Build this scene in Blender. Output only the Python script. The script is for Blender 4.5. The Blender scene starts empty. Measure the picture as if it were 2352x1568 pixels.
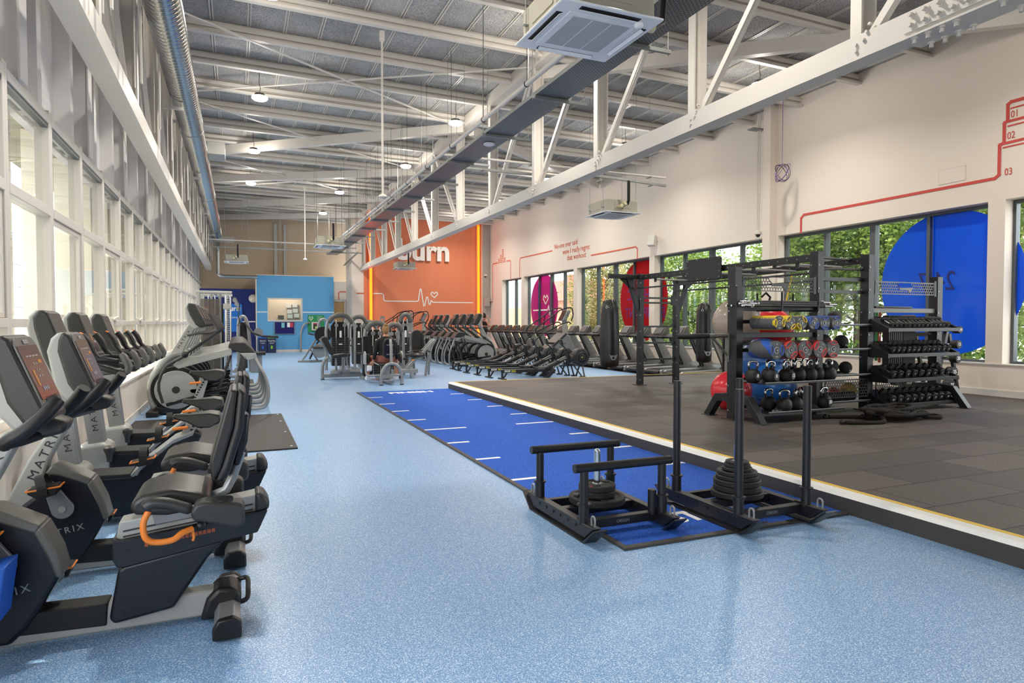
import bpy, bmesh, math, random
from math import pi, sin, cos, radians, sqrt, atan2
from mathutils import Vector, Matrix
random.seed(7)
D = bpy.data
COL = bpy.context.scene.collection
SC = bpy.context.scene

# ---------------------------------------------------------------- camera
cam = D.cameras.new('camera'); cam.sensor_fit = 'HORIZONTAL'; cam.sensor_width = 36
cam.lens = 1491 / 2352 * 36; cam.clip_start = 0.05; cam.clip_end = 300
camo = D.objects.new('camera', cam); COL.objects.link(camo)
camo.location = (0, 0, 1.436); camo.rotation_euler = (radians(90 - 1.652), 0, radians(-22.93))
SC.camera = camo

# ---------------------------------------------------------------- view, world, sun
SC.view_settings.view_transform = 'Standard'
SC.view_settings.look = 'None'
SC.view_settings.exposure = 0.24
SC.view_settings.gamma = 1.0
SC.view_settings.use_curve_mapping = False
W = D.worlds.new('sky'); SC.world = W; W.use_nodes = True
wn = W.node_tree; wn.nodes.clear()
wo = wn.nodes.new('ShaderNodeOutputWorld'); wb = wn.nodes.new('ShaderNodeBackground')
wb.inputs[0].default_value = (0.93, 0.96, 1.0, 1); wb.inputs[1].default_value = 5.0
wn.links.new(wb.outputs[0], wo.inputs[0])
sun = D.lights.new('sun', 'SUN'); sun.energy = 6; sun.color = (1, .93, .8); sun.angle = radians(1.5)
suno = D.objects.new('sun', sun); COL.objects.link(suno)
suno.rotation_euler = (radians(-8), radians(-28), 0); suno.location = (0, 0, 30)

# ---------------------------------------------------------------- materials
def lin(c):
    return tuple(((v / 255 / 12.92) if v / 255 <= .04045 else ((v / 255 + .055) / 1.055) ** 2.4) for v in c)
MATS = {}
def mat(name, rgb, rough=.5, metal=0., spec=.5, bump=None, em=0., alpha=1., coat=0.):
    m = D.materials.new(name); m.use_nodes = True
    b = m.node_tree.nodes['Principled BSDF']; c = lin(rgb)
    b.inputs['Base Color'].default_value = (*c, 1); b.inputs['Roughness'].default_value = rough
    b.inputs['Metallic'].default_value = metal; b.inputs['Specular IOR Level'].default_value = spec
    if coat: b.inputs['Coat Weight'].default_value = coat
    if em: b.inputs['Emission Color'].default_value = (*c, 1); b.inputs['Emission Strength'].default_value = em
    if bump:
        N = m.node_tree.nodes; L = m.node_tree.links
        t = N.new('ShaderNodeTexCoord'); n = N.new('ShaderNodeTexNoise'); n.inputs['Scale'].default_value = bump[0]
        n.inputs['Detail'].default_value = 2
        bp = N.new('ShaderNodeBump'); bp.inputs['Strength'].default_value = bump[1]; bp.inputs['Distance'].default_value = bump[2]
        L.new(t.outputs['Object'], n.inputs['Vector']); L.new(n.outputs['Fac'], bp.inputs['Height']); L.new(bp.outputs[0], b.inputs['Normal'])
    MATS[name] = m
    return m
def speckle(name, base, cols, scale, rough=.5, bump=.0, spec=.5, big=None):
    """base colour with flecks of other colours: [(rgb, threshold)], one noise each"""
    m = D.materials.new(name); m.use_nodes = True
    N = m.node_tree.nodes; L = m.node_tree.links; b = N['Principled BSDF']
    t = N.new('ShaderNodeTexCoord'); out = None
    b.inputs['Roughness'].default_value = rough; b.inputs['Specular IOR Level'].default_value = spec
    rgb = N.new('ShaderNodeRGB'); rgb.outputs[0].default_value = (*lin(base), 1); out = rgb.outputs[0]
    for i, (c, th) in enumerate(cols):
        n = N.new('ShaderNodeTexNoise'); n.inputs['Scale'].default_value = scale * (1 + .23 * i); n.inputs['Detail'].default_value = 1
        mp = N.new('ShaderNodeMapping'); mp.inputs['Location'].default_value = (i * 7.3, i * 3.1, i * 5.7)
        L.new(t.outputs['Object'], mp.inputs[0]); L.new(mp.outputs[0], n.inputs['Vector'])
        r = N.new('ShaderNodeMapRange'); r.inputs[1].default_value = th; r.inputs[2].default_value = th + .05
        L.new(n.outputs['Fac'], r.inputs[0])
        mx = N.new('ShaderNodeMix'); mx.data_type = 'RGBA'
        L.new(r.outputs[0], mx.inputs[0]); L.new(out, mx.inputs[6]); mx.inputs[7].default_value = (*lin(c), 1)
        out = mx.outputs[2]
        if bump and i == 0:
            bp = N.new('ShaderNodeBump'); bp.inputs['Strength'].default_value = bump; bp.inputs['Distance'].default_value = .01
            L.new(n.outputs['Fac'], bp.inputs['Height']); L.new(bp.outputs[0], b.inputs['Normal'])
    L.new(out, b.inputs['Base Color']); MATS[name] = m
    return m, N, L, b, t, out
M_white = mat('white_paint', (214, 209, 202), .45)
M_wallw = mat('white_wall_paint', (226, 215, 203), .75)
M_beige = mat('beige_wall_paint', (190, 172, 148), .8)
M_clad = mat('grey_cladding', (220, 217, 215), .6)
M_orange = mat('orange_wall_paint', (220, 130, 94), .75)
M_blueL = mat('light_blue_paint', (92, 160, 208), .7)
M_blueD = mat('navy_wall_paint', (16, 36, 110), .7)
M_steelw = mat('white_steel', (214, 209, 201), .4)
M_galv = mat('galvanised_steel', (168, 172, 172), .28, .9)
M_galvd = mat('dull_galvanised_steel', (150, 153, 152), .5, .6)
M_silver = mat('silver_powder_coat', (148, 149, 149), .32, .4)
M_silvl = mat('light_silver_plastic', (166, 166, 161), .4, .1)
M_grey = mat('mid_grey_plastic', (98, 96, 91), .4, .15)
M_dgrey = mat('charcoal_plastic', (46, 45, 44), .42)
M_blk = mat('black_plastic', (17, 17, 19), .42)
M_blkm = mat('black_powder_coat', (28, 28, 30), .38, .1)
M_navy = mat('blue_black_shroud', (14, 17, 27), .38)
M_rub = mat('black_rubber', (23, 22, 21), .6, 0, .5, (60, .2, .004))
M_vinyl = mat('dark_vinyl', (38, 36, 34), .36, 0, .5, (90, .1, .002))
M_leather = mat('black_leather', (15, 13, 12), .36, 0, .6, (35, .25, .006))
M_chrome = mat('chrome', (200, 202, 205), .12, 1)
M_or = mat('orange_plastic', (236, 132, 46), .45)
M_yel = mat('yellow_plastic', (226, 192, 30), .5)
M_yelt = mat('yellow_tape', (222, 184, 60), .6)
M_blup = mat('blue_plastic', (28, 84, 180), .5)
M_redp = mat('red_plastic', (196, 34, 38), .5)
M_plate = mat('grey_rubber_plate', (84, 86, 88), .6)
M_lt = mat('white_lettering', (235, 235, 232), .6)
M_ltd = mat('dark_lettering', (40, 40, 44), .6)
M_ltr = mat('red_lettering', (196, 74, 66), .7)
M_lto = mat('coral_line_paint', (208, 98, 70), .7)
M_scr = mat('bronze_glass_screen', (84, 58, 52), .15, 0, .6)
M_scl = mat('dim_screen', (96, 100, 70), .2)
M_wood = mat('door_veneer', (206, 164, 110), .5)
M_mull = mat('dark_grey_aluminium', (84, 90, 94), .4, .2)
M_mulw = mat('white_window_frame', (214, 208, 200), .4)
M_skin = mat('skin', (206, 150, 120), .55)
M_skind = mat('skin_tan', (190, 132, 104), .55)
M_blond = mat('light_brown_hair', (150, 110, 66), .6, 0, .5, (120, .5, .01))
M_black = mat('black_hair', (22, 18, 18), .45)
M_cloth = mat('black_sportswear', (20, 20, 22), .8)
M_rust = mat('rust_leggings', (140, 82, 70), .8)
M_towel = mat('white_towel', (226, 228, 232), .9)
M_lamp = mat('lamp_glow', (255, 244, 222), .4, em=26)
M_neon = mat('orange_neon_glow', (255, 112, 22), .4, em=1.15)
M_duct = D.materials['galvanised_steel']

def glass(name, tint=(1, 1, 1), amount=.0, rough=.0):
    m = D.materials.new(name); m.use_nodes = True
    N = m.node_tree.nodes; L = m.node_tree.links; N.clear()
    o = N.new('ShaderNodeOutputMaterial'); tr = N.new('ShaderNodeBsdfTransparent'); gl = N.new('ShaderNodeBsdfGlossy')
    tr.inputs[0].default_value = (*tint, 1); gl.inputs['Roughness'].default_value = rough
    f = N.new('ShaderNodeFresnel'); ge = N.new('ShaderNodeNewGeometry'); io = N.new('ShaderNodeMapRange')
    io.inputs[3].default_value = 1.45; io.inputs[4].default_value = 1 / 1.45
    L.new(ge.outputs['Backfacing'], io.inputs[0]); L.new(io.outputs[0], f.inputs[0])
    mx = N.new('ShaderNodeMixShader'); L.new(f.outputs[0], mx.inputs[0]); L.new(tr.outputs[0], mx.inputs[1]); L.new(gl.outputs[0], mx.inputs[2])
    L.new(mx.outputs[0], o.inputs[0]); return m
M_glass = glass('window_glass', (.97, .99, .98))
def film(name, rgb, opac):
    m = D.materials.new(name); m.use_nodes = True
    N = m.node_tree.nodes; L = m.node_tree.links; b = N['Principled BSDF']
    b.inputs['Base Color'].default_value = (*lin(rgb), 1); b.inputs['Roughness'].default_value = .12
    tr = N.new('ShaderNodeBsdfTransparent'); tr.inputs[0].default_value = (*lin(rgb), 1)
    tl = N.new('ShaderNodeBsdfTranslucent'); tl.inputs[0].default_value = (*lin(rgb), 1)
    a = N.new('ShaderNodeMixShader'); a.inputs[0].default_value = .45; L.new(b.outputs[0], a.inputs[1]); L.new(tl.outputs[0], a.inputs[2])
    mx = N.new('ShaderNodeMixShader'); mx.inputs[0].default_value = opac
    L.new(tr.outputs[0], mx.inputs[1]); L.new(a.outputs[0], mx.inputs[2]); L.new(mx.outputs[0], N['Material Output'].inputs[0])
    return m

# ---------------------------------------------------------------- mesh builder
class MB:
    def __init__(s, M=None):
        s.v = []; s.f = []; s.mi = []; s.M = M or Matrix(); s.m = 0
    def add(s, vs, fs):
        o = len(s.v); M = s.M
        s.v += [M @ Vector(p) for p in vs]
        s.f += [tuple(i + o for i in f) for f in fs]; s.mi += [s.m] * len(fs)
        return s
    def box(s, c, d, r=None):
        x, y, z = d[0] / 2, d[1] / 2, d[2] / 2
        vs = [Vector((i * x, j * y, k * z)) for i in (-1, 1) for j in (-1, 1) for k in (-1, 1)]
        if r is not None:
            E = r if isinstance(r, Matrix) else Matrix.Rotation(r[2], 3, 'Z') @ Matrix.Rotation(r[1], 3, 'Y') @ Matrix.Rotation(r[0], 3, 'X')
            vs = [E @ v for v in vs]
        c = Vector(c)
        return s.add([v + c for v in vs], [(0, 1, 3, 2), (4, 6, 7, 5), (0, 4, 5, 1), (2, 3, 7, 6), (0, 2, 6, 4), (1, 5, 7, 3)])
    _k = 0
    def bb(s, a, b):
        MB._k = (MB._k + 1) % 7; e = MB._k * 1.1e-4        # keeps abutting boxes from sharing a plane
        return s.box([(p + q) / 2 for p, q in zip(a, b)], [abs(p - q) + e for p, q in zip(a, b)])
    def bar(s, a, b, w, h, up=(0, 0, 1)):
        a = Vector(a); b = Vector(b); d = b - a; l = d.length; d.normalize()
        u = Vector(up); sd = d.cross(u)
        if sd.length < 1e-4: sd = d.cross(Vector((1, 0, 0)))
        sd.normalize(); u = sd.cross(d)
        R = Matrix((d, sd, u)).transposed()
        return s.box((a + b) / 2, (l, w, h), R)
    def prism(s, pts, a, b, ax='Y', holes=None):
        """2D polygon extruded between a and b; ax Y: pts=(x,z); X: (y,z); Z: (x,y)"""
        def P(p, t):
            return {'Y': (p[0], t, p[1]), 'X': (t, p[0], p[1]), 'Z': (p[0], p[1], t)}[ax]
        n = len(pts)
        fs = [tuple(range(n)), tuple(range(2 * n - 1, n - 1, -1))] + [(i, i + n, (i + 1) % n + n, (i + 1) % n) for i in range(n)]
        return s.add([P(p, a) for p in pts] + [P(p, b) for p in pts], fs)
    def tube(s, pts, r, n=10, closed=False, cap=True, ell=None):
        pts = [Vector(p) for p in pts]; k = len(pts)
        rs = r if isinstance(r, (list, tuple)) else [r] * k
        vs = []; prev = None
        for i in range(k):
            if closed: t = (pts[(i + 1) % k] - pts[i - 1])
            else: t = pts[min(i + 1, k - 1)] - pts[max(i - 1, 0)]
            t.normalize()
            if prev is None:
                u = Vector((0, 0, 1)) if abs(t.z) < .9 else Vector((1, 0, 0))
                u = (u - t * u.dot(t)).normalized()
            else:
                u = (prev - t * prev.dot(t)).normalized()
            prev = u; w = t.cross(u)
            for j in range(n):
                a = 2 * pi * j / n
                e = ell or 1
                vs.append(pts[i] + (u * cos(a) + w * sin(a) * e) * rs[i])
        fs = []
        for i in range(k if closed else k - 1):
            for j in range(n):
                a = i * n; b = ((i + 1) % k) * n; j2 = (j + 1) % n
                fs.append((a + j, a + j2, b + j2, b + j))
        if cap and not closed: fs += [tuple(range(n - 1, -1, -1)), tuple((k - 1) * n + j for j in range(n))]
        return s.add(vs, fs)
    def cyl(s, a, b, r, n=16, r2=None):
        return s.tube([a, b], [r, r2 if r2 is not None else r], n)
    def lathe(s, prof, c=(0, 0, 0), ax='Z', n=24):
        """prof = [(r, h)...] revolved about ax through c"""
        vs = []; fs = []; k = len(prof)
        for (r, h) in prof:
            for j in range(n):
                a = 2 * pi * j / n; x, y = r * cos(a), r * sin(a)
                p = {'Z': (x, y, h), 'Y': (x, h, y), 'X': (h, x, y)}[ax]
                vs.append(Vector(p) + Vector(c))
        for i in range(k - 1):
            for j in range(n):
                j2 = (j + 1) % n; fs.append((i * n + j, i * n + j2, (i + 1) * n + j2, (i + 1) * n + j))
        if prof[0][0] > 1e-6: fs.append(tuple(range(n)))
        if prof[-1][0] > 1e-6: fs.append(tuple((k - 1) * n + j for j in range(n)))
        return s.add(vs, fs)
    def sph(s, c, r, n=20, m=12):
        rr = r if isinstance(r, (tuple, list)) else (r, r, r)
        prof = [(sin(pi * i / m), -cos(pi * i / m)) for i in range(m + 1)]
        vs = []; fs = []
        for (q, h) in prof:
            for j in range(n):
                a = 2 * pi * j / n; vs.append((c[0] + q * cos(a) * rr[0], c[1] + q * sin(a) * rr[1], c[2] + h * rr[2]))
        for i in range(m):
            for j in range(n):
                j2 = (j + 1) % n; fs.append((i * n + j, i * n + j2, (i + 1) * n + j2, (i + 1) * n + j))
        return s.add(vs, fs)
    def build(s, name, m, parent=None, bevel=0, ang=40, seg=2, loc=None):
        me = D.meshes.new(name); me.from_pydata([tuple(v) for v in s.v], [], s.f)
        ms = m if isinstance(m, (list, tuple)) else [m]
        for q in ms: me.materials.append(q)
        bm = bmesh.new(); bm.from_mesh(me); bmesh.ops.remove_doubles(bm, verts=bm.verts, dist=1e-5)
        bmesh.ops.recalc_face_normals(bm, faces=bm.faces); bm.to_mesh(me); bm.free()
        if len(ms) > 1 and len(me.polygons) == len(s.mi): me.polygons.foreach_set('material_index', s.mi)
        me.polygons.foreach_set('use_smooth', [True] * len(me.polygons)); me.set_sharp_from_angle(angle=radians(ang))
        me.update()
        o = D.objects.new(name, me); COL.objects.link(o)
        if parent is not None: o.parent = parent
        if loc is not None: o.location = loc
        if bevel:
            b = o.modifiers.new('bevel', 'BEVEL'); b.width = bevel; b.segments = seg; b.limit_method = 'ANGLE'; b.angle_limit = radians(35)
            b.harden_normals = False
        return o
def arc(cx, cy, r, a0, a1, n=10, ry=None):
    ry = ry or r
    return [(cx + r * cos(radians(a0 + (a1 - a0) * i / n)), cy + ry * sin(radians(a0 + (a1 - a0) * i / n))) for i in range(n + 1)]
def smooth(pts, k=4, closed=False):
    P = [Vector(p) for p in pts]; n = len(P); out = []
    for i in range(n if closed else n - 1):
        p0 = P[(i - 1) % n] if closed or i > 0 else P[0]; p1 = P[i]; p2 = P[(i + 1) % n]
        p3 = P[(i + 2) % n] if closed or i + 2 < n else P[-1]
        for j in range(k):
            t = j / k
            out.append(.5 * ((2 * p1) + (p2 - p0) * t + (2 * p0 - 5 * p1 + 4 * p2 - p3) * t * t + (3 * p1 - p0 - 3 * p2 + p3) * t ** 3))
    if not closed: out.append(P[-1])
    return [tuple(v) for v in out]
def rrect(x0, y0, x1, y1, r, n=5):
    return arc(x1 - r, y1 - r, r, 0, 90, n) + arc(x0 + r, y1 - r, r, 90, 180, n) + arc(x0 + r, y0 + r, r, 180, 270, n) + arc(x1 - r, y0 + r, r, 270, 360, n)
def tag(o, label, cat, group=None):
    o['label'] = label; o['category'] = cat
    if group: o['group'] = group
    return o
def thing(name, label, cat, loc=(0, 0, 0), rz=0, group=None):
    o = D.objects.new(name, None); COL.objects.link(o); o.location = loc; o.rotation_euler = (0, 0, rz); o.empty_display_size = .1
    return tag(o, label, cat, group)
def struct(o):
    o['kind'] = 'structure'; return o
def dup(root, loc, label=None, rz=None, parent=None):
    c = root.copy(); COL.objects.link(c)
    if parent is not None: c.parent = parent
    else: c.location = loc
    if rz is not None: c.rotation_euler = (0, 0, rz)
    if label: c['label'] = label
    for ch in list(root.children): dup(ch, None, parent=c)
    return c
def text(s, size, m, parent=None, name='lettering', loc=(0, 0, 0), R=None, ext=.002, align='CENTER', sx=1., font=None, bold=0., sp=1.):
    cu = D.curves.new('t', 'FONT'); cu.body = s; cu.size = size; cu.extrude = ext; cu.align_x = align; cu.align_y = 'CENTER'; cu.offset = bold; cu.space_character = sp
    cu.resolution_u = 3
    o = D.objects.new('t', cu); COL.objects.link(o); bpy.context.view_layer.update()
    me = D.meshes.new_from_object(o.evaluated_get(bpy.context.evaluated_depsgraph_get()))
    D.objects.remove(o); D.curves.remove(cu)
    X = Matrix.Diagonal((sx, 1, 1, 1)); X = (R.to_4x4() if R else Matrix()) @ X
    me.transform(Matrix.Translation(loc) @ X); me.materials.clear(); me.materials.append(m); me.name = name
    q = D.objects.new(name, me); COL.objects.link(q)
    if parent is not None: q.parent = parent
    return q
def frame(xaxis, yaxis):
    x = Vector(xaxis).normalized(); y = Vector(yaxis).normalized(); z = x.cross(y)
    return Matrix((x, y, z)).transposed()
ORD = ['first', 'second', 'third', 'fourth', 'fifth', 'sixth', 'seventh', 'eighth', 'ninth', 'tenth', 'eleventh', 'twelfth', 'thirteenth', 'fourteenth', 'fifteenth', 'sixteenth', 'seventeenth', 'eighteenth', 'nineteenth', 'twentieth']
# ================================================================ ROOM SHELL
XL, XR = -1.43, 12.2
# floor ------------------------------------------------------------
MF, N, L, b, t, out = speckle('blue_flecked_vinyl', (130, 172, 212), [((92, 138, 190), .50), ((204, 222, 238), .56), ((62, 104, 164), .64)], 150, .33, 0, .45)
floor = struct(MB().bb((-1.9, -7, -.2), (12.7, 37, 0)).build('floor', MF))
# raised rubber tile floor
MR, N, L, b, t, out = speckle('dark_rubber_tiles', (80, 75, 71), [((56, 52, 50), .52), ((150, 143, 134), .66), ((104, 88, 80), .63)], 190, .55, .15, .35)
br = N.new('ShaderNodeTexBrick'); br.offset = .5; br.inputs['Scale'].default_value = 1.0
br.inputs['Brick Width'].default_value = 1.0; br.inputs['Row Height'].default_value = .5; br.inputs['Mortar Size'].default_value = .010
br.inputs['Color1'].default_value = (.66, .66, .68, 1); br.inputs['Color2'].default_value = (1.28, 1.2, 1.12, 1); br.inputs['Mortar'].default_value = (.18, .18, .18, 1)
br.inputs['Mortar Smooth'].default_value = .2
mpn = N.new('ShaderNodeMapping'); mpn.inputs['Rotation'].default_value = (0, 0, radians(0))
L.new(t.outputs['Object'], mpn.inputs[0]); L.new(mpn.outputs[0], br.inputs['Vector'])
mul = N.new('ShaderNodeMix'); mul.data_type = 'RGBA'; mul.blend_type = 'MULTIPLY'; mul.inputs[0].default_value = 1
L.new(out, mul.inputs[6]); L.new(br.outputs['Color'], mul.inputs[7]); L.new(mul.outputs[2], b.inputs['Base Color'])
CX, CY, CZ = 4.2, 13.48, .15
raised = struct(MB().bb((CX + .11, -7, .001), (12.2, CY - .05, CZ)).build('floor', MR))
M_curb = mat('scuffed_black_edging', (64, 61, 58), .5, 0, .5, (14, .4, .01))
o = MB()
o.prism([(CX, .001), (CX + .05, .001), (CX + .05, CZ - .015), (CX, CZ - .03)], -7, CY, 'Y')
struct(o.build('trim_1', M_curb))
struct(MB().prism([(CX, CZ - .03), (CX + .05, CZ - .015), (CX + .05, .05), (CX + .11, .05), (CX + .11, CZ), (CX + .02, CZ)], -7, CY, 'Y').build('trim_2', mat('white_edge_tape', (232, 230, 224), .6)))
struct(MB().bb((CX + .11, -7, CZ + .0005), (CX + .15, CY - .05, CZ + .003)).bb((CX + .11, CY - .05, .001), (12.2, CY, CZ + .003)).build('trim_3', M_yelt))

# turf -------------------------------------------------------------
MT, N, L, b, t, out = speckle('royal_blue_turf', (42, 98, 200), [((20, 62, 160), .5), ((104, 148, 226), .6)], 230, .85, .8, .2)
tx0, tx1, ty0, ty1 = 2.27, 4.19, 3.5, 13.44
turf = thing('turf_track', 'royal blue artificial turf sled track with white distance ticks and lettering', 'turf', (0, 0, 0))
MB().bb((tx0, ty0, .001), (tx1, ty1, .014)).build('turf', MT, turf)
MB().bb((tx0 - .04, ty0 - .05, .001), (tx0, ty1, .016)).bb((tx0, ty0 - .05, .001), (tx1, ty0, .016)).build('edging', M_curb, turf)
for i, y in enumerate((12.36, 11.3, 10.29, 9.27, 8.34, 7.32, 6.33, 5.37, 4.37)):
    w = .58 if i == 4 else .27
    for x in (tx0 + .0 + w / 2, tx1 - .02 - w / 2):
        MB().bb((x - w / 2, y - .028, .0142), (x + w / 2, y + .028, .0165)).build('distance_tick', M_lt, turf)
text('FINISH', .32, M_lt, turf, 'finish_lettering', (3.26, 13.0, .0155), None, .001, bold=.014, sx=.98)
text('START', .30, M_lt, turf, 'start_lettering', (3.23, 3.85, .0155), None, .001, bold=.012, sx=.80)

# left wall --------------------------------------------------------
wl = MB()
wl.bb((-1.75, -7, 0), (XL, 35, .60))
wl.bb((-1.78, -7, .60), (XL + .02, 35, .63))
struct(wl.build('wall_left', M_wallw))
struct(MB().bb((XL, -7, 0), (XL + .015, 35, .10)).build('baseboard_left', M_white))
# cladding above the glazing
MC, N, L, b, t, out = speckle('ribbed_cladding', (220, 217, 216), [], 1, .55)
wv = N.new('ShaderNodeTexWave'); wv.bands_direction = 'Z'; wv.inputs['Scale'].default_value = 3.2
bp = N.new('ShaderNodeBump'); bp.inputs['Strength'].default_value = .25; bp.inputs['Distance'].default_value = .01
L.new(t.outputs['Object'], wv.inputs['Vector']); L.new(wv.outputs['Fac'], bp.inputs['Height']); L.new(bp.outputs[0], b.inputs['Normal'])
cl = MB(); cl.bb((-1.92, -7, 3.36), (-1.84, 35, 7.2)); struct(cl.build('wall_left_cladding', MC))
for k in range(-3, 22):
    y = 7.38 + 1.31 * k
    m = MB().bb((-1.84, y - .07, 3.38), (-1.68, y + .07, 7.1))
    if k % 2: m.bb((-1.84, y + .30, 3.38), (-1.58, y + .42, 7.1)).bb((-1.58, y + .26, 3.38), (-1.565, y + .46, 7.1)); 
    else: m.bb((-1.84, y - .5, 3.38), (-1.74, y - .42, 7.1))
    struct(m.build('trim_4', M_clad))
# left windows: one bay = three panes in a frame
M_latch = M_steelw
def left_bay(y0, sash):
    w = 1.31; q = MB()
    xf, xb = -1.60, -1.72
    q.bb((xb, 0, .63), (xf, .055, 3.42)); q.bb((xb, w - .055, .63), (xf, w, 3.42))
    for z0, z1 in ((.63, .70), (1.40, 1.47), (2.43, 2.52), (3.29, 3.38)): q.bb((xb, .055, z0), (xf + .003 * (z0 > 1), w - .055, z1))
    r = struct(q.build('window_1', M_mulw, None, .006)); r.location = (0, y0, 0)
    for z0, z1 in ((.70, 1.40), (1.47, 2.43), (2.52, 3.29)):
        MB().bb((-1.665, .055, z0), (-1.66, w - .055, z1)).build('pane', M_glass, r)
    MB().bb((-1.66, .055, 3.255), (-1.61, w - .055, 3.288)).build('gasket', M_mull, r)
    if sash:
        s = MB()
        for a, c in (((.06, 1.475), (.105, 2.425)), ((w - .105, 1.475), (w - .06, 2.425)), ((.06, 1.475), (w - .06, 1.52)), ((.06, 2.38), (w - .06, 2.425))):
            s.bb((-1.65, a[0], a[1]), (-1.615, c[0], c[1]))
        s.build('sash', M_mulw, r, .004)
        MB().bb((-1.61, w / 2 - .09, 1.47), (-1.54, w / 2 + .09, 1.485)).cyl((-1.57, w / 2 - .09, 1.50), (-1.57, w / 2 + .09, 1.50), .011, 8).cyl((-1.60, w / 2 - .03, 1.485), (-1.55, w / 2 - .03, 1.52), .014, 8).build('latch', M_latch, r)
    return r
wa, wb_ = left_bay(7.38 - 1.31 * 4, True), left_bay(7.38 - 1.31 * 3, False)
for k in range(-2, 21):
    o = dup(wa if k % 2 == 0 else wb_, (0, 7.38 + 1.31 * k, 0))

# right wall -------------------------------------------------------
wr = MB()
wr.bb((XR, -7, 0), (12.55, 31.8, .70)); wr.bb((XR, -7, 3.56), (12.55, 31.8, 7.2))
cols = [-8.26, -3.16, 1.94, 7.04, 12.15, 17.25, 22.35, 27.45]
for c in cols[1:]: wr.bb((XR, c, .70), (12.55, c + .28, 3.56))
wr.bb((XR, 30.1, .70), (12.55, 31.8, 3.56))
struct(wr.build('wall_right', M_wallw))
struct(MB().bb((XR - .02, -7, .70), (12.46, 31, .722)).build('trim_5', M_white))
struct(MB().bb((XR - .018, -7, .15), (XR, CY - .1, .27)).bb((XR - .018, CY + .02, .0), (XR, 31.7, .11)).build('baseboard_right', M_white, None, .004))
struct(MB().bb((11.98, 12.2, .15), (XR, 12.44, 7.0)).build('trim_6', M_wallw, None, .004))
def right_window(y0, y1, idx):
    q = MB(); xf, xb = 12.42, 12.54; w = y1 - y0; n = 4 if w > 3 else 2
    q.bb((xb, y0, .722), (xf, y0 + .05, 3.56)); q.bb((xb, y1 - .05, .722), (xf, y1, 3.56))
    q.bb((xb, y0, .722), (xf, y1, .765)); q.bb((xb, y0, 3.50), (xf, y1, 3.56))
    e = [y0 + .05]
    for i in range(1, n):
        yy = y0 + w * i / n; hw = .065 if i == 2 else .032
        q.bb((xb, yy - hw, .76), (xf - .02, yy + hw, 3.5)); e += [yy - hw, yy + hw]
    e.append(y1 - .05)
    r = struct(q.build('window_%d' % idx, M_mull, None, .004))
    for i in range(n):
        MB().bb((12.495, e[2 * i], .76), (12.50, e[2 * i + 1], 3.5)).build('pane', M_glass, r)
    return r
for i, c in enumerate(cols[:-1]): right_window(c + .28, cols[i + 1], i + 30)
right_window(27.73, 30.1, 38)

# end walls --------------------------------------------------------
YE = 31.8
we = MB().bb((5.29, YE, 0), (12.6, YE + .2, 7.2)).bb((5.09, YE, 0), (5.29, 33.6, 7.2))
struct(we.build('wall_end_right', M_wallw))
struct(MB().bb((-1.95, 35, 0), (5.4, 35.2, 7.2)).build('wall_back', M_beige))
# partition with the door
dw = MB().bb((4.46, 33.6, 2.54), (5.12, 33.75, 3.5)).bb((5.0, 33.59, 0), (5.12, 33.75, 2.54)); struct(dw.build('wall_door', M_wallw))
dr = struct(MB().bb((4.5, 33.66, 0), (5.0, 33.7, 2.5)).build('door_1', M_wood, None, .003))
MB().bb((4.9, 33.62, 1.0), (4.95, 33.655, 1.7)).cyl((4.92, 33.6, 1.2), (4.80, 33.6, 1.2), .012, 8).build('door_handle', M_silver, dr)
struct(MB().bb((5.0, 33.56, 0), (5.06, 33.66, 2.58)).bb((4.46, 33.56, 2.5), (5.06, 33.66, 2.58)).build('trim_7', M_white, None, .004))
# light blue office box with window opening
bx0, bx1, by, bz = .87, 4.46, 33.4, 3.72
bw = MB()
bw.bb((bx0, by, 0), (1.36, by + .12, bz)).bb((2.94, by, 0), (bx1, by + .12, bz)).bb((1.36, by, 0), (2.94, by + .12, 1.54)).bb((1.36, by, 2.6), (2.94, by + .12, bz))
struct(bw.build('wall_office', M_blueL))
M_cream = mat('cream_office_paint', (232, 210, 186), .8)
struct(MB().bb((bx0 + .02, 34.94, 0), (bx1, 34.98, bz)).bb((bx0 + .02, by + .12, 0), (bx0 + .05, 34.94, bz)).bb((bx1 - .03, by + .12, 0), (bx1, 34.94, bz)).bb((bx0, by, bz), (bx1, 34.98, bz + .03)).build('wall_office_inside', M_cream))
ow = struct(MB().bb((1.34, by - .03, 1.52), (1.40, by + .1, 2.62)).bb((2.90, by - .03, 1.52), (2.96, by + .1, 2.62)).bb((1.34, by - .03, 1.50), (2.96, by + .1, 1.57)).bb((1.34, by - .03, 2.57), (2.96, by + .1, 2.64)).build('window_50', mat('aluminium_frame', (206, 204, 200), .4, .3), None, .004))
MB().bb((1.4, by + .02, 1.57), (2.9, by + .026, 2.57)).build('pane', M_glass, ow)
struct(MB().bb((bx0, by - .012, 1.93), (1.34, by, 1.975)).bb((2.96, by - .012, 1.93), (bx1, by, 1.975)).build('trim_8', M_lt))
struct(MB().bb((bx0, by - .02, 0), (bx1, by, .13)).build('baseboard_back', M_white))
struct(MB().bb((bx0 - .05, by - .03, 0), (bx0, by + .12, bz)).build('trim_9', M_white))
ol = D.lights.new('office_fill', 'AREA'); ol.energy = 40; ol.size = 1; ol.color = (1, .86, .72)  # unseen area light, added to light the office interior
olo = D.objects.new('office_fill', ol); COL.objects.link(olo); olo.location = (2.3, 34.2, 3.6)
# navy partition
struct(MB().bb((-1.75, 34.3, 0), (.82, 34.42, 3.08)).build('wall_navy', M_blueD))
struct(MB().bb((-1.7, 34.285, 1.46), (.82, 34.3, 1.52)).build('trim_10', M_lt))
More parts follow.
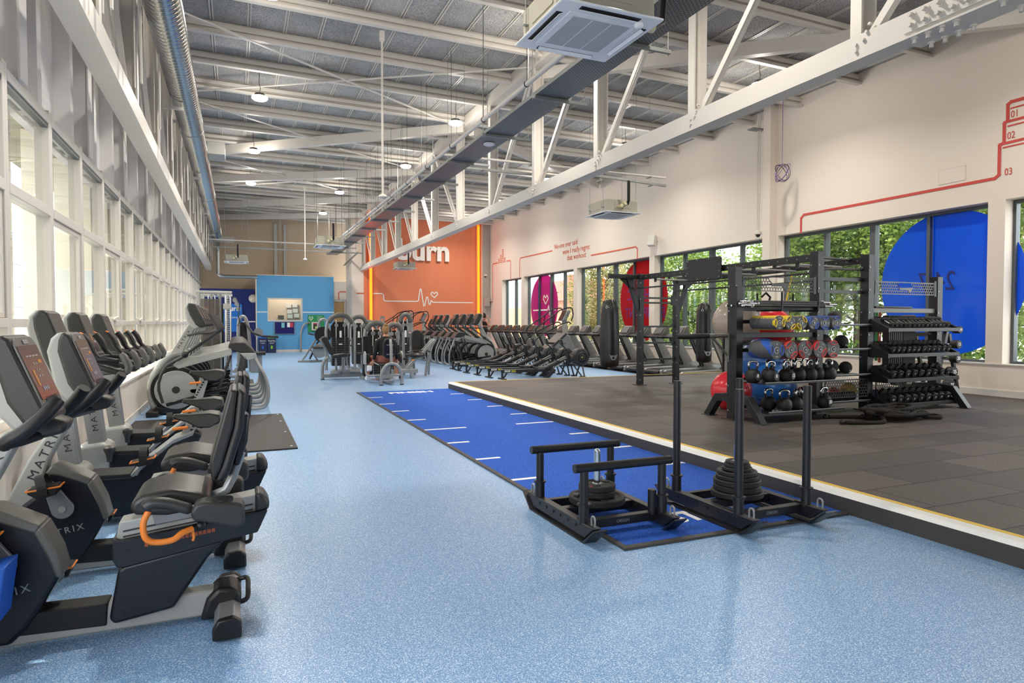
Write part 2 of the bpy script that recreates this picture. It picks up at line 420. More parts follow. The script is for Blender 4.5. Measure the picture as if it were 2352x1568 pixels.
# vertical channels and pipes on the back wall
struct(MB().bb((1.75, 34.88, 3.7), (1.9, 35, 6.4)).bb((2.2, 34.86, 3.7), (2.33, 35, 6.4)).build('trim_11', M_silvl))
# orange feature
struct(MB().bb((5.66, YE - .012, 0), (11.72, YE, 7.1)).build('wall_feature', M_orange))

# ceiling ----------------------------------------------------------
SL = -.013
def zr(x, z): return z + SL * (x - 2)
MW, N, L, b, t, out = speckle('wood_wool_panel', (186, 186, 186), [((146, 146, 148), .5), ((206, 206, 204), .6)], 55, .95, .6, .1)
big = N.new('ShaderNodeTexNoise'); big.inputs['Scale'].default_value = 1.1; big.inputs['Detail'].default_value = 3
rr = N.new('ShaderNodeMapRange'); rr.inputs[1].default_value = .35; rr.inputs[2].default_value = .65; rr.inputs[3].default_value = .78; rr.inputs[4].default_value = 1.1
hs = N.new('ShaderNodeMix'); hs.data_type = 'RGBA'; hs.blend_type = 'MULTIPLY'; hs.inputs[0].default_value = 1
L.new(t.outputs['Object'], big.inputs['Vector']); L.new(big.outputs['Fac'], rr.inputs[0]); L.new(out, hs.inputs[6]); L.new(rr.outputs[0], hs.inputs[7]); L.new(hs.outputs[2], b.inputs['Base Color'])
ceil = struct(MB().add([(-2, -7, zr(-2, 6.86)), (12.7, -7, zr(12.7, 6.86)), (12.7, 35.2, zr(12.7, 6.86)), (-2, 35.2, zr(-2, 6.86)), (-2, -7, 7.3), (12.7, -7, 7.3), (12.7, 35.2, 7.3), (-2, 35.2, 7.3)], [(0, 1, 2, 3), (4, 7, 6, 5), (0, 4, 5, 1), (1, 5, 6, 2), (2, 6, 7, 3), (3, 7, 4, 0)]).build('ceiling', MW))
bt = MB()
for i in range(24):
    x = -1.6 + .62 * i; z = zr(x, 6.855)
    for dx in (-.022, .022): bt.bb((x + dx - .011, -7, z - .012), (x + dx + .011, 35, z))
bt.build('panel_batten', M_steelw, ceil)
for k in range(-6, 15):
    y = 13.05 + 1.53 * k
    q = MB(); z0, z1 = zr(-1.8, 0), zr(12.2, 0)
    def pl(ya, yb, za, zb):
        q.add([(-1.84, ya, za + z0), (12.2, ya, za + z1), (12.2, yb, za + z1), (-1.84, yb, za + z0), (-1.84, ya, zb + z0), (12.2, ya, zb + z1), (12.2, yb, zb + z1), (-1.84, yb, zb + z0)], [(0, 1, 2, 3), (4, 7, 6, 5), (0, 4, 5, 1), (1, 5, 6, 2), (2, 6, 7, 3), (3, 7, 4, 0)])
    pl(y, y + .02, 6.62, 6.855); pl(y - .1, y, 6.60, 6.622); pl(y - .1, y - .09, 6.622, 6.65)
    pl(y - .06, y, 6.72, 6.80)
    q.build('roof_purlin', M_white, ceil)
for (a, b_) in (((-1.2, 21.7, 6.5), (5.5, 16.2, 6.5)), ((-1.2, 25.6, 6.5), (5.6, 21.5, 6.5)), ((-1.2, 34.5, 6.5), (5.6, 31.0, 6.5)), ((-1.2, 31.0, 6.5), (5.6, 26.6, 6.5)), ((5.7, 16.2, 6.45), (12.0, 20.5, 6.4)), ((5.7, 12, 6.45), (12.0, 6.5, 6.4))):
    MB().bar(a, b_, .16, .24).build('roof_brace', M_white, ceil)
for (a, b_) in (((-.9, 12.1, 6.58), (5.6, 16.5, 6.56)), ((-.9, 16.2, 6.57), (5.5, 12.0, 6.56)), ((-.9, 16.8, 6.57), (2.3, 19.0, 6.5)), ((2.8, 19.5, 6.5), (5.6, 21.5, 6.55)), ((4.4, 9.3, 6.57), (5.6, 12, 6.56)), ((-.9, 21.9, 6.5), (5.5, 27, 6.5)), ((-.9, 27, 6.5), (5.5, 21.8, 6.5))):
    MB().bar(a, b_, .05, .02).build('wind_bracing_rod', M_white, ceil)
# rooflight curb
MB().bar((3.0, 8.6, 6.75), (3.0, 10.1, 6.75), .06, .2).bar((4.6, 8.6, 6.75), (4.6, 10.1, 6.75), .06, .2).bar((3.0, 9.3, 6.75), (4.6, 9.3, 6.75), .06, .2).build('rooflight_trimmer', M_white, ceil)
# back wall roof void closer
struct(MB().bb((-2, -7.2, 0), (12.7, -7, 7.3)).build('wall_front', M_wallw))
# ================================================================ LATTICE GIRDERS
def girder(x, y0, y1, label, mid):
    r = thing('lattice_girder', label, 'roof girder', (x, 0, 0))
    z0 = 3.95
    # bottom chord: H section laid on its side (flat soffit, flange edge towards us)
    MB().bb((-.11, y0, z0), (.11, y1, z0 + .02)).bb((-.11, y0, z0 + .02), (-.09, y1, z0 + .23)).bb((.09, y0, z0 + .02), (.11, y1, z0 + .23)).bb((-.09, y0, z0 + .10), (.09, y1, z0 + .125)).build('bottom_chord', M_steelw, r)
    MB().bb((-.13, y0, 6.50), (.13, y1, 6.53)).bb((-.012, y0, 6.53), (.012, y1, 6.79)).bb((-.13, y0, 6.53), (-.11, y1, 6.78)).build('top_chord', M_steelw, r)
    sp = 2.46; ys = []; y = mid
    while y - sp > y0: y -= sp
    while y < y1: ys.append(y); y += sp
    for y in ys:
        q = MB()
        for s in (-1, 1): q.bb((s * .09 - .012, y - .06, z0 + .05), (s * .09 + .012, y + .06, 6.55))
        q.bb((-.10, y + .045, z0 + .1), (.10, y + .06, 6.5))
        q.build('post', M_steelw, r)
    for y in ys:
        t = y - sp * .93 if y <= mid + .01 else y + sp * .93
        if y0 < t < y1: MB().bar((-.07, y + (-.1 if t < y else .1), z0 + .16), (-.07, t, 6.5), .012, .075).bar((.0, y + (-.1 if t < y else .1), z0 + .16), (.0, t, 6.5), .06, .012).build('diagonal', M_steelw, r)
    b = MB()
    for y in ys:
        for dz in (.08, .14):
            b.cyl((-.135, y - .02, z0 + dz), (-.11, y - .02, z0 + dz), .016, 6)
        if y < 12:
            for k in range(3): b.cyl((-.135, y - .1 - k * .035, z0 + .16 + .06 * k), (-.10, y - .1 - k * .035, z0 + .16 + .06 * k), .016, 6)
    b.build('node_bolt', M_steelw, r)
    return r
g1 = girder(5.6, -6.9, 31.78, 'white steel lattice girder spanning over the turf towards the orange wall', 14.37)
g2 = girder(-1.22, -6.9, 34.3, 'white steel lattice girder above the left row of windows beside the duct', 14.37)
# bolted splice on the right girder
spm = MB().bb((-.13, 2.75, 3.99), (-.11, 4.02, 4.17)).bb((-.15, 2.75, 3.93), (.15, 4.05, 3.95))
spm.build('splice_plate', M_steelw, g1, .003)
for i in range(10):
    y = 2.85 + .12 * i
    for dz in (4.03, 4.12): MB().cyl((-.19, y, dz), (-.13, y, dz), .02, 6).cyl((-.14, y, dz), (-.13, y, dz), .03, 12).build('splice_bolt', M_steelw, g1)
    for dx in (-.11, .11):
        if i not in (4, 5): MB().cyl((dx, y, 3.88), (dx, y, 3.93), .018, 6).cyl((dx, y, 3.915), (dx, y, 3.93), .028, 6).build('splice_bolt', M_steelw, g1)
# secondary slotted hangers beside the left girder
for k in range(14):
    y = 6.6 + 1.9 * k
    q = MB().bb((-.98, y - .02, 4.15), (-.96, y + .02, 6.7)).bb((-1.04, y - .012, 4.1), (-1.03, y + .012, 6.7)).bb((-1.1, y - .03, 5.0 + .3 * (k % 3)), (-.80, y + .03, 5.05 + .3 * (k % 3)))
    tag(q.build('duct_hanger', M_steelw), 'white slotted steel hanger between left girder and spiral duct, %s from the front' % ORD[k], 'hanger', 'duct hangers')

# ================================================================ SPIRAL DUCT
def duct():
    r = thing('spiral_duct', 'large round galvanised spiral ventilation duct running above left windows', 'duct', (0, 0, 0))
    x, z, R = -.80, 5.35, .215; prof = [(R, -6.9)]; y = -6.9
    prof = []
    while y < 32.5:
        prof += [(R, y), (R, y + .085), (R + .006, y + .09), (R + .006, y + .10), (R, y + .105)]; y += .115
    MB().lathe(prof, (x, 0, z), 'Y', 40).build('duct_pipe', mat('spiral_duct_metal', (176, 178, 176), .22, .95), r, 0, 60)
    for yy in (7.0, 14.5, 22.0, 29): MB().lathe([(R + .001, yy), (R + .012, yy + .005), (R + .012, yy + .05), (R + .001, yy + .055)], (x, 0, z), 'Y', 40).build('duct_coupling', M_galv, r)
    MB().cyl((x, 32.4, z), (x, 33.0, z - .3), .215, 24, .12).build('reducer', M_galv, r)
    p = [(x, 32.9, z - .25), (x, 33.1, z - .5), (x, 33.12, 4.5), (x, 33.12, 3.8), (x + .06, 33.12, 3.66), (x + .2, 33.14, 3.6), (x + .5, 33.16, 3.6), (.9, 33.2, 3.6), (2.0, 33.6, 3.84), (4.6, 33.6, 3.84)]
    MB().tube(smooth(p[:7], 3) + p[7:8], .075, 16).build('flue_pipe', M_galv, r)
    MB().bb((x + .2, 16.6, z - .02), (x + .58, 17.3, z + .26)).build('damper_box', M_silvl, r, .01)
    MB().bb((x - .35, 31.5, 5.0), (x + .7, 31.7, 5.25)).build('grille_box', M_silvl, r, .01)
duct()

# ================================================================ CABLE TRAY
def tray():
    m, N, L, b, t, out = speckle('perforated_galvanised_tray', (122, 128, 134), [], 1, .35)
    b.inputs['Metallic'].default_value = .7
    br = N.new('ShaderNodeTexBrick'); br.inputs['Scale'].default_value = 1; br.inputs['Brick Width'].default_value = .05; br.inputs['Row Height'].default_value = .03
    br.inputs['Mortar Size'].default_value = .0095; br.inputs['Mortar Smooth'].default_value = 0
    br.inputs['Color1'].default_value = br.inputs['Color2'].default_value = (.012, .013, .015, 1); br.inputs['Mortar'].default_value = (*lin((128, 134, 140)), 1)
    mp = N.new('ShaderNodeMapping'); mp.inputs['Rotation'].default_value = (0, 0, pi / 2)
    L.new(t.outputs['Object'], mp.inputs[0]); L.new(mp.outputs[0], br.inputs['Vector']); L.new(br.outputs['Color'], b.inputs['Base Color'])
    r = thing('cable_tray', 'long perforated galvanised cable tray hung beside the right girder', 'cable tray', (0, 0, 0))
    x0, x1, z = 3.88, 4.38, 4.62
    MB().bb((x0, -5, z), (x1, 31.5, z + .004)).build('tray_bed', m, r)
    MB().bb((x0 - .004, -5, z), (x0, 31.5, z + .055)).bb((x1, -5, z), (x1 + .004, 31.5, z + .055)).build('tray_side', M_galvd, r)
    for k in range(16):
        y = 2.4 + 1.98 * k
        if y > 31: break
        q = MB().bb((x0 - .06, y - .02, z - .045), (x1 + .32, y + .02, z - .003))
        for x in (x0 - .04, x1 + .29): q.cyl((x, y, z - .07), (x, y, 6.82), .005, 6)
        q.build('trapeze_bracket', M_galvd, r)
    for x in (4.02, 4.08, 4.13, 4.3): MB().tube([(x + .02 * sin(k), -5 + k * 1.2, z + .02) for k in range(30)], .014, 6).build('cable', M_silvl if x < 4.1 else M_blk, r)
tray()
def pipe_run(label, x, y0, y1, z, r_):
    r = thing('service_pipe', label, 'pipe', (0, 0, 0))
    MB().cyl((x, y0, z), (x, y1, z), r_, 14).build('pipe', M_white, r)
    y = y0 + 1.2
    while y < y1:
        MB().lathe([(r_ + .004, -.012), (r_ + .01, 0), (r_ + .004, .012)], (x, y, z), 'Y', 14).cyl((x, y, z + r_), (x, y, 6.6), .004, 6).build('pipe_clip', M_blk, r); y += 1.75
pipe_run('white overhead drain pipe running beside the cable tray, full length', 3.80, -5, 29, 4.80, .036)
pipe_run('thin white pipe between cable tray and drain pipe in the far half', 3.98, 15.5, 31, 4.86, .02)

# ================================================================ CEILING CASSETTES
M_acc = mat('grey_foam_casing', (176, 172, 158), .8, .1)
M_acw = mat('cassette_panel_white', (236, 238, 242), .4)
M_mesh = mat('cassette_grille', (176, 178, 182), .6)
def cassette(loc, label, cx=1, pipes=True, s=.95, yw=0):
    r = thing('air_conditioning_cassette', label, 'air conditioner', loc, yw, 'ceiling cassette units hung in the hall')
    h = s / 2; g = .27
    q = MB()
    q.prism([(-h, -h), (h, -h), (h, h), (-h, h)], .0, .02, 'Z')
    q.build('fascia_panel', M_acw, r, .012)
    q = MB().bb((-g - .06, -g - .06, -.008), (g + .06, g + .06, 0)); q.build('grille_frame', M_acw, r, .003)
    q = MB().bb((-g, -g, -.013), (g, g, -.008)); q.build('intake_grille', M_mesh, r)
    q = MB()
    for x in (-.09, .09): q.bb((x - .003, -g, -.0145), (x + .003, g, -.013))
    q.build('grille_bar', M_acw, r)
    for k in range(4):
        R = Matrix.Rotation(k * pi / 2, 4, 'Z')
        MB(R).bb((-.28, -h + .045, -.004), (.28, -h + .10, .001)).build('air_outlet', M_blk, r)
        MB(R).box((0, -h + .085, -.012), (.55, .035, .004), (.5, 0, 0)).build('louvre', M_acw, r)
    MB().bb((-.42, -.42, .02), (.42, .42, .30)).build('casing', M_acc, r, .02)
    for x in (-.425, .425):
        MB().bb((x - .004, -.2, .1), (x + .004, .2, .24)).build('knock_out_panel', M_acc, r); MB().bb((-.2, x - .004, .1), (.2, x + .004, .24)).build('knock_out_panel', M_acc, r)
    q = MB()
    for x in (-.44, .44):
        for y in (-.3, .3): q.cyl((x, y, .05), (x, y, zr(loc[0], 6.85) - loc[2]), .005, 6).bb((x - .03, y - .02, .12), (x + .03, y + .02, .125))
    q.build('threaded_rod', M_galvd, r)
    if pipes:
        q = MB().tube([(.05 * cx, -.42, .2), (.05 * cx, -.56, .19), (.05 * cx, -.6, .26), (.05 * cx, -.6, .7)], .035, 10)
        q.build('insulated_pipe', M_blk, r)
        MB().cyl((.0, -.42, .2), (.0, -.58, .2), .045, 12).cyl((-.1, -.42, .14), (-.1, -.56, .14), .04, 12).build('pipe_stub', mat('cream_insulation%d' % len(MATS), (214, 206, 166), .7), r)
    return r
a1 = cassette((2.83, 5.03, 3.95), 'near ceiling cassette air conditioner, large, white with pipes, at top of picture', pipes=False)
MB().cyl((.42, -.05, .16), (.62, -.05, .16), .05, 12).cyl((.42, -.2, .07), (.56, -.2, .07), .045, 12).build('pipe_stub', mat('cream_insulation', (214, 206, 166), .7), a1)
MB().tube([(.6, -.12, .12), (.7, -.12, .18), (.72, -.12, .5), (1.0, -.12, .66)], .04, 10).build('insulated_pipe', M_blk, a1)
MB().sph((.30, -.36, -.02), (.04, .04, .03)).build('occupancy_sensor', M_acw, a1)
text('A AERMEC', .03, M_ltd, a1, 'maker_badge', (.02, .31, -.0142), frame((-1, 0, 0), (0, 1, 0)), .0005) if False else None
cassette((8.15, 13.2, 3.95), 'ceiling cassette hanging in front of the right wall above the rowers', yw=0)
cassette((7.1, 29.5, 3.90), 'ceiling cassette hanging in front of the orange wall below the white lettering')
cassette((2.85, 22.3, 3.95), 'ceiling cassette with bent black pipe left of the cable tray end', 1)
cassette((0.0, 29.6, 3.95), 'small far ceiling cassette near the left duct and navy wall')

# ================================================================ LIGHTS
def lamp(x, y, z, label, vis=True):
    r = thing('high_bay_light', label, 'ceiling light', (x, y, z), 0, 'hanging high bay lights')
    MB().lathe([(.04, .10), (.10, .08), (.12, .03), (.13, 0.0), (.10, 0.0)], n=20).build('housing', M_dgrey, r)
    MB().lathe([(.16, .012), (.165, -.02), (.13, -.05), (.06, -.062), (.0, -.065)], n=20).build('lens', M_lamp, r, 0, 80)
    MB().tube([(0, 0, .12), (.015, 0, .2), (-.01, 0, .3), (0, 0, zr(x, 6.855) - z)], .006, 6).build('suspension_wire', M_dgrey, r)
    l = D.lights.new('lamp', 'AREA'); l.shape = 'DISK'; l.size = .3; l.energy = 78; l.color = (1, .93, .84); l.spread = radians(150)
    o = D.objects.new('lamp_light', l); COL.objects.link(o); o.parent = r; o.location = (0, 0, -.08)
    l = D.lights.new('ceiling_fill', 'POINT'); l.shadow_soft_size = .12; l.energy = 34; l.color = (1, .94, .86); o = D.objects.new('ceiling_fill', l); COL.objects.link(o); o.parent = r; o.location = (0, 0, -.2)  # extra point light, added below each fitting to brighten the ceiling
    return r
for (x, y, s) in ((.5, 15.12, 'hanging light nearest the duct in the upper left'), (4.93, 15.16, 'hanging light just left of the big roof beam, nearer one'), (.48, 19.85, 'hanging light beneath the slanting brace near the duct'),
                  (4.85, 19.9, 'hanging light against the roof beam with its dark housing visible'), (3.55, 24.83, 'far hanging light in the middle of the ceiling'), (3.54, 29.8, 'farthest hanging light with dark housing near the back wall'),
                  (9.85, 10.34, 'bright hanging light at right above the girder, largest'), (9.85, 15.3, 'hanging light right of the girder, second from the right wall front')):
    lamp(x, y, 6.28, s)
for (x, y) in ((.5, 10.3), (.5, 5.5), (4.9, 10.3), (4.0, 5.5), (9.85, 5.5), (9.85, 20.2), (9.85, 25.0), (9.85, 29.3), (.5, 24.8)):
    lamp(x, y, 6.28 if y < 12 else 6.35, 'hanging high bay light of the grid, %s row by the %s' % (('%s' % ORD[int((y + 1) / 4.7)]), 'left windows' if x < 2 else 'right wall' if x > 9 else 'roof beam'))

# ================================================================ SMALL SERVICES
def pole(x, y, z, label):
    r = thing('ceiling_drop_pole', label, 'pole', (x, y, 0))
    MB().cyl((0, 0, z), (0, 0, 6.62), .02, 10).bb((-.04, -.04, 6.45), (.04, .04, 6.62)).build('pole', M_white, r)
    MB().lathe([(.02, z + .06), (.07, z + .03), (.08, z), (.05, z - .02), (0, z - .025)], n=20).build('sensor_head', M_white, r)
pole(2.43, 11.69, 3.69, 'long white drop pole with a sensor disc, nearer the camera')
pole(2.42, 26.04, 3.85, 'long white drop pole hanging before the office wall')
r = thing('wifi_access_point', 'round white disc fixed under the cable tray', 'access point', (4.15, 10.85, 4.60))
MB().lathe([(0, -.03), (.06, -.028), (.1, -.01), (.1, .012), (0, .015)], n=24).build('shell', M_acw, r)
# cross pipes and trunking to the second cassette
def xrun(name, label, pts, kind):
    r = thing(name, label, 'pipe' if 'pipe' in name else 'trunking', (0, 0, 0))
    if kind == 'p': MB().tube(pts, .026, 12).build('pipe', M_white, r)
    else:
        q = MB()
        for a, b in zip(pts, pts[1:]): q.bar(a, b, .06, .05)
        q.build('trunking', M_galvd, r)
    q = MB()
    a, b = Vector(pts[0]), Vector(pts[-1]); n = max(2, int((b - a).length / 1.6))
    for i in range(n + 1):
        p = a.lerp(b, (i + .3) / (n + .6)); q.cyl(p, (p.x, p.y, 6.62), .004, 6).bb((p.x - .02, p.y - .1, p.z - .04), (p.x + .02, p.y + .1, p.z - .02))
    q.build('hanger_rod', M_galvd, r)
xrun('branch_pipe', 'white pipe crossing from the tray over the cassette by the right wall', [(3.84, 12.6, 4.8), (9.2, 12.6, 4.8)], 'p')
xrun('branch_trunking', 'grey slotted trunking from the tray to the cassette by the right wall', [(4.4, 13.0, 4.68), (6.6, 13.0, 4.68), (6.75, 13.0, 4.80), (8.0, 13.0, 4.78), (9.5, 13.0, 4.72)], 't')
xrun('branch_pipe', 'white pipe across the hall in front of the beige back wall', [(-1.7, 29.0, 4.82), (3.6, 29.0, 4.80)], 'p')
xrun('branch_trunking', 'grey trunking across the hall in front of the beige back wall', [(-1.7, 30.0, 4.62), (5.3, 30.0, 4.6)], 't')
xrun('branch_trunking', 'grey trunking angling from the back wall corner to the tray', [(4.95, 33.3, 4.3), (5.1, 30.1, 4.65)], 't')
# hanging purple cable coil
r = thing('cable_coil', 'coil of purple data cable hanging high in front of right wall', 'cable', (11.5, 11.35, 0))
MB().cyl((0, 0, 5.05), (0, 0, 6.74), .008, 6).build('cable_drop', M_p := mat('purple_cable', (122, 92, 150), .5), r)
for k in range(6):
    rx = .19 + .02 * (k % 3); ox = .03 * (k % 3) - .03
    MB().tube([(ox + rx * cos(2 * pi * i / 24) * .8, rx * sin(2 * pi * i / 24) * .8 * .6, 4.86 - .2 + (rx * sin(2 * pi * i / 24 + .3 * k)) + .2) for i in range(24)], .007, 5, True).build('loop', M_p if k % 2 else M_blk, r)
# cctv pole on the right wall
r = thing('camera_pole', 'white conduit drop with a dome camera beside the wall pilaster', 'security camera', (11.98, 12.58, 0))
MB().cyl((0, -.03, 3.7), (0, -.03, 6.6), .018, 8).cyl((0, .03, 3.7), (0, .03, 6.6), .018, 8).build('conduit', M_white, r)
MB().lathe([(.03, 3.74), (.085, 3.70), (.09, 3.64), (.06, 3.63)], n=20).build('camera_base', M_white, r)
MB().sph((0, 0, 3.62), .055).build('dome', M_dgrey, r)
MB().bb((-.28, -.1, 6.2), (.1, .1, 6.23)).build('bracket', M_galvd, r)
# speaker
r = thing('wall_speaker', 'white loudspeaker bracketed on the right wall above the windows', 'loudspeaker', (12.0, 17.1, 4.0))
MB(Matrix.Rotation(.5, 4, 'Z') @ Matrix.Rotation(.2, 4, 'Y')).bb((-.11, -.12, -.17), (.08, .12, .17)).build('cabinet', M_white, r, .02)
MB().cyl((.05, 0, 0), (.2, 0, 0), .03, 10).build('bracket', M_white, r)
r = thing('wall_speaker', 'small white speaker on the pale strip right of the orange wall', 'loudspeaker', (11.95, 31.6, 2.5))
MB().bb((-.14, -.1, -.22), (.14, .08, .22)).build('cabinet', M_silvl, r, .02)
r = thing('wall_camera', 'small dark dome camera on the pale strip beside the orange wall', 'security camera', (11.9, 31.7, 3.85))
MB().bb((-.08, -.08, 0), (.08, .08, .1)).build('mount', M_white, r, .01); MB().sph((0, 0, -.01), .06).build('dome', M_blk, r)
tag(MB().bb((11.78, 31.69, 0), (12.1, 31.79, 6.6)).build('wall_post', M_silvl, None, .005), 'tall pale steel wall post between orange panel and right wall', 'post')
# neon strips
for x, s in ((5.98, 'left'), (11.52, 'right')):
    r = thing('led_strip', 'tall glowing orange strip at the %s edge of the orange wall' % s, 'strip light', (x, 31.70, 0))
    MB().bb((-.07, -.03, .3), (.07, .03, 6.5)).build('diffuser', M_neon, r, .01)
    MB().bb((-.1, .03, .3), (.1, .07, 6.5)).build('channel', M_orange, r)
    l = D.lights.new('strip', 'AREA'); l.shape = 'RECTANGLE'; l.size = .12; l.size_y = 6; l.energy = 9; l.color = (1, .42, .08)
    o = D.objects.new('strip_light', l); COL.objects.link(o); o.parent = r; o.location = (0, -.06, 3.4); o.rotation_euler = (radians(90), 0, 0)

# ================================================================ WALL GRAPHICS
RE = frame((1, 0, 0), (0, 0, 1))      # faces -Y
RR = frame((0, -1, 0), (0, 0, 1))     # on the right wall, faces -X
r = thing('wall_sign', 'big white raised burn lettering on the orange wall', 'sign', (0, 0, 0))
text('burn', 1.42, mat('sign_white', (238, 232, 226), .5), r, 'sign_letters', (8.63, 31.70, 5.0), RE, .06, bold=.045)
def line(label, pts, w, m, plane, t=.006, name='wall_line_graphic'):
    q = MB()
    for a, b in zip(pts, pts[1:]):
        a = Vector(a); b = Vector(b); d = (b - a).normalized() * w * .5
        n = (0, 1, 0) if plane == 'E' else (1, 0, 0)
        q.bar(a - d * .8, b + d * .8, w, t * (1 + .05 * len(q.f)/6), n)
    return tag(q.build(name, m), label, 'wall graphic')
Y = 31.683
line('white heartbeat line painted across the orange wall', [(6.1, Y, 2.86), (6.55, Y, 2.86), (6.62, Y, 2.78), (6.62, Y, 2.56), (6.7, Y, 2.5), (8.27, Y, 2.5), (8.36, Y, 2.54), (8.45, Y, 3.12), (8.5, Y, 3.12), (8.63, Y, 2.29), (8.68, Y, 2.29), (8.78, Y, 2.72), (8.84, Y, 2.72), (8.91, Y, 2.36), (8.96, Y, 2.36), (9.02, Y, 2.56), (9.1, Y, 2.47), (11.24, Y, 2.47)], .05, M_lt, 'E').location = (0, .1, 0)
line('small white heart outline above the heartbeat line', [(9.18, Y, 2.70), (9.01, Y, 2.86), (9.03, Y, 2.95), (9.1, Y, 2.98), (9.18, Y, 2.9), (9.26, Y, 2.98), (9.34, Y, 2.95), (9.35, Y, 2.86), (9.18, Y, 2.70)], .05, M_lt, 'E').location = (0, .1, 0)
line('coral line on the white wall stepping down beside the door', [(4.72, 33.58, 2.62), (4.72, 33.58, 2.93), (4.8, 33.58, 3.0), (5.28, 33.58, 3.0)], .05, M_lto, 'E')
line('short coral line meeting the left edge of the orange wall', [(5.32, 31.79, 2.86), (5.66, 31.79, 2.86)], .05, M_lto, 'E')
X = 12.194
def rl(label, pts, w=.05, m=M_lto, name='wall_line_graphic'): return line(label, [(X, y, z) for y, z in pts], w, m, 'R', .004, name)
rl('coral line climbing to the equaliser bars at the right wall far end', [(31.75, 2.52), (31.4, 2.52), (31.4, 4.42), (31.32, 4.47), (30.7, 4.47)])
rl('coral line dropping from the equaliser bars to the first window', [(29.5, 4.45), (29.08, 4.45), (29.0, 4.38), (29.0, 3.56)])
rl('coral line left of the slogan rising from the window head', [(27.9, 3.56), (27.9, 4.38), (27.8, 4.45), (24.5, 4.45)])
rl('coral line right of the slogan ending at the window head', [(21.24, 3.95), (18.3, 3.95), (18.2, 3.88), (18.2, 3.56)])
rl('long red line stepping up the right wall towards the numbers', [(11.44, 3.56), (11.44, 3.88), (11.36, 3.95), (7.22, 3.95), (7.15, 4.0), (7.15, 4.5), (7.08, 4.54), (7.08, 4.86), (7.03, 4.9), (7.03, 5.17), (6.98, 5.2), (6.0, 5.2)], .055, M_ltr)
rl('red line closing the top box of the stepped wall graphic', [(7.08, 4.88), (6.0, 4.88)], .045, M_ltr); rl('thin red line inside the middle box of the stepped wall graphic', [(7.02, 4.80), (6.0, 4.80)], .025, M_ltr)
rl('red line closing the middle box of the stepped wall graphic', [(7.15, 4.52), (6.0, 4.52)], .045, M_ltr); rl('thin red line inside the lowest box of the stepped wall graphic', [(7.09, 4.45), (6.0, 4.45)], .025, M_ltr)
rl('thin red line inside the top box of the stepped wall graphic', [(6.98, 5.09), (6.0, 5.09)], .025, M_ltr)
for s, y, z in (('01', 6.92, 4.98), ('02', 6.97, 4.63), ('03', 7.0, 4.02)):
    o = text(s, .17, M_ltr, None, 'wall_number', (X, y, z), RR, .002, sx=.75); tag(o, 'red number painted on the right wall, %s of three' % {'01': 'top', '02': 'middle', '03': 'lowest'}[s], 'wall graphic')
q = MB()
for i, (y, n) in enumerate(((30.5, 3), (30.25, 5), (30.0, 8), (29.75, 3))):
    for j in range(n): q.bb((X - .003, y - .09, 4.46 + .085 * j - .022), (X, y + .09, 4.46 + .085 * j + .022))
tag(q.build('equaliser_graphic', M_lto), 'coral equaliser bars painted on the far right wall', 'wall graphic')
r = thing('wall_slogan', 'coral handwritten slogan painted on the right wall', 'wall graphic', (0, 0, 0))
for s, y, z in (('No-one ever said', 23.3, 4.58), ('wow I really regret', 22.45, 4.29), ('that workout', 22.4, 4.02)):
    text(s, .30, M_lto, r, 'slogan_words', (X, y, z), RR, .002, sx=.95)
o = MB(); 
for a, b in (((8.21, 4.30), (7.72, 4.29)), ((7.72, 4.29), (7.72, 4.03)), ((7.72, 4.03), (8.21, 4.03)), ((8.21, 4.03), (8.21, 4.30))): o.bar((X, a[0], a[1]), (X, b[0], b[1]), .008, .006, (1, 0, 0))
tag(o.bb((X, 7.72, 4.03), (X + .003, 8.21, 4.30)).build('access_hatch', M_wallw), 'flush white access hatch in the wall above the blue disc', 'hatch')

# window films
def disc(yc, zc, R, m, label, cols, rm=None):
    r = thing('window_film', label, 'window sticker', (0, 0, 0))
    c0 = [c for c in cols]; segs = []
    for (a, b) in c0:
        pts = []
        n = 40
        for i in range(n + 1):
            y = max(a, yc - R) + (min(b, yc + R) - max(a, yc - R)) * i / n; h = sqrt(max(0, R * R - (y - yc) ** 2)); pts.append((y, h))
        if max(a, yc - R) >= min(b, yc + R): continue
        poly = [(y, max(.765, zc - h)) for y, h in pts] + [(y, min(3.5, zc + h)) for y, h in reversed(pts)]
        MB().prism(poly, 12.486, 12.489, 'X').build('film', m, r, ang=80)
    return r
M_fb = film('blue_window_film', (36, 118, 226), .80); M_fr = film('red_window_film', (196, 40, 50), .66); M_fp = film('pink_window_film', (196, 70, 150), .55); M_fbb = film('deep_blue_window_film', (30, 40, 190), .8)
def panes(c):
    y0, y1 = c + .28, c + 5.1; w = y1 - y0
    return [(y0 + .05, y0 + w / 4 - .032), (y0 + w / 4 + .032, y0 + w / 2 - .065), (y0 + w / 2 + .065, y0 + w * .75 - .032), (y0 + w * .75 + .032, y1 - .05)]
d1 = disc(8.2, 2.2, 1.37, M_fb, 'huge blue disc sticker on the right windows behind the dumbbells', [(6.0, 7.0)] + panes(7.04))
d2 = disc(18.3, 2.2, 1.37, M_fr, 'red disc sticker on the window behind the black rig', panes(17.25) + [(16.0, 17.2)])
d3 = disc(25.9, 2.2, 1.37, M_fp, 'pink and blue disc sticker on the window behind the treadmills', panes(22.35))
MB().bb((12.481, 26.2, .9), (12.484, 26.5, 3.2)).bb((12.481, 25.0, .78), (12.484, 25.3, 3.3)).build('blue_stripe', M_fbb, d3)
RM = frame((0, 1, 0), (0, 0, 1))
M_tn = mat('film_text_navy', (20, 40, 110), .6); M_tp = mat('film_text_purple', (90, 40, 130), .6); M_tr = mat('film_text_red', (190, 40, 70), .6)
text('24/7', .52, M_tn, d1, 'mirrored_lettering', (12.478, 8.40, 2.22), RM, .002, sx=.8)
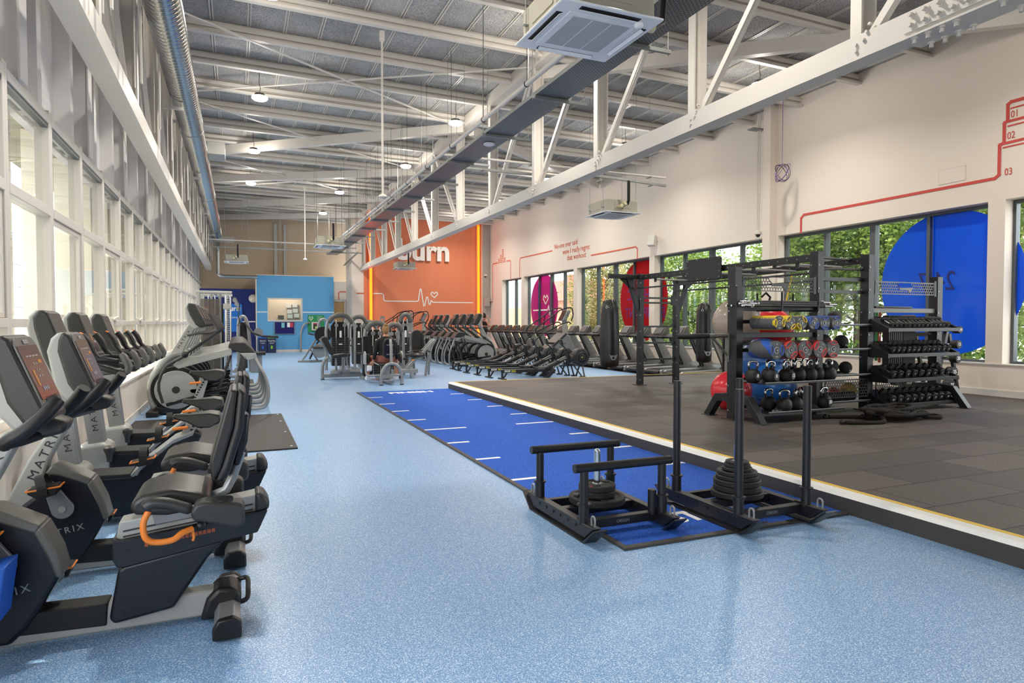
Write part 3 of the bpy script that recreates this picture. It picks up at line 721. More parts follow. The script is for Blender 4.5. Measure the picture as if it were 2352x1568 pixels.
text('HIGH SPEC', .5, M_tp, d2, 'mirrored_lettering', (12.478, 18.2, 2.35), RM, .002, sx=.85); text('EQUIPMENT', .5, M_tp, d2, 'mirrored_lettering', (12.478, 18.2, 1.75), RM, .002, sx=.85)
text('FREE', .5, M_tr, d3, 'mirrored_lettering', (12.478, 25.9, 2.45), RM, .002, sx=.9); text('CLASSES', .5, M_tr, d3, 'mirrored_lettering', (12.478, 25.9, 1.5), RM, .002, sx=.8)
q = MB(); P = [(24.7, 2.0), (25.2, 2.0), (25.3, 1.75), (25.4, 2.2), (25.5, 2.0), (27.0, 2.0)]
for a, b in zip(P, P[1:]): q.bar((12.477, a[0], a[1]), (12.477, b[0], b[1]), .06, .004, (1, 0, 0))
P = [(25.7, 2.25), (25.45, 2.5), (25.55, 2.65), (25.7, 2.52), (25.85, 2.65), (25.95, 2.5), (25.7, 2.25)]
for a, b in zip(P, P[1:]): q.bar((12.477, a[0], a[1]), (12.477, b[0], b[1]), .05, .004, (1, 0, 0))
q.build('heartbeat_line', M_lt, d3)

# ================================================================ BACK WALL OBJECTS
def sign_text(s, size, x, y, z, par, m=M_lt, **k): return text(s, size, m, par, 'lettering', (x, y, z), RE, .002, **k)
r = thing('notice_board', 'navy notice board with pinned leaflets under the office window', 'notice board', (2.11, 33.37, 0))
MB().bb((-.47, -.04, .88), (.47, .0, 1.50)).build('frame', M_silver, r, .008); MB().bb((-.44, -.05, .91), (.44, -.04, 1.47)).build('felt', mat('navy_felt', (22, 22, 96), .9), r)
MB().bb((-.14, -.055, 1.20), (0.0, -.05, 1.44)).build('leaflet', mat('teal_leaflet', (120, 190, 190), .8), r); MB().bb((.12, -.055, 1.22), (.25, -.05, 1.44)).build('leaflet', M_lt, r); MB().bb((.25, -.055, 1.22), (.40, -.05, 1.44)).build('leaflet', mat('red_leaflet', (190, 60, 80), .8), r)
r = thing('defibrillator_sign', 'green defibrillator panel with heart symbol on the light blue wall', 'sign', (3.59, 33.37, 0))
MB().bb((-.39, -.02, .97), (.39, 0, 1.82)).build('board', mat('green_sign', (30, 140, 80), .6), r)
P = [(-.24, 1.55), (-.34, 1.66), (-.31, 1.74), (-.24, 1.69), (-.17, 1.74), (-.14, 1.66), (-.24, 1.55)]
q = MB()
for a, b in zip(P, P[1:]): q.bar((a[0], -.025, a[1]), (b[0], -.025, b[1]), .02, .006, (0, 1, 0))
q.bar((-.22, -.025, 1.71), (-.26, -.025, 1.64), .014, .006, (0, 1, 0)).bar((-.26, -.025, 1.65), (-.21, -.025, 1.64), .014, .006, (0, 1, 0)).bar((-.21, -.025, 1.64), (-.25, -.025, 1.57), .014, .006, (0, 1, 0))
q.build('heart_symbol', M_lt, r)
for i, s in enumerate(('Automated', 'External', 'Defibrillator', 'emergency use')): sign_text(s, .052, .17, -.024, 1.75 - .065 * i, r)
r = thing('defibrillator_cabinet', 'white wall cabinet holding a dark defibrillator on green panel', 'cabinet', (3.57, 33.35, 0))
MB().bb((-.2, -.12, 1.06), (.2, 0, 1.47)).build('cabinet', M_white, r, .015); MB().bb((-.13, -.125, 1.12), (.13, -.12, 1.42)).build('cabinet_window', M_blk, r)
MB().bb((-.1, -.13, 1.36), (.1, -.125, 1.40)).build('label', M_redp, r); MB().bb((-.05, -.13, 1.14), (.05, -.125, 1.26)).build('pack', mat('lime_pack', (170, 200, 90), .6), r)
for i, (s1, s2, c) in enumerate((('General', 'waste', M_blup), ('Recycling', 'mixed', mat('lime_lid', (130, 200, 40), .5)))):
    r = thing('recycling_bin', 'dark blue %s bin with %s top against the light blue wall' % (('general waste', 'blue') if i == 0 else ('recycling', 'green')), 'bin', (1.10 + .4 * i, 33.1, 0), 0, 'waste bins')
    MB().bb((-.19, -.2, 0), (.19, .2, .70)).build('body', mat('navy_bin%d' % i, (14, 28, 72), .5), r, .01); MB().bb((-.19, -.2, .70), (.19, .2, .75)).build('lid', c, r, .008)
    sign_text(s1, .11, 0, -.203, .58, r, sx=.75); sign_text(s2, .08, 0, -.203, .47, r)
    MB().bb((-.04, -.204, .2), (.04, -.2, .34)).build('symbol', c, r)
r = thing('wall_lamp', 'white half-round wall light on the navy wall edge', 'wall light', (.72, 34.2, 2.62))
MB().lathe([(0, -.14), (.1, -.12), (.18, -.04), (.2, .04), (.0, .05)], (0, 0, 0), 'Y', 24).build('shade', M_white, r)
r = thing('wall_banner', 'light blue rounded banner with white word on the navy wall', 'banner', (-.35, 34.26, 0))
MB().prism(rrect(-.62, 1.0, .58, 2.36, .1), -.02, 0, 'Y').build('panel', mat('sky_blue_banner', (20, 110, 205), .6), r); sign_text('burn', .34, .16, -.022, 2.12, r, bold=.01); sign_text('gym zone', .14, .1, -.022, 1.7, r)
tag(MB().bb((-1.7, 34.2, 1.4), (-1.3, 34.24, 2.2)).build('wall_poster', M_redp), 'red poster at the far end of the left windows', 'poster')
# office interior
tag(MB().bb((2.35, 34.88, 1.62), (2.92, 34.93, 2.35)).build('pin_board', mat('grey_pin_board', (150, 138, 128), .8)), 'grey pin board seen through the office window', 'notice board')
for i, (x, z) in enumerate(((2.3, 2.2), (2.6, 2.22), (2.34, 1.9), (2.62, 1.95), (2.68, 1.7), (2.36, 1.66))):
    tag(MB().bb((x, 34.86, z), (x + .24, 34.872, z + .2)).build('paper_notice', mat('paper%d' % i, (236 - 5 * i, 226, 214), .8)), 'pale paper notice pinned behind the office window, %s of six' % ORD[i], 'notice', 'office notices')
tag(MB().bb((1.9, 34.8, 1.62), (2.18, 34.9, 1.82)).build('key_safe', M_grey, None, .01), 'grey box on the office wall behind the glass', 'box')
# ================================================================ RECUMBENT BIKE (side profile in x,z; y = 0 is its centre line)
RS = frame((1, 0, 0), (0, 0, 1))       # lettering on a face looking towards -Y
def vtext(s, size, m, par, p0, p1, y, name='maker_lettering', **k):
    """lettering running from p0 to p1 in the xz plane, on a face looking to -Y"""
    d = Vector((p1[0] - p0[0], 0, p1[1] - p0[1])).normalized(); n = Vector((0, -1, 0)); up = n.cross(d)
    R = Matrix((d, up, n)).transposed()
    return text(s, size, m, par, name, ((p0[0] + p1[0]) / 2, y, (p0[1] + p1[1]) / 2), R, .001, sp=1.35, **k)
def console_parts(r, prof, f0, f1, hw, back):
    """prof: side outline; f0,f1: top and bottom of the display face line"""
    MB().prism(prof, -hw, hw).build('console', M_dgrey, r, .018, 30, 3)
    MB().prism(back, -hw * .93, hw * .93).build('console_back', M_silvl, r, .02, 30, 3)
    a = Vector((f0[0], 0, f0[1])); b = Vector((f1[0], 0, f1[1])); d = (b - a).normalized(); n = Vector((-d.z, 0, d.x))
    if n.x < 0: n = -n
    L_ = (b - a).length
    R = Matrix((Vector((0, 1, 0)), -d, n)).transposed() if True else None
    T = Matrix.Translation(a) @ R.to_4x4()
    f = MB(T); f.prism(rrect(-hw * .97, -L_ * .98, hw * .97, -.003, .05), -.004, .004, 'Z').build('console_face', M_grey, r, .002)
    s = MB(T).prism(rrect(-hw * .90, -L_ * .78, hw * .90, -L_ * .12, .008), .0045, .007, 'Z').build('touch_screen', M_scr, r)
    i = MB(T)
    for k in range(3):
        for j in range(2): i.bb((-.03 + j * .035, -L_ * (.36 + .08 * k), .0072), (-.018 + j * .035, -L_ * (.335 + .08 * k), .008))
    for j in range(4): i.bb((-hw * .6 + j * hw * .3, -L_ * .26, .0072), (-hw * .6 + j * hw * .3 + .035, -L_ * .245, .008))
    i.build('screen_icon', M_silvl, s)
    MB(T).bb((hw * .28, -L_ * .35, .0072), (hw * .6, -L_ * .31, .008)).bb((-hw * .6, -L_ * .62, .0072), (-hw * .45, -L_ * .42, .008)).build('amber_icon', mat('amber_icon%d' % len(MATS), (190, 130, 50), .5), s)
    c = MB(T)
    for k in range(3): c.lathe([(0, .0085), (.011, .0085), (.011, .007)], (-hw * .3 + k * .03, -L_ * .66, 0), 'Z', 10)
    c.build('round_icon', mat('screen_icon_colour%d' % len(MATS), (150, 150, 160), .4), s)
    MB(T).bb((-.035, -L_ * .10, .004), (.035, -L_ * .05, .008)).build('badge', M_silver, r, .002)
    MB(T).bb((-hw * .55, -L_ * .88, .004), (hw * .55, -L_ * .76, .007)).build('lower_display', M_blk, r)
def recumbent(label, loc):
    r = thing('recumbent_bike', label, 'exercise bike', loc, 0, 'recumbent exercise bikes')
    MB().prism([(-1.36, .03), (-.14, .03), (-.11, .10), (-.112, .152), (-.25, .152), (-.86, .165), (-1.36, .2)], -.05, .05).build('base_beam', M_silvl, r, .012)
    MB().prism([(-.895, .075), (-.83, .172), (-.555, .164), (-.562, .062)], -.058, .058).build('step_cover', M_rub, r, .006)
    for x0, nm in ((-.115, 'rear_foot'), (-1.42, 'front_foot')):
        q = MB(); q.prism([(x0, .02), (x0 + .115, .02), (x0 + .115, .08), (x0 + .085, .105), (x0 + .02, .098), (x0, .06)], -.27, .27)
        f = q.build(nm, M_silver, r, .006)
        for s in (-1, 1): MB().prism([(x0 - .004, .012), (x0 + .119, .012), (x0 + .119, .084), (x0 + .085, .11), (x0 + .02, .102), (x0 - .004, .062)], s * .265, s * .305).build('end_cap', M_blk, f, .008)
        MB().cyl((x0 + .06, -.22, 0), (x0 + .06, -.22, .03), .022, 12).cyl((x0 + .06, .22, 0), (x0 + .06, .22, .03), .022, 12).build('levelling_foot', M_blk, f)
    MB().prism([(-.18, .02), (-.1, .02), (.0, .05), (.005, .13), (-.03, .165), (-.10, .17), (-.15, .12)], -.085, .085).build('foot_cover', M_blk, r, .02, 30, 3)
    MB().tube(smooth([(-.02, .10, .13), (.03, .09, .14), (.035, .02, .12), (.03, -.05, .09), (0, -.06, .08)], 4), .012, 8).build('tow_handle', M_blk, r)
    MB().prism([(-.487, .335), (-.056, .405), (-.141, .322), (-.288, .105), (-.529, .072), (-.548, .098), (-.511, .314)], -.085, .085).build('post_shroud', M_navy, r, .018, 30, 3)
    MB().prism([(-.527, .466), (-.502, .452), (.075, .519), (.12, .53), (.126, .52), (.08, .42), (-.05, .399), (-.482, .330), (-.511, .331), (-.529, .367)], -.095, .095).build('rail_shroud', M_navy, r, .014, 30, 3)
    MB().prism([(-.52, .44), (-.505, .53), (.08, .598), (.08, .51)], -.06, .06).build('seat_rail', M_silvl, r, .006)
    for dz in (.02, .045): MB().prism([(-.49, .438 + dz), (.06, .503 + dz), (.06, .510 + dz), (-.49, .445 + dz)], -.064, .064).build('rail_groove', M_dgrey, r)
    MB().prism([(.07, .505), (.135, .52), (.135, .56), (.11, .605), (.07, .612)], -.085, .085).build('rail_end_cap', M_dgrey, r, .02, 30, 3)
    sc = MB()
    for k in range(16): x = -.40 + .0185 * k; z = .415 + (x + .4) * .118; sc.bb((x, -.0975, z), (x + .014, -.0955, z + .018))
    sc.build('position_scale', mat('scale_marks%d' % len(MATS), (150, 70, 40), .5), r)
    MB().cyl((-.47, -.098, .40), (-.47, -.094, .40), .012, 12).cyl((.085, -.098, .46), (.085, -.094, .46), .012, 12).cyl((-.50, -.088, .12), (-.50, -.084, .12), .012, 12).cyl((-.30, -.088, .155), (-.30, -.084, .155), .012, 12).build('screw_cap', M_blk, r)
    MB().prism([(-.36, .50), (-.17, .52), (-.15, .60), (-.38, .59)], -.075, .075).build('seat_carriage', M_silver, r, .008)
    MB().prism([(-.445, .60), (-.44, .645), (-.40, .672), (-.28, .69), (-.14, .655), (-.115, .62), (-.14, .585), (-.30, .57), (-.42, .585)], -.19, .19).build('seat', M_vinyl, r, .035, 30, 4)
    MB().prism([(-.035, 1.128), (.0, 1.122), (-.02, .95), (-.075, .76), (-.105, .70), (-.12, .725), (-.123, .80), (-.092, .915)], -.175, .175).build('backrest_pad', M_vinyl, r, .03, 30, 4)
    MB().prism([(-.0, 1.135), (.038, 1.105), (.022, .94), (-.038, .74), (-.07, .693), (-.105, .70), (-.07, .78), (-.02, .95)], -.18, .18).build('backrest_shell', M_blk, r, .03, 30, 4)
    MB().prism([(.022, 1.0), (.05, .985), (.04, .86), (.0, .74), (-.03, .75)], -.06, .06).build('backrest_cover', M_navy, r, .012)
    MB().tube([(.01, 0, .80), (-.03, 0, .68), (-.06, 0, .62), (-.11, 0, .60), (-.17, 0, .58)], .022, 12).build('backrest_stem', M_silver, r)
    for s in (-1, 1):
        y = s * .245
        MB().tube(smooth([(-.385, y, .628), (-.35, y, .648), (-.29, y, .64), (-.22, y, .612), (-.19, y, .605)], 3), [.016] + [.026] * 10 + [.018] * 2, 10).build('hand_grip', M_dgrey, r)
        MB().prism([(-.20, .60), (-.18, .635), (-.14, .645), (.0, .625), (.022, .61), (.022, .53), (-.01, .51), (-.19, .565)], y - .055, y + .055).build('cup_holder', M_dgrey, r, .014, 30, 3)
        MB().cyl((-.07, y, .60), (-.07, y, .6425), .044, 24).build('cup_well', M_blk, r)
        MB().bar((-.10, s * .10, .57), (-.12, y, .56), .05, .03).build('arm_bracket', M_silver, r)
    MB().tube(smooth([(-.372, -.19, .60), (-.392, -.20, .55), (-.385, -.205, .49), (-.35, -.20, .462), (-.28, -.20, .462), (-.24, -.185, .485), (-.20, -.16, .492)], 5), .014, 10).build('adjust_lever', M_or, r)
    MB().tube([(-.215, -.16, .492), (-.16, -.13, .50)], .014, 10).sph((-.165, -.14, .497), .024).build('lever_pivot', M_blk, r)
    MB().tube([(-.20, -.15, .485), (-.195, -.155, .45), (-.20, -.155, .435)], .006, 6).build('lever_key', M_or, r)
    sh = [(-1.40, .25), (-1.30, .33), (-1.168, .401), (-1.067, .482), (-1.013, .60), (-.983, .635), (-.958, .628), (-.802, .538), (-.758, .43), (-.731, .333), (-.736, .311), (-.812, .174), (-.865, .097), (-.918, .045), (-1.2, .05), (-1.36, .12)]
    MB().prism(sh, -.075, .075).build('drive_shroud', M_navy, r, .02, 30, 3)
    MB().prism([(-1.02, .60), (-.985, .65), (-.958, .645), (-.795, .555), (-.815, .52), (-.95, .585)], -.081, .081).build('shroud_top_trim', M_grey, r, .01, 30, 2)
    MB().prism([(-.795, .555), (-.74, .43), (-.716, .325), (-.745, .312), (-.775, .41), (-.825, .528)], -.081, .081).build('shroud_edge_trim', M_grey, r, .01, 30, 2)
    vtext('MATRIX', .05, M_silvl, r, (-1.12, .24), (-.78, .30), -.077)
    for s, ex, ez in ((-1, -.995, .535), (1, -.80, .27)):
        y = s * .092; c = Vector((-.935, y, .404)); e = Vector((ex + .02 * (s > 0), y, ez))
        d = (e - c)
        q = MB(); n_ = 14
        w0, w1 = .055, .03; dd = d.normalized(); pp = Vector((-dd.z, 0, dd.x))
        out = []
        for k in range(n_ + 1):
            a = pi * k / n_; out.append((c + pp * (w0 * cos(a)) - dd * (w0 * sin(a))))
        for k in range(n_ + 1):
            a = pi * k / n_; out.append((e - pp * (w1 * cos(a)) + dd * (w1 * sin(a))))
        q.prism([(v.x, v.z) for v in out], y - .012, y + .012).build('crank_arm', M_silver, r, .004)
        q = MB().cyl((c.x, y - .02 * 1, c.z), (c.x, y + .02, c.z), .018, 16).build('crank_bolt', M_silvl, r)
        py = s * .17
        p = MB().prism([(ex - .075, ez + .012), (ex + .075, ez + .028), (ex + .06, ez - .02), (ex - .02, ez - .045), (ex - .07, ez - .01)], py - .05, py + .05).build('pedal', M_blk, r, .006)
        MB().prism([(ex - .08, ez + .008), (ex + .08, ez + .026), (ex + .078, ez + .018), (ex - .078, ez)], py - .053, py + .053).build('pedal_rim', M_or, p)
        MB().prism([(ex - .066, ez + .016), (ex + .064, ez + .031), (ex + .064, ez + .026), (ex - .066, ez + .011)], py - .044, py + .044).build('pedal_tread', M_dgrey, p)
        st = [(ex, py - .055, ez - .02), (ex - .005, py - .06, ez + .03), (ex - .02, py - .03, ez + .075), (ex - .02, py + .03, ez + .075), (ex - .005, py + .06, ez + .03), (ex, py + .055, ez - .02)]
        q = MB(); S = smooth(st, 4)
        for a_, b_ in zip(S, S[1:]): q.bar(a_, b_, .045, .005, (Vector(a_) + Vector(b_)) / 2 - Vector((ex, py, ez)))
        q.build('pedal_strap', M_rub, p)
    MB().prism([(-1.25, .36), (-1.10, .68), (-.965, .90), (-.93, .97), (-.86, .97), (-.897, .888), (-1.004, .672), (-1.06, .46), (-1.10, .36)], -.055, .055).build('mast', M_silvl, r, .014, 30, 3)
    vtext('MATRIX', .062, M_ltd, r, (-1.10, .54), (-.93, .90), -.0565, sx=1.2)
    console_parts(r, [(-.912, 1.388), (-.875, 1.375), (-.735, 1.02), (-.78, .975), (-.83, 1.0), (-.89, 1.10), (-.935, 1.28), (-.93, 1.34)], (-.873, 1.376), (-.742, 1.03), .155,
                  [(-.93, 1.385), (-.90, 1.38), (-.90, 1.28), (-.86, 1.10), (-.80, .98), (-.86, .97), (-.95, 1.08), (-.985, 1.28), (-.965, 1.35)])
    MB().prism([(-.76, 1.03), (-.69, 1.0), (-.71, .95), (-.80, .93), (-.86, .96), (-.84, 1.01)], -.07, .07).build('handlebar_mount', M_dgrey, r, .015)
    for s in (-1, 1):
        MB().tube(smooth([(-.80, s * .05, .945), (-.84, s * .17, .94), (-.865, s * .26, .945), (-.845, s * .30, .965), (-.79, s * .30, 1.0), (-.73, s * .28, 1.06), (-.685, s * .25, 1.12)], 4), [.02] * 9 + [.029] * 15 + [.026], 12).build('handlebar', M_blk, r)
    return r
rb = recumbent('nearest recumbent exercise bike, seat, rail and black rear foot fully in view', (0, 3.45, 0))
dup(rb, (.03, 4.36, 0), 'second recumbent exercise bike, just behind the nearest one')
# spray bottle holder hung on the near bike
r = thing('spray_holder', 'bright blue plastic caddy hooked on the nearest recumbent bike', 'caddy', (-.94, 3.22, .215))
MB().prism([(-.12, 0), (.05, .02), (.08, .25), (-.12, .21)], -.09, .09, 'Y').build('bucket', M_blup, r, .006)
MB().tube([(0, 0, .2), (0, .0, .6)], .003, 6).build('hook_wire', M_blk, r)
r = thing('spray_bottle', 'white cleaning spray bottle with blue band standing in the blue caddy', 'spray bottle', (-.97, 3.22, .235))
MB().lathe([(0, 0), (.045, .005), (.045, .26), (.03, .31), (.014, .36), (.014, .40), (0, .4)], n=20).build('bottle', M_towel, r)
MB().lathe([(.0455, .20), (.0462, .205), (.0462, .222), (.0455, .225)], n=20).lathe([(.0455, .13), (.0462, .135), (.0462, .15), (.0455, .155)], n=20).build('label_band', M_blup, r)
MB().bb((-.02, -.015, .4), (.05, .015, .44)).build('trigger_head', M_towel, r, .006)

# ================================================================ UPRIGHT BIKE
def upright(label, loc, dz, rz=0):
    r = thing('upright_bike', label, 'exercise bike', loc, rz, 'upright exercise bikes')
    T = Matrix.Translation((.4, 0, 0)); U = lambda: MB(T)
    U().prism([(-1.32, .03), (-.45, .03), (-.40, .06), (-.45, .10), (-1.30, .10)], -.05, .05).build('base_beam', M_silver, r, .01)
    for x0, nm in ((-1.36, 'front_foot'), (-.46, 'rear_foot')):
        f = U().bb((x0, -.26, .015), (x0 + .1, .26, .08)).build(nm, M_silver, r, .012)
        for s in (-1, 1): U().bb((x0 - .004, s * .25, .01), (x0 + .104, s * .29, .084)).build('end_cap', M_blk, f, .01)
    U().prism([(-1.0, .05), (-.995, .34), (-.72, .34), (-.643, .425), (-.443, .575), (-.29, .63), (-.25, .60), (-.33, .45), (-.44, .3), (-.60, .06)], -.13, .13).build('drive_shroud', M_navy, r, .015, 30, 3)
    U().prism([(-.985, .33), (-.985, .362), (-.72, .358), (-.715, .33)], -.135, .135).build('step_pad', M_rub, r, .006)
    U().prism([(-.72, .345), (-.643, .43), (-.443, .585), (-.30, .635), (-.31, .605), (-.45, .55), (-.64, .385), (-.70, .33)], -.137, .137).build('frame_trim', M_silver, r, .006)
    U().prism([(-1.36, .06), (-1.40, .20), (-1.33, .34), (-1.2, .42), (-1.03, .44), (-.98, .40), (-.99, .06)], -.125, .125).build('front_cowl', M_silvl, r, .03, 30, 4)
    U().lathe([(.02, .28), (.028, .34), (.045, .38), (.042, .40), (.02, .415), (0, .418)], (-.99, -.15, 0), n=14).build('transport_knob', M_dgrey, r)
    U().prism([(-1.15, .36), (-1.03, .36), (-1.10, 1.02), (-1.24, 1.02)], -.06, .06).build('mast', M_silver, r, .01, 30, 3)
    vtext('MATRIX', .062, M_ltd, r, (-1.09 + .4, .48), (-1.155 + .4, .92), -.0615, sx=1.25)
    console_parts_off(r, T, [(-1.25, 1.52), (-1.207, 1.523), (-1.18, 1.50), (-1.055, 1.13), (-1.10, 1.05), (-1.17, 1.08), (-1.22, 1.2), (-1.27, 1.4), (-1.275, 1.47)], (-1.203, 1.52), (-1.062, 1.15), .155,
                      [(-1.26, 1.525), (-1.23, 1.52), (-1.24, 1.4), (-1.18, 1.2), (-1.12, 1.03), (-1.2, 1.02), (-1.27, 1.15), (-1.31, 1.4), (-1.30, 1.48)])
    U().prism([(-1.0, 1.055), (-.80, 1.075), (-.80, 1.10), (-1.05, 1.085)], -.19, .19).build('tray', M_grey, r, .01)
    U().prism([(-1.2, 1.1), (-1.02, 1.12), (-1.0, 1.06), (-1.12, .98), (-1.2, .98)], -.07, .07).build('handlebar_mount', M_dgrey, r, .012)
    for s in (-1, 1):
        y = s * .23
        U().tube(smooth([(-1.05, s * .06, 1.12), (-.98, s * .16, 1.17), (-.88, y, 1.185), (-.76, y, 1.165)], 4), .02, 10).build('handlebar', M_blk, r)
        U().tube(smooth([(-1.08, s * .05, 1.16), (-.98, s * .2, 1.165), (-.86, y, 1.125), (-.74, y, 1.085), (-.715, y, 1.10)], 4), .022, 10).build('lower_bar', M_dgrey, r)
        U().tube([(-.715, y, 1.085), (-.70, y, 1.13), (-.735, y, 1.205), (-.75, y, 1.22)], [.022, .026, .024, .018], 10).build('pulse_grip', M_grey, r)
        U().tube(smooth([(-.88, y, 1.19), (-.915, y, 1.23), (-.945, y, 1.30), (-.98, y, 1.35)], 4), [.02] * 5 + [.026] * 8, 10).build('grip_horn', M_blk, r)
        U().box((-.975, y, 1.362), (.03, .03, .006), (0, .5, 0)).build('grip_button', M_or, r)
    q = U(); q.prism([(-.46, .725 + dz), (-.45, .758 + dz), (-.34, .752 + dz), (-.20, .765 + dz), (-.125, .752 + dz), (-.12, .69 + dz), (-.2, .655 + dz), (-.28, .65 + dz), (-.36, .695 + dz)], -.12, .12)
    # narrow the nose
    for i, v in enumerate(q.v):
        x = v.x - .4; t = min(1, max(0, (x + .46) / .26)); q.v[i] = Vector((v.x, v.y * (.28 + .72 * t * t), v.z))
    q.build('saddle', M_vinyl, r, .022, 30, 4)
    U().prism([(-.355, .70 + dz), (-.275, .68 + dz), (-.40, .44), (-.47, .46)], -.032, .032).build('seat_post', M_silvl, r, .006)
    sc = U()
    for k in range(9): x = -.30 - .0122 * k * 1.05; z = .655 + dz - .025 * k; sc.bb((x - .022, -.034, z), (x - .004, -.0325, z + .014))
    sc.build('height_scale', M_blk, r)
    U().box((-.40, -.05, .655 + dz * .9), (.11, .03, .022), (0, -.08, 0)).build('adjust_lever', M_or, r, .008)
    for s, ex, ez in ((-1, -.62, .47), (1, -.74, .22)):
        U().bar((-.68, s * .15, .345), (ex, s * .15, ez), .02, .04, (0, 1, 0)).build('crank_arm', M_silver, r, .006)
        p = U().prism([(ex - .08, ez - .01), (ex + .07, ez + .02), (ex + .05, ez - .03), (ex - .03, ez - .045)], s * .22 - .05, s * .22 + .05).build('pedal', M_blk, r, .006)
        U().prism([(ex - .085, ez - .012), (ex + .075, ez + .02), (ex + .075, ez + .012), (ex - .083, ez - .02)], s * .22 - .054, s * .22 + .054).build('pedal_rim', M_or, p)
        q = U(); S = smooth([(ex, s * .22 - .055, ez - .02), (ex, s * .22 - .05, ez + .05), (ex, s * .22, ez + .085), (ex, s * .22 + .05, ez + .05), (ex, s * .22 + .055, ez - .02)], 4)
        for a_, b_ in zip(S, S[1:]): q.bar(a_, b_, .05, .005, (Vector(a_) + Vector(b_)) / 2 - Vector((ex, s * .22, ez)))
        q.build('pedal_strap', M_rub, p)
    return r
def console_parts_off(r, T, prof, f0, f1, hw, back):
    ox = T.translation.x
    s = lambda L_: [(p[0] + ox, p[1]) for p in L_]
    console_parts(r, s(prof), (f0[0] + ox, f0[1]), (f1[0] + ox, f1[1]), hw, s(back))
upright('nearest upright exercise bike with the lowest saddle, left row', (-.4, 5.45, 0), -.005)
upright('middle one of three upright exercise bikes in the left row', (-.4, 6.40, 0), .005)
up3 = upright('third upright exercise bike, raised saddle, beside the black floor mat', (-.4, 7.36, 0), .19)

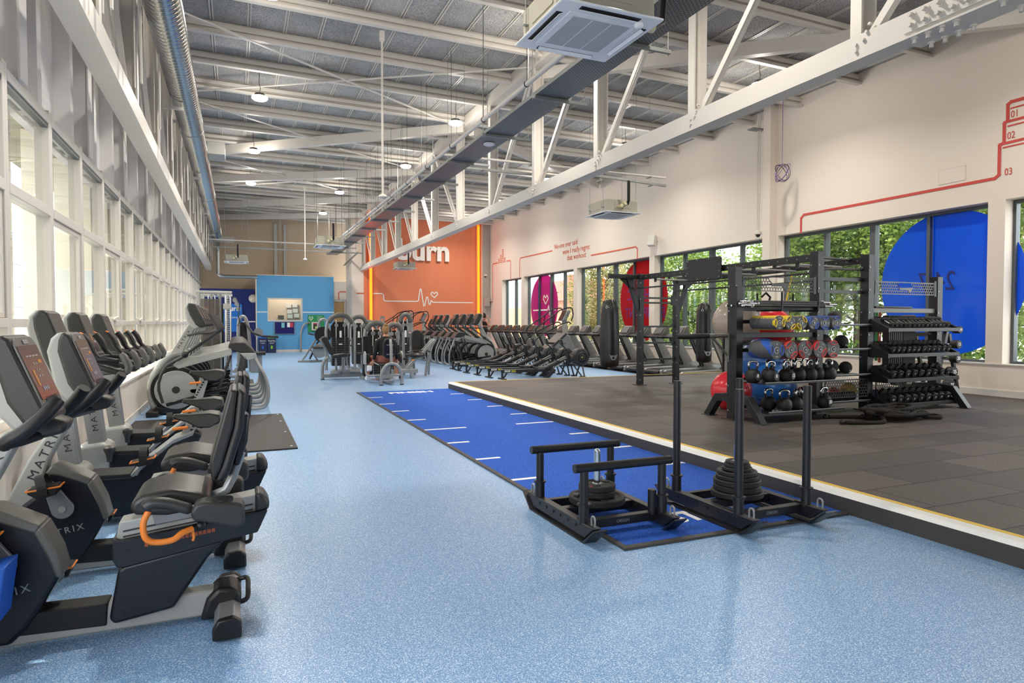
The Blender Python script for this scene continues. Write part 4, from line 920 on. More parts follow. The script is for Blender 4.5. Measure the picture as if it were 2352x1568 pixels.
# ================================================================ ELLIPTICAL TRAINER
def elliptical(label, loc, rz, group):
    r = thing('elliptical_trainer', label, 'elliptical trainer', loc, rz, group)
    T = Matrix.Translation((.4, 0, 0)); U = lambda: MB(T)
    P = smooth([(-1.19, 0, .12), (-1.235, 0, .22), (-1.25, 0, .396), (-1.22, 0, .56), (-1.15, 0, .71), (-1.04, 0, .86), (-.93, 0, .945), (-.80, 0, .965), (-.70, 0, .93)], 4)
    U().tube(P, .055, 12).build('front_frame', M_silvl, r)
    U().prism([(-.99, .92), (-.70, 1.43), (-.60, 1.375), (-.68, 1.22), (-.80, .96)], -.06, .06).build('mast', M_silvl, r, .015, 30, 3)
    vtext('MATRIX', .06, M_ltd, r, (-.87 + .4, 1.01), (-.68 + .4, 1.34), -.0615, sx=1.2)
    vt = vtext('MATRIX', .06, M_ltd, r, (.87 - .4, 1.01), (.68 - .4, 1.34), -.0615, sx=1.2); vt.rotation_euler = (0, 0, pi)
    for s in (-1, 1):
        U().prism([(-.92, .78), (-.844, .725), (-.5, .82), (-.083, .925), (-.09, 1.035), (-.56, .92), (-.80, .90)], s * .20 - .03, s * .20 + .03).build('guide_rail', M_silvl, r, .008)
        U().prism([(.03, .955), (.265, .95), (.285, .90), (.27, .865), (.142, .84)], s * .23 - .012, s * .23 + .012).build('side_plate', M_silvl, r, .004)
        U().cyl((.11, s * .25, .885), (.11, s * .235, .885), .02, 12).cyl((.235, s * .25, .905), (.235, s * .235, .905), .02, 12).build('plate_bolt', M_chrome, r)
        L_ = smooth([(.25, s * .2, .88), (.33, s * .24, .72), (.389, s * .26, .611), (.44, s * .27, .45), (.454, s * .27, .30), (.44, s * .26, .16), (.39, s * .22, .07), (.30, s * .15, .045), (.14, s * .10, .045)], 4)
        U().tube(L_, .026, 12).build('rear_loop', M_silver, r)
        U().bar((.13, s * .15, .86), (-.06, s * .15, .05), .055, .05).build('rear_leg', M_dgrey, r, .008)
        U().cyl((-.893, s * .085, .389), (-.893, s * .105, .389), .30, 48).build('crank_disc', M_silvl, r, .006)
        U().cyl((-.893, s * .105, .389), (-.893, s * .112, .389), .055, 24).build('hub_cap', M_dgrey, r)
        U().tube([(-.74, s * .30, .93), (-1.003, s * .30, .779), (-1.07, s * .30, .66), (-1.11, s * .30, .52), (-1.11, s * .30, .41), (-1.06, s * .28, .21)], .022, 10).build('lower_arm', M_dgrey, r)
        U().tube(smooth([(-.74, s * .30, .95), (-.55, s * .29, 1.10), (-.383, s * .28, 1.221), (-.29, s * .27, 1.30), (-.29, s * .26, 1.36), (-.36, s * .26, 1.5), (-.40, s * .26, 1.58)], 4), .022, 10).build('arm_handle', M_dgrey, r)
        U().sph((-.75, s * .30, .945), .052, 16, 10).build('arm_pivot', M_blk, r)
        U().tube([(-.72, s * .06, 1.24), (-.56, s * .17, 1.27), (-.40, s * .18, 1.27)], .016, 8).build('fixed_handle', M_dgrey, r)
        U().bar((-1.02, s * .2, .25 + .08 * s), (-.15, s * .2, .30 - .10 * s), .05, .055).build('pedal_arm', M_blk, r, .008)
        U().prism([(-.66, .30 - .05 * s), (-.30, .34 - .08 * s), (-.28, .37 - .08 * s), (-.30, .33 - .08 * s), (-.60, .27 - .05 * s), (-.68, .33 - .05 * s)], s * .2 - .08, s * .2 + .08).build('foot_pedal', M_blk, r, .01)
        U().bar((-.10, s * .17, .90), (-.30, s * .19, .32), .03, .03).build('swing_link', M_dgrey, r, .004)
    U().prism([(-.14, 1.05), (-.12, 1.11), (-.03, 1.13), (.106, 1.13), (.18, 1.06), (.292, .918), (.09, .945), (-.069, .99)], -.235, .235).build('rear_hood', M_dgrey, r, .02, 30, 3)
    U().prism(arc(-.893, .40, .355, 0, 360, 36)[:-1], -.08, .08).build('drive_shroud', M_blk, r, .01, 30)
    U().prism([(-1.24, .03), (-1.18, .14), (-.9, .10), (-.5, .16), (-.1, .12), (.1, .05), (.1, .02), (-1.2, .02)], -.10, .10).build('base_cover', M_blk, r, .015)
    U().bb((-1.29, -.32, .0), (-1.12, .32, .085)).build('front_foot', M_blk, r, .02, 30, 3)
    U().bb((.08, -.13, .02), (.18, .13, .07)).build('rear_foot', M_silver, r, .01)
    console_parts_off(r, T, [(-.70, 1.745), (-.605, 1.735), (-.45, 1.40), (-.52, 1.36), (-.60, 1.40), (-.68, 1.55), (-.72, 1.68)], (-.605, 1.735), (-.455, 1.41), .17,
                      [(-.70, 1.76), (-.66, 1.75), (-.66, 1.6), (-.55, 1.36), (-.62, 1.33), (-.72, 1.44), (-.76, 1.66)])
    return r
el = elliptical('nearest elliptical trainer of the left row, its silver disc facing us', (-.4, 11.45, 0), 0, 'elliptical trainers along the left windows')
for k in range(1, 6):
    dup(el, (-.4, 11.45 + .82 * k, 0), '%s elliptical trainer from the front in the row along left windows' % ORD[k] if k < 5 else 'farthest elliptical trainer of the left window row')
er = None
for k, y in enumerate((20.4, 21.2, 22.0, 22.8, 24.0, 24.8, 25.5)):
    lb = ('nearest elliptical trainer facing the right windows, beside the rowing machines' if k == 0 else '%s elliptical trainer from the front in the row facing the right windows' % ORD[k])
    q = dup(el, (7.16, y, 0), lb, pi); q['group'] = 'elliptical trainers facing the right windows'

# ================================================================ FLOOR MATS
M_matr = speckle('ribbed_black_mat', (46, 42, 40), [((34, 31, 30), .5)], 60, .6, .3)[0]
r = thing('floor_mat', 'black ribbed rubber floor mat with white corner dots in the left row', 'mat', (0, 0, 0))
MB().bb((-1.38, 7.72, .001), (.62, 10.75, .018)).build('mat_sheet', M_matr, r, .004)
for x, y in ((.56, 10.65), (.56, 9.9), (.56, 8.9), (.56, 7.85)): MB().cyl((x, y, .018), (x, y, .021), .014, 10).build('corner_stud', M_lt, r)
tag(MB().bb((-.5, 15.9, .001), (.35, 17.6, .015)).build('floor_mat', M_matr), 'small black mat behind the silver elliptical frames', 'mat')

# ================================================================ CABLE MACHINE
r = thing('cable_machine', 'tall silver cable crossover machine with twin uprights and pulleys', 'cable machine', (0, 0, 0))
for x, y in ((-.92, 18.4), (-.26, 18.4), (-.92, 20.4), (-.26, 20.4)): MB().bb((x - .04, y - .04, .0), (x + .04, y + .04, 2.22)).build('upright', M_silvl, r, .01)
for y in (18.4, 20.4): MB().cyl((-.96, y, 2.22), (-.12, y, 2.21), .045, 14).build('top_beam', M_silvl, r)
MB().cyl((-.55, 18.4, 2.22), (-.55, 20.4, 2.22), .04, 12).build('bridge_beam', M_silvl, r)
MB().cyl((-.26, 18.25, .06), (-.26, 18.25, 2.15), .032, 12).cyl((-.16, 18.25, .06), (-.16, 18.25, 2.15), .025, 12).build('guide_column', M_chrome, r)
q = MB()
for k in range(34): q.bb((-.225, 18.215, .2 + .055 * k), (-.195, 18.235, .225 + .055 * k))
q.build('adjustment_rack', M_blk, r)
MB().bb((-.33, 18.15, 1.78), (-.16, 18.32, 1.92)).build('carriage', M_silvl, r, .015)
for x in (-.74, -.48):
    MB().bb((x - .09, 18.5, .1), (x + .09, 18.7, 1.15)).build('weight_stack', M_blk, r, .01)
    for dx in (-.05, .05): MB().cyl((x + dx, 18.6, .1), (x + dx, 18.6, 2.15), .012, 8).build('guide_rod', M_chrome, r)
MB().cyl((-.61, 18.42, 0), (-.61, 18.42, 2.2), .03, 12).cyl((-.40, 18.42, 0), (-.40, 18.42, 2.2), .028, 12).build('inner_tube', M_silver, r)
MB().bb((-.60, 19.3, .1), (-.34, 19.4, 1.95)).build('rear_cover', M_blk, r, .01)
MB().bb((-.86, 18.36, .1), (-.42, 18.375, 2.05)).build('stack_guard', film('clear_guard', (196, 190, 182), .18), r); mat('smoked_guard', (40, 37, 35), .2, 0, .6)
for k, (x, z) in enumerate(((-.05, 2.02), (.0, 1.92), (.03, 1.80), (.02, .34), (-.02, .22))): MB().cyl((x, 18.2, z), (x, 18.24, z), .06, 20).build('pulley', M_silver, r)
MB().tube([(-.16, 18.25, 2.1), (-.02, 18.2, 2.08), (.06, 18.2, 1.9), (.03, 18.2, 1.6), (.06, 18.2, 1.45)], .012, 8).build('cable', M_blk, r)
MB().bb((-.95, 18.3, 0), (.0, 18.5, .07)).bb((-.95, 20.3, 0), (.0, 20.5, .07)).build('base', M_silver, r, .01)
MB().tube([(.06, 18.2, 1.45), (0, 18.2, 1.36), (.12, 18.2, 1.36), (.06, 18.2, 1.45)], .014, 8).build('handle', M_blk, r)
r = thing('weight_machine', 'silver framed pull machine behind the cable crossover, black stack', 'weight machine', (.15, 20.6, 0))
MB().tube(smooth([(-.12, 0, 0), (-.12, 0, 1.3), (-.05, 0, 1.6), (.08, 0, 1.55), (.16, 0, 1.1), (.2, 0, .0)], 5), .05, 12).build('frame', M_silver, r)
MB().bb((-.08, .02, .1), (.12, .3, 1.45)).build('weight_stack', M_blk, r, .02)
MB().tube([(.05, -.1, 1.45), (.25, -.3, 1.15), (.5, -.4, 1.05)], .03, 10).tube([(.5, -.5, 1.05), (.95, -.5, 1.02)], .035, 10).build('press_arm', M_blk, r)
MB().cyl((.42, -.1, 1.15), (.42, -.02, 1.15), .13, 24).build('cam_disc', M_silver, r)
MB().bb((.2, -.6, .5), (.6, -.2, .6)).build('seat', M_vinyl, r, .03); MB().bb((.2, -.5, 0), (.5, -.3, .5)).build('seat_base', M_silver, r, .01)
# ================================================================ TREADMILLS (user faces +x; origin at deck centre)
def treadmill(label, loc):
    r = thing('treadmill', label, 'treadmill', loc, 0, 'treadmills along the right windows')
    MB().prism([(-.88, .05), (.55, .05), (.55, .19), (-.84, .16), (-.88, .12)], -.34, .34).build('deck', M_blk, r, .012)
    MB().prism([(-.80, .163), (.45, .185), (.45, .192), (-.80, .170)], -.24, .24).build('running_belt', M_rub, r)
    for s in (-1, 1):
        MB().prism([(-.90, .03), (.80, .03), (.80, .13), (.5, .205), (-.86, .178), (-.90, .14)], s * .36 - .04, s * .36 + .04).build('side_rail', M_silver, r, .012)
        MB().prism([(.42, .10), (.72, .10), (.80, .2), (.26, 1.02), (.03, 1.02), (.42, .28)], s * .36 - .025, s * .36 + .025).build('mast', M_silver, r, .01)
        MB().prism([(.40, .24), (.44, .24), (.06, 1.0), (.03, 1.0)], s * .39 - .008, s * .39 + .008).build('mast_trim', M_dgrey, r)
        MB().bar((-.40, s * .36, 1.02), (.08, s * .36, 1.03), .05, .05).build('arm_rest', M_blk, r, .015)
    vtext('MATRIX', .075, M_ltd, r, (.56, .34), (.22, .90), -.387, sx=1.3)
    MB().cyl((-.90, -.33, .09), (-.90, .33, .09), .055, 14).build('rear_roller', M_blk, r)
    MB().prism([(.30, .18), (.42, .28), (.70, .34), (.88, .24), (.92, .05), (.40, .05)], -.34, .34).build('motor_cover', M_grey, r, .03, 30, 3)
    MB().tube([(-.22, -.43, 1.02), (-.24, 0, 1.03), (-.22, .43, 1.02)], .034, 12).build('hand_bar', M_blk, r)
    MB().prism([(-.26, 1.0), (.10, .98), (.24, 1.05), (.14, 1.12), (-.10, 1.10), (-.26, 1.06)], -.40, .40).build('console_shelf', M_blk, r, .015)
    MB().prism([(-.12, 1.09), (.03, 1.30), (.06, 1.335), (.12, 1.345), (.16, 1.31), (.17, 1.10)], -.22, .22).build('console', M_grey, r, .02, 30, 3)
    MB().prism([(-.115, 1.12), (.02, 1.305), (.012, 1.312), (-.125, 1.125)], -.19, .19).build('console_face', M_dgrey, r)
    MB().prism([(-.075, 1.178), (.0, 1.28), (-.006, 1.286), (-.083, 1.182)], -.12, .12).build('screen', M_scr, r)
    return r
tmy = [13.95 + .893 * k for k in range(18)]
tm = treadmill('nearest treadmill of the window row, partly behind the hanging bag and rack', (11.35, tmy[0], 0))
for k in range(1, 18):
    lb = '%s treadmill counted from the front in the long row by the right windows' % ORD[k] if k < 17 else 'farthest treadmill, the one with the woman standing on it'
    dup(tm, (11.35, tmy[k], 0), lb)
tag(MB().bb((10.35, 13.5, .001), (12.18, 30.2, .012)).build('treadmill_mat', M_matr), 'thin black matting strip beneath the row of treadmills', 'mat')

# ================================================================ ROWERS (origin at rear leg, rail along +x)
def rower(label, loc):
    r = thing('rowing_machine', label, 'rowing machine', loc, 0, 'rowing machines beside the raised floor')
    MB().bb((.0, -.035, .165), (1.2, .035, .245)).build('monorail', M_blkm, r, .008)
    MB().bb((.0, -.025, .245), (1.15, .025, .252)).build('rail_top', M_silver, r)
    for dx in (0.03, ): MB().bar((dx, 0, .24), (dx, 0, .02), .05, .04).bar((.16, 0, .17), (.06, 0, .02), .04, .03).build('rear_leg', M_blkm, r)
    MB().bb((-.01, -.22, 0), (.07, .22, .03)).build('rear_foot', M_blkm, r, .01)
    MB().prism([(1.14, .17), (1.20, .12), (1.93, .46), (1.90, .53), (1.83, .50), (1.18, .25)], -.045, .045).build('front_beam', M_blkm, r, .008)
    MB().prism([(1.23, .30), (1.26, .27), (1.84, .53), (1.82, .56)], -.025, .025).build('chain_guide', M_grey, r)
    MB().bb((1.86, -.05, .33), (1.90, .05, .75)).bb((1.97, -.05, .4), (2.0, .05, .62)).build('wheel_bracket', M_blkm, r, .006)
    MB().lathe([(.0, -.13), (.10, -.13), (.12, -.12), (.20, -.12), (.235, -.09), (.24, 0), (.235, .09), (.20, .12), (.12, .12), (.10, .13), (0, .13)], (2.26, 0, .52), 'Y', 36).build('flywheel_cover', M_blkm, r, 0, 30)
    q = MB()
    for k in range(10):
        a = 2 * pi * k / 10; q.bar((2.26 + .03 * cos(a), -.132, .52 + .03 * sin(a)), (2.26 + .115 * cos(a), -.125, .52 + .115 * sin(a)), .006, .004, (0, 1, 0))
    q.lathe([(.125, -.124), (.13, -.135), (.14, -.124)], (2.26, 0, .52), 'Y', 30)
    q.build('fan_grille', M_dgrey, r)
    MB().cyl((2.26, -.138, .52), (2.26, -.13, .52), .016, 12).build('hub_sticker', mat('lime_dot%d' % len(MATS), (190, 200, 70), .5), r)
    MB().lathe([(.10, -.1), (.15, -.08), (.15, .08), (.10, .1)], (2.06, 0, .52), 'X', 20) if False else None
    MB().cyl((1.93, 0, .52), (2.06, 0, .52), .09, 18).build('damper_housing', M_dgrey, r)
    for s in (-1, 1): MB().bar((2.02, s * .06, .34), (2.2, s * .22, .03), .03, .03).bar((2.3, s * .06, .33), (2.28, s * .22, .03), .03, .03).build('front_leg', M_blkm, r)
    MB().bb((2.13, -.26, 0), (2.3, -.20, .035)).bb((2.13, .20, 0), (2.3, .26, .035)).build('front_foot', M_blkm, r, .01)
    MB().bar((1.93, 0, .66), (1.72, 0, .86), .03, .03).bar((1.72, 0, .86), (1.70, 0, .95), .03, .03).build('monitor_arm', M_blkm, r, .004)
    MB().box((1.70, 0, .93), (.045, .13, .15), (0, -.35, 0)).build('monitor', M_blk, r, .01)
    MB().box((1.672, 0, .94), (.006, .09, .06), (0, -.35, 0)).build('monitor_screen', M_scl, r)
    MB().prism([(.92, .285), (.95, .30), (1.02, .29), (1.15, .29), (1.25, .31), (1.28, .29), (1.22, .262), (1.0, .262)], -.13, .13).build('seat', M_dgrey, r, .018, 30, 3)
    MB().bb((1.0, -.06, .235), (1.2, .06, .265)).build('seat_carriage', M_silver, r)
    for s in (-1, 1): MB().prism([(1.13, .03), (1.26, .02), (1.45, .20), (1.40, .26)], s * .16 - .06, s * .16 + .06).build('footrest', M_navy, r, .012)
    MB().tube([(1.60, -.22, .44), (1.56, -.1, .44), (1.56, .1, .44), (1.60, .22, .44)], .016, 8).build('pull_handle', M_blk, r)
    T_ = text('ROW', .065, M_lt, r, 'rail_lettering', (.16, -.0365, .205), RS, .001, bold=.002); text('ERG', .065, mat('lime_letter%d' % len(MATS), (200, 190, 40), .5), r, 'rail_lettering', (.33, -.0365, .205), RS, .001, bold=.002)
    vtext('Concept 2', .07, M_lt, r, (1.42, .245), (1.84, .44), -.0465, name='beam_lettering', bold=.001, )
    return r
rw = rower('nearest rowing machine, flywheel and low rail closest to the raised floor', (6.14, 15.22, 0))
for k, (x, y) in enumerate(((6.02, 15.85), (6.02, 16.75), (6.0, 17.6), (6.05, 18.5), (6.1, 19.2))):
    dup(rw, (x, y, 0), ['second', 'third', 'fourth', 'fifth', 'farthest'][k] + ' rowing machine counted from the raised floor edge')

# ================================================================ STAIR CLIMBERS
def stairclimber(label, loc):
    r = thing('stair_climber', label, 'stair climber', loc, 0, 'stair climber machines')
    MB().prism([(-.35, .05), (.95, .05), (.98, .55), (.72, 1.02), (.55, 1.05), (-.30, .35)], -.30, .30).build('stair_housing', M_silver, r, .03, 30, 3)
    MB().prism([(-.30, .40), (.55, 1.10), (.60, 1.05), (-.25, .34)], -.33, .33).build('side_trim', M_dgrey, r, .01)
    vtext('MATRIX', .085, M_ltd, r, (.10, .44), (.62, .82), -.302, sx=1.3)
    for k in range(4): MB().bb((-.50 + .2 * k, -.26, .15 + .2 * k), (-.22 + .2 * k, .26, .19 + .2 * k)).build('step', M_blk, r, .006)
    for s in (-1, 1):
        y = s * .36
        MB().tube(smooth([(-.52, y, .45), (-.60, y, .72), (-.52, y, .92), (-.1, y, 1.18), (.55, y, 1.45), (.72, y, 1.40)], 4), .02, 10).build('lower_handrail', M_blk, r)
        MB().tube(smooth([(-.50, y, .98), (-.56, y, 1.22), (-.40, y, 1.36), (.15, y, 1.72), (.30, y, 1.84), (.62, y, 1.93), (.76, y, 1.90), (.80, y, 1.7), (.74, y, 1.5)], 4), .02, 10).build('upper_handrail', M_blk, r)
        MB().tube([(.12, y, 1.70), (.08, y, 1.42), (.05, y, 1.2)], .018, 8).build('strut', M_blk, r)
    MB().prism([(.50, 1.50), (.66, 1.50), (.82, 1.80), (.80, 1.86), (.70, 1.86)], -.16, .16).build('console', M_silver, r, .02)
    MB().prism([(.50, 1.52), (.68, 1.85), (.672, 1.856), (.49, 1.525)], -.13, .13).build('screen', M_scr, r)
    MB().prism([(.62, 1.05), (.78, 1.05), (.72, 1.52), (.6, 1.52)], -.06, .06).build('mast', M_silvl, r, .01)
    return r
sc = stairclimber('silver stair climber standing between rowing machines and the treadmills', (9.45, 19.4, 0))
dup(sc, (6.0, 27.0, 0), 'stair climber in front of the orange wall, left one'); dup(sc, (6.95, 28.1, 0), 'stair climber in front of the orange wall, right one')
for k, (x, y) in enumerate(((8.0, 29.95), (8.0, 29.1))):
    q = dup(up3, (x, y, 0), '%s of the two far upright bikes in front of the orange wall' % ('left', 'right')[k], pi)

# ================================================================ SLEDS AND PLATES
def sled(label, loc, tall):
    r = thing('push_sled', label, 'sled', loc)      # origin: centre on the floor
    for s in (-1, 1):
        x = s * .31
        MB().prism([(-.40, .03), (.40, .03), (.52, .12), (.44, .12), (-.44, .12), (-.52, .12)], x - .03, x + .03, 'X').build('runner', M_blkm, r, .004)
        MB().prism([(-.42, .0), (.42, .0), (.56, .115), (.55, .12), (.41, .012), (-.41, .012), (-.55, .12), (-.56, .115)], x - .05, x + .05, 'X').build('skid_plate', M_blkm, r)
        q = MB()
        for k in range(6): q.cyl((x - .036, -.28 + .112 * k, .085), (x - .03, -.28 + .112 * k, .085), .011, 8)
        q.build('runner_bolt', M_blk, r)
        for t in (-1, 1):
            y = t * .34
            MB().cyl((x, y, .10), (x, y, .235), .036, 18).lathe([(.036, .225), (.047, .228), (.047, .238), (.036, .24)], (x, y, 0), n=20).build('post_socket', M_blkm, r)
            MB().cyl((x, y, .235), (x, y, .97 if tall else .455), .029, 16).build('push_pole', M_blkm, r)
            MB().tube(smooth([(x, y * 1.30, .115), (x, y * 1.30, .17), (x + .0, y * 1.36, .185), (x, y * 1.42, .17), (x, y * 1.42, .10)], 3), .0065, 8).build('tow_ring', M_silver, r)
    if not tall:
        for t in (-1, 1): MB().cyl((-.385, t * .34, .475), (.385, t * .34, .475), .030, 18).build('handle_bar', M_blkm, r, .004)
        MB().cyl((.25, -.31, .10), (.25, -.31, .27), .03, 16).build('spare_socket', M_blkm, r)
    for y, w in ((-.30, .06), (.02, .07), (.26, .05)): MB().bb((-.29, y - w / 2, .055), (.29, y + w / 2, .115)).build('cross_member', M_blkm, r, .004)
    MB().bb((-.32, -.34, .06), (-.28, -.26, .13)).bb((.28, -.34, .06), (.32, -.26, .13)).build('end_gusset', M_blkm, r, .003)
    MB().bb((-.15, -.05, .11), (.15, .09, .125)).build('plate_seat', M_blkm, r)
    MB().cyl((0, .02, .11), (0, .02, .50), .024, 20).sph((0, .02, .50), (.0235, .0235, .018), 16, 8).build('loading_pin', M_chrome, r, 0)
    MB().bb((-.08, -.331, .07), (.08, -.3305, .1)).build('badge_plate', M_blkm, r); text('ORIGIN', .03, M_silver, r, 'badge_lettering', (0, -.331, .085), RS, .0008)
    return r
sled('low black push sled with two horizontal handles on the turf edge', (2.415, 4.09, 0), False)
sled('black push sled with four tall upright poles near the START lettering', (3.45, 3.79, .016), True)
def wplate(label, loc, R, h, n=3):
    r = thing('weight_plate', label, 'weight plate', loc, 0, 'rubber plates loaded on the sleds')
    MB().lathe([(.028, 0), (R * .45, 0), (R * .50, h * .25), (R * .82, h * .25), (R * .86, 0), (R * .97, 0), (R, h * .15), (R, h * .85), (R * .97, h), (R * .86, h), (R * .82, h * .75), (R * .50, h * .75), (R * .45, h), (.028, h)], n=40).build('rubber_disc', M_rub, r, 0, 30)
    for k in range(3):
        q = MB(); a = 2 * pi * k / 3 + .5; q.box((R * .80 * cos(a), R * .80 * sin(a), h / 2), (R * .34, R * .46, h * 1.02), (0, 0, a))
        q.build('grip_lobe', M_rub, r, .006)
    for k in range(3):
        q = MB(); a = 2 * pi * k / 3 + .5; q.lathe([(0, h + .0015), (R * .15, h + .0015), (R * .15, h * .9)], (R * .72 * cos(a), R * .72 * sin(a), 0), n=14)
        q.build('grip_opening', M_blk, r)
    if R > .1: MB().box((-R * .5, -R * .25, h * .76), (.03, .02, .002), (0, 0, .4)).build('red_logo', M_redp, r)
    MB().lathe([(.026, -.001), (.036, -.001), (.036, h + .002), (.026, h + .002)], n=20).build('steel_bush', M_silver, r)
    return r
z = .126
for R, h, s in ((.205, .05, 'bottom'), (.135, .042, 'middle'), (.135, .042, 'top')):
    wplate('black rubber plate on the low sled pin, %s of three' % s, (2.415, 4.11, z), R, h); z += h + .001
z = .142
for i, (R, h) in enumerate(((.19, .042), (.172, .042), (.172, .042), (.155, .03), (.145, .03), (.108, .025), (.096, .022), (.085, .02))):
    wplate('black rubber plate on the tall-poled sled, %s from the bottom of the stack' % ORD[i], (3.45, 3.81, z), R, h); z += h + .001

# ================================================================ RIG
PZ = .15
rig = thing('training_rig', 'tall black steel training rig with ladder, storage frame and monkey bars', 'training rig', (0, 0, 0))
Ax, Bx, Cx, Dx = 6.09, 7.56, 8.57, 10.09; RY, FY = 6.80, 11.3
def post(x, y, z1, w=.12, d=.14):
    MB().bb((x - w / 2, y - d / 2, PZ + .01), (x + w / 2, y + d / 2, z1)).bb((x - w / 2 - .05, y - d / 2 - .05, PZ), (x + w / 2 + .05, y + d / 2 + .05, PZ + .012)).build('rig_post', M_blkm, rig, .004)
    q = MB(); k = 0; z = PZ + .12
    while z < z1 - .05:
        if k % 2 == 0:
            q.cyl((x - w / 2 - .006, y + .04, z), (x - w / 2, y + .04, z), .011, 8).cyl((x - .04, y - d / 2 - .006, z), (x - .04, y - d / 2, z), .011, 8)
        z += .165; k += 1
    q.build('post_bolt', M_silver, rig)
    q = MB(); z = PZ + .1
    while z < z1 - .1: q.bb((x - w / 2 - .0015, y - .012, z), (x - w / 2, y + .002, z + .05)); z += .09
    q.build('slot_row', M_blk, rig)
post(Ax, RY, 2.17); post(Bx, RY, 2.44); post(Cx, RY, 2.44); post(Dx, RY, 2.15)
post(7.65, FY, 2.44, .10, .12); post(8.55, FY, 2.36, .10, .12)
MB().bb((Ax - .065, RY - .11, .2), (Ax + .045, RY - .075, 1.92)).build('slotted_upright', M_blk, rig, .003)
def beam(a, b, w=.06, h=.10, nm='beam', m=M_blkm, holes=True):
    o = MB().bar(a, b, w, h).build(nm, m, rig, .004)
    if holes:
        q = MB(); a = Vector(a); b = Vector(b); n = int((b - a).length / .18); d = (b - a).normalized(); sd = Vector((d.y, -d.x, 0)).normalized()
        if sd.x > 0 and abs(sd.x) > abs(sd.y): sd = -sd
        if abs(sd.y) > abs(sd.x) and sd.y > 0: sd = -sd
        for i in range(n):
            p = a.lerp(b, (i + .5) / n); q.cyl(p + sd * (w / 2), p + sd * (w / 2 + .004), .010, 8)
        q.build('hole_plug', M_silver if nm == 'beam' else M_blk, rig)
beam((7.60, FY - .05, 2.36), (Bx, RY + .06, 2.36)); beam((8.55, FY - .05, 2.30), (Cx, RY + .06, 2.36))
beam((Bx - .02, FY, 2.14), (Bx - .02, RY, 2.14), .03, .03, 'pull_up_bar', holes=False); beam((8.5, FY, 2.10), (8.52, RY, 2.10), .03, .03, 'pull_up_bar', holes=False)
for i in range(9):
    y = 10.7 - .44 * i
    z = 2.29 + .03 * (i % 2)
    MB().cyl((7.60, y, z), (8.54, y + .05, z), .017, 10).build('monkey_bar', M_silver, rig)
    MB().prism([(y - .03, z - .05), (y + .03, z - .05), (y + .04, z + .05), (y - .04, z + .05)], 7.585, 7.60, 'X').build('bar_bracket', M_blkm, rig)
for z in (.32, .66, 1.0, 1.34): MB().bb((7.68, FY - .02, z), (8.52, FY + .02, z + .035)).build('ladder_rung', M_blkm, rig)
for z in (1.83, 1.93): MB().bb((7.68, FY - .05, z), (8.5, FY - .02, z + .035)).bb((8.4, FY - .06, z - .03), (8.5, FY - .01, z + .07)).build('upper_rung', M_dgrey, rig)
for z in (1.86, 2.04): MB().bb((Bx, RY + .02, z), (Cx, RY + .05, z + .05)).build('upper_rung', M_dgrey, rig)
MB().cyl((Bx, RY - .04, 2.36), (Cx, RY + .3, 2.38), .02, 10).cyl((Bx, RY + .02, 2.2), (Cx, RY + .02, 2.22), .016, 10).build('pull_up_bar', M_dgrey, rig)
# bag arms
for s, x0 in ((-1, 7.60), (1, 8.6)):
    xe = x0 + s * .70
    MB().bb((min(x0, xe), FY - .04, 2.33), (max(x0, xe), FY + .04, 2.42)).build('bag_arm', M_blkm, rig, .004)
    MB().bar((x0 + s * .28, FY, 2.42), (x0 + s * .0, FY, 1.70), .07, .09).prism([(x0 + s * .45, 2.33), (x0 + s * .12, 2.33), (x0 + s * .12, 2.05)], FY - .01, FY + .01).build('arm_brace', M_blkm, rig, .004)
# target board
MB(Matrix.Translation((7.50, 9.16, 2.37)) @ Matrix.Rotation(pi / 2, 4, 'Z')).prism(rrect(-.46, -.19, .46, .19, .05), -.012, .012).build('target_board', M_blkm, rig, .003)
q = MB()
for (a, b_) in ((-.34, .2), (-.12, .21), (.12, .21), (.34, .2), (-.34, -.2), (-.12, -.21), (.12, -.21), (.34, -.2), (-.345, .07), (.345, .07), (-.345, -.07), (.345, -.07)):
    q.sph((7.485, 9.16 + a * 1.22, 2.37 + b_ * .8), .012, 8, 6)
q.build('board_bolt', M_silver, rig)
# dip arm
MB().cyl((Ax - .86, RY + .1, 1.26), (Ax - .36, RY + .08, 1.262), .033, 14).build('dip_grip', M_rub, rig, .004)
MB().cyl((Ax - .40, RY + .08, 1.262), (Ax - .06, RY + .06, 1.265), .028, 14).cyl((Ax - .32, RY + .07, 1.25), (Ax - .06, RY + .06, 1.0), .016, 10).bb((Ax - .075, RY + .02, .95), (Ax - .06, RY + .10, 1.30)).build('dip_arm', M_grey, rig)
# feet
for x in (Ax, Dx):
    for t in (-1, 1):
        MB().prism([(RY + t * .05, .50), (RY + t * .32, .47), (RY + t * .55, PZ + .01), (RY + t * .43, PZ + .01), (RY + t * .27, .37), (RY + t * .05, .38)], x - .05, x + .05, 'X').bb((x - .07, RY + t * .49 - .09, PZ), (x + .07, RY + t * .49 + .09, PZ + .01)).build('rig_foot', M_blkm, rig, .005)
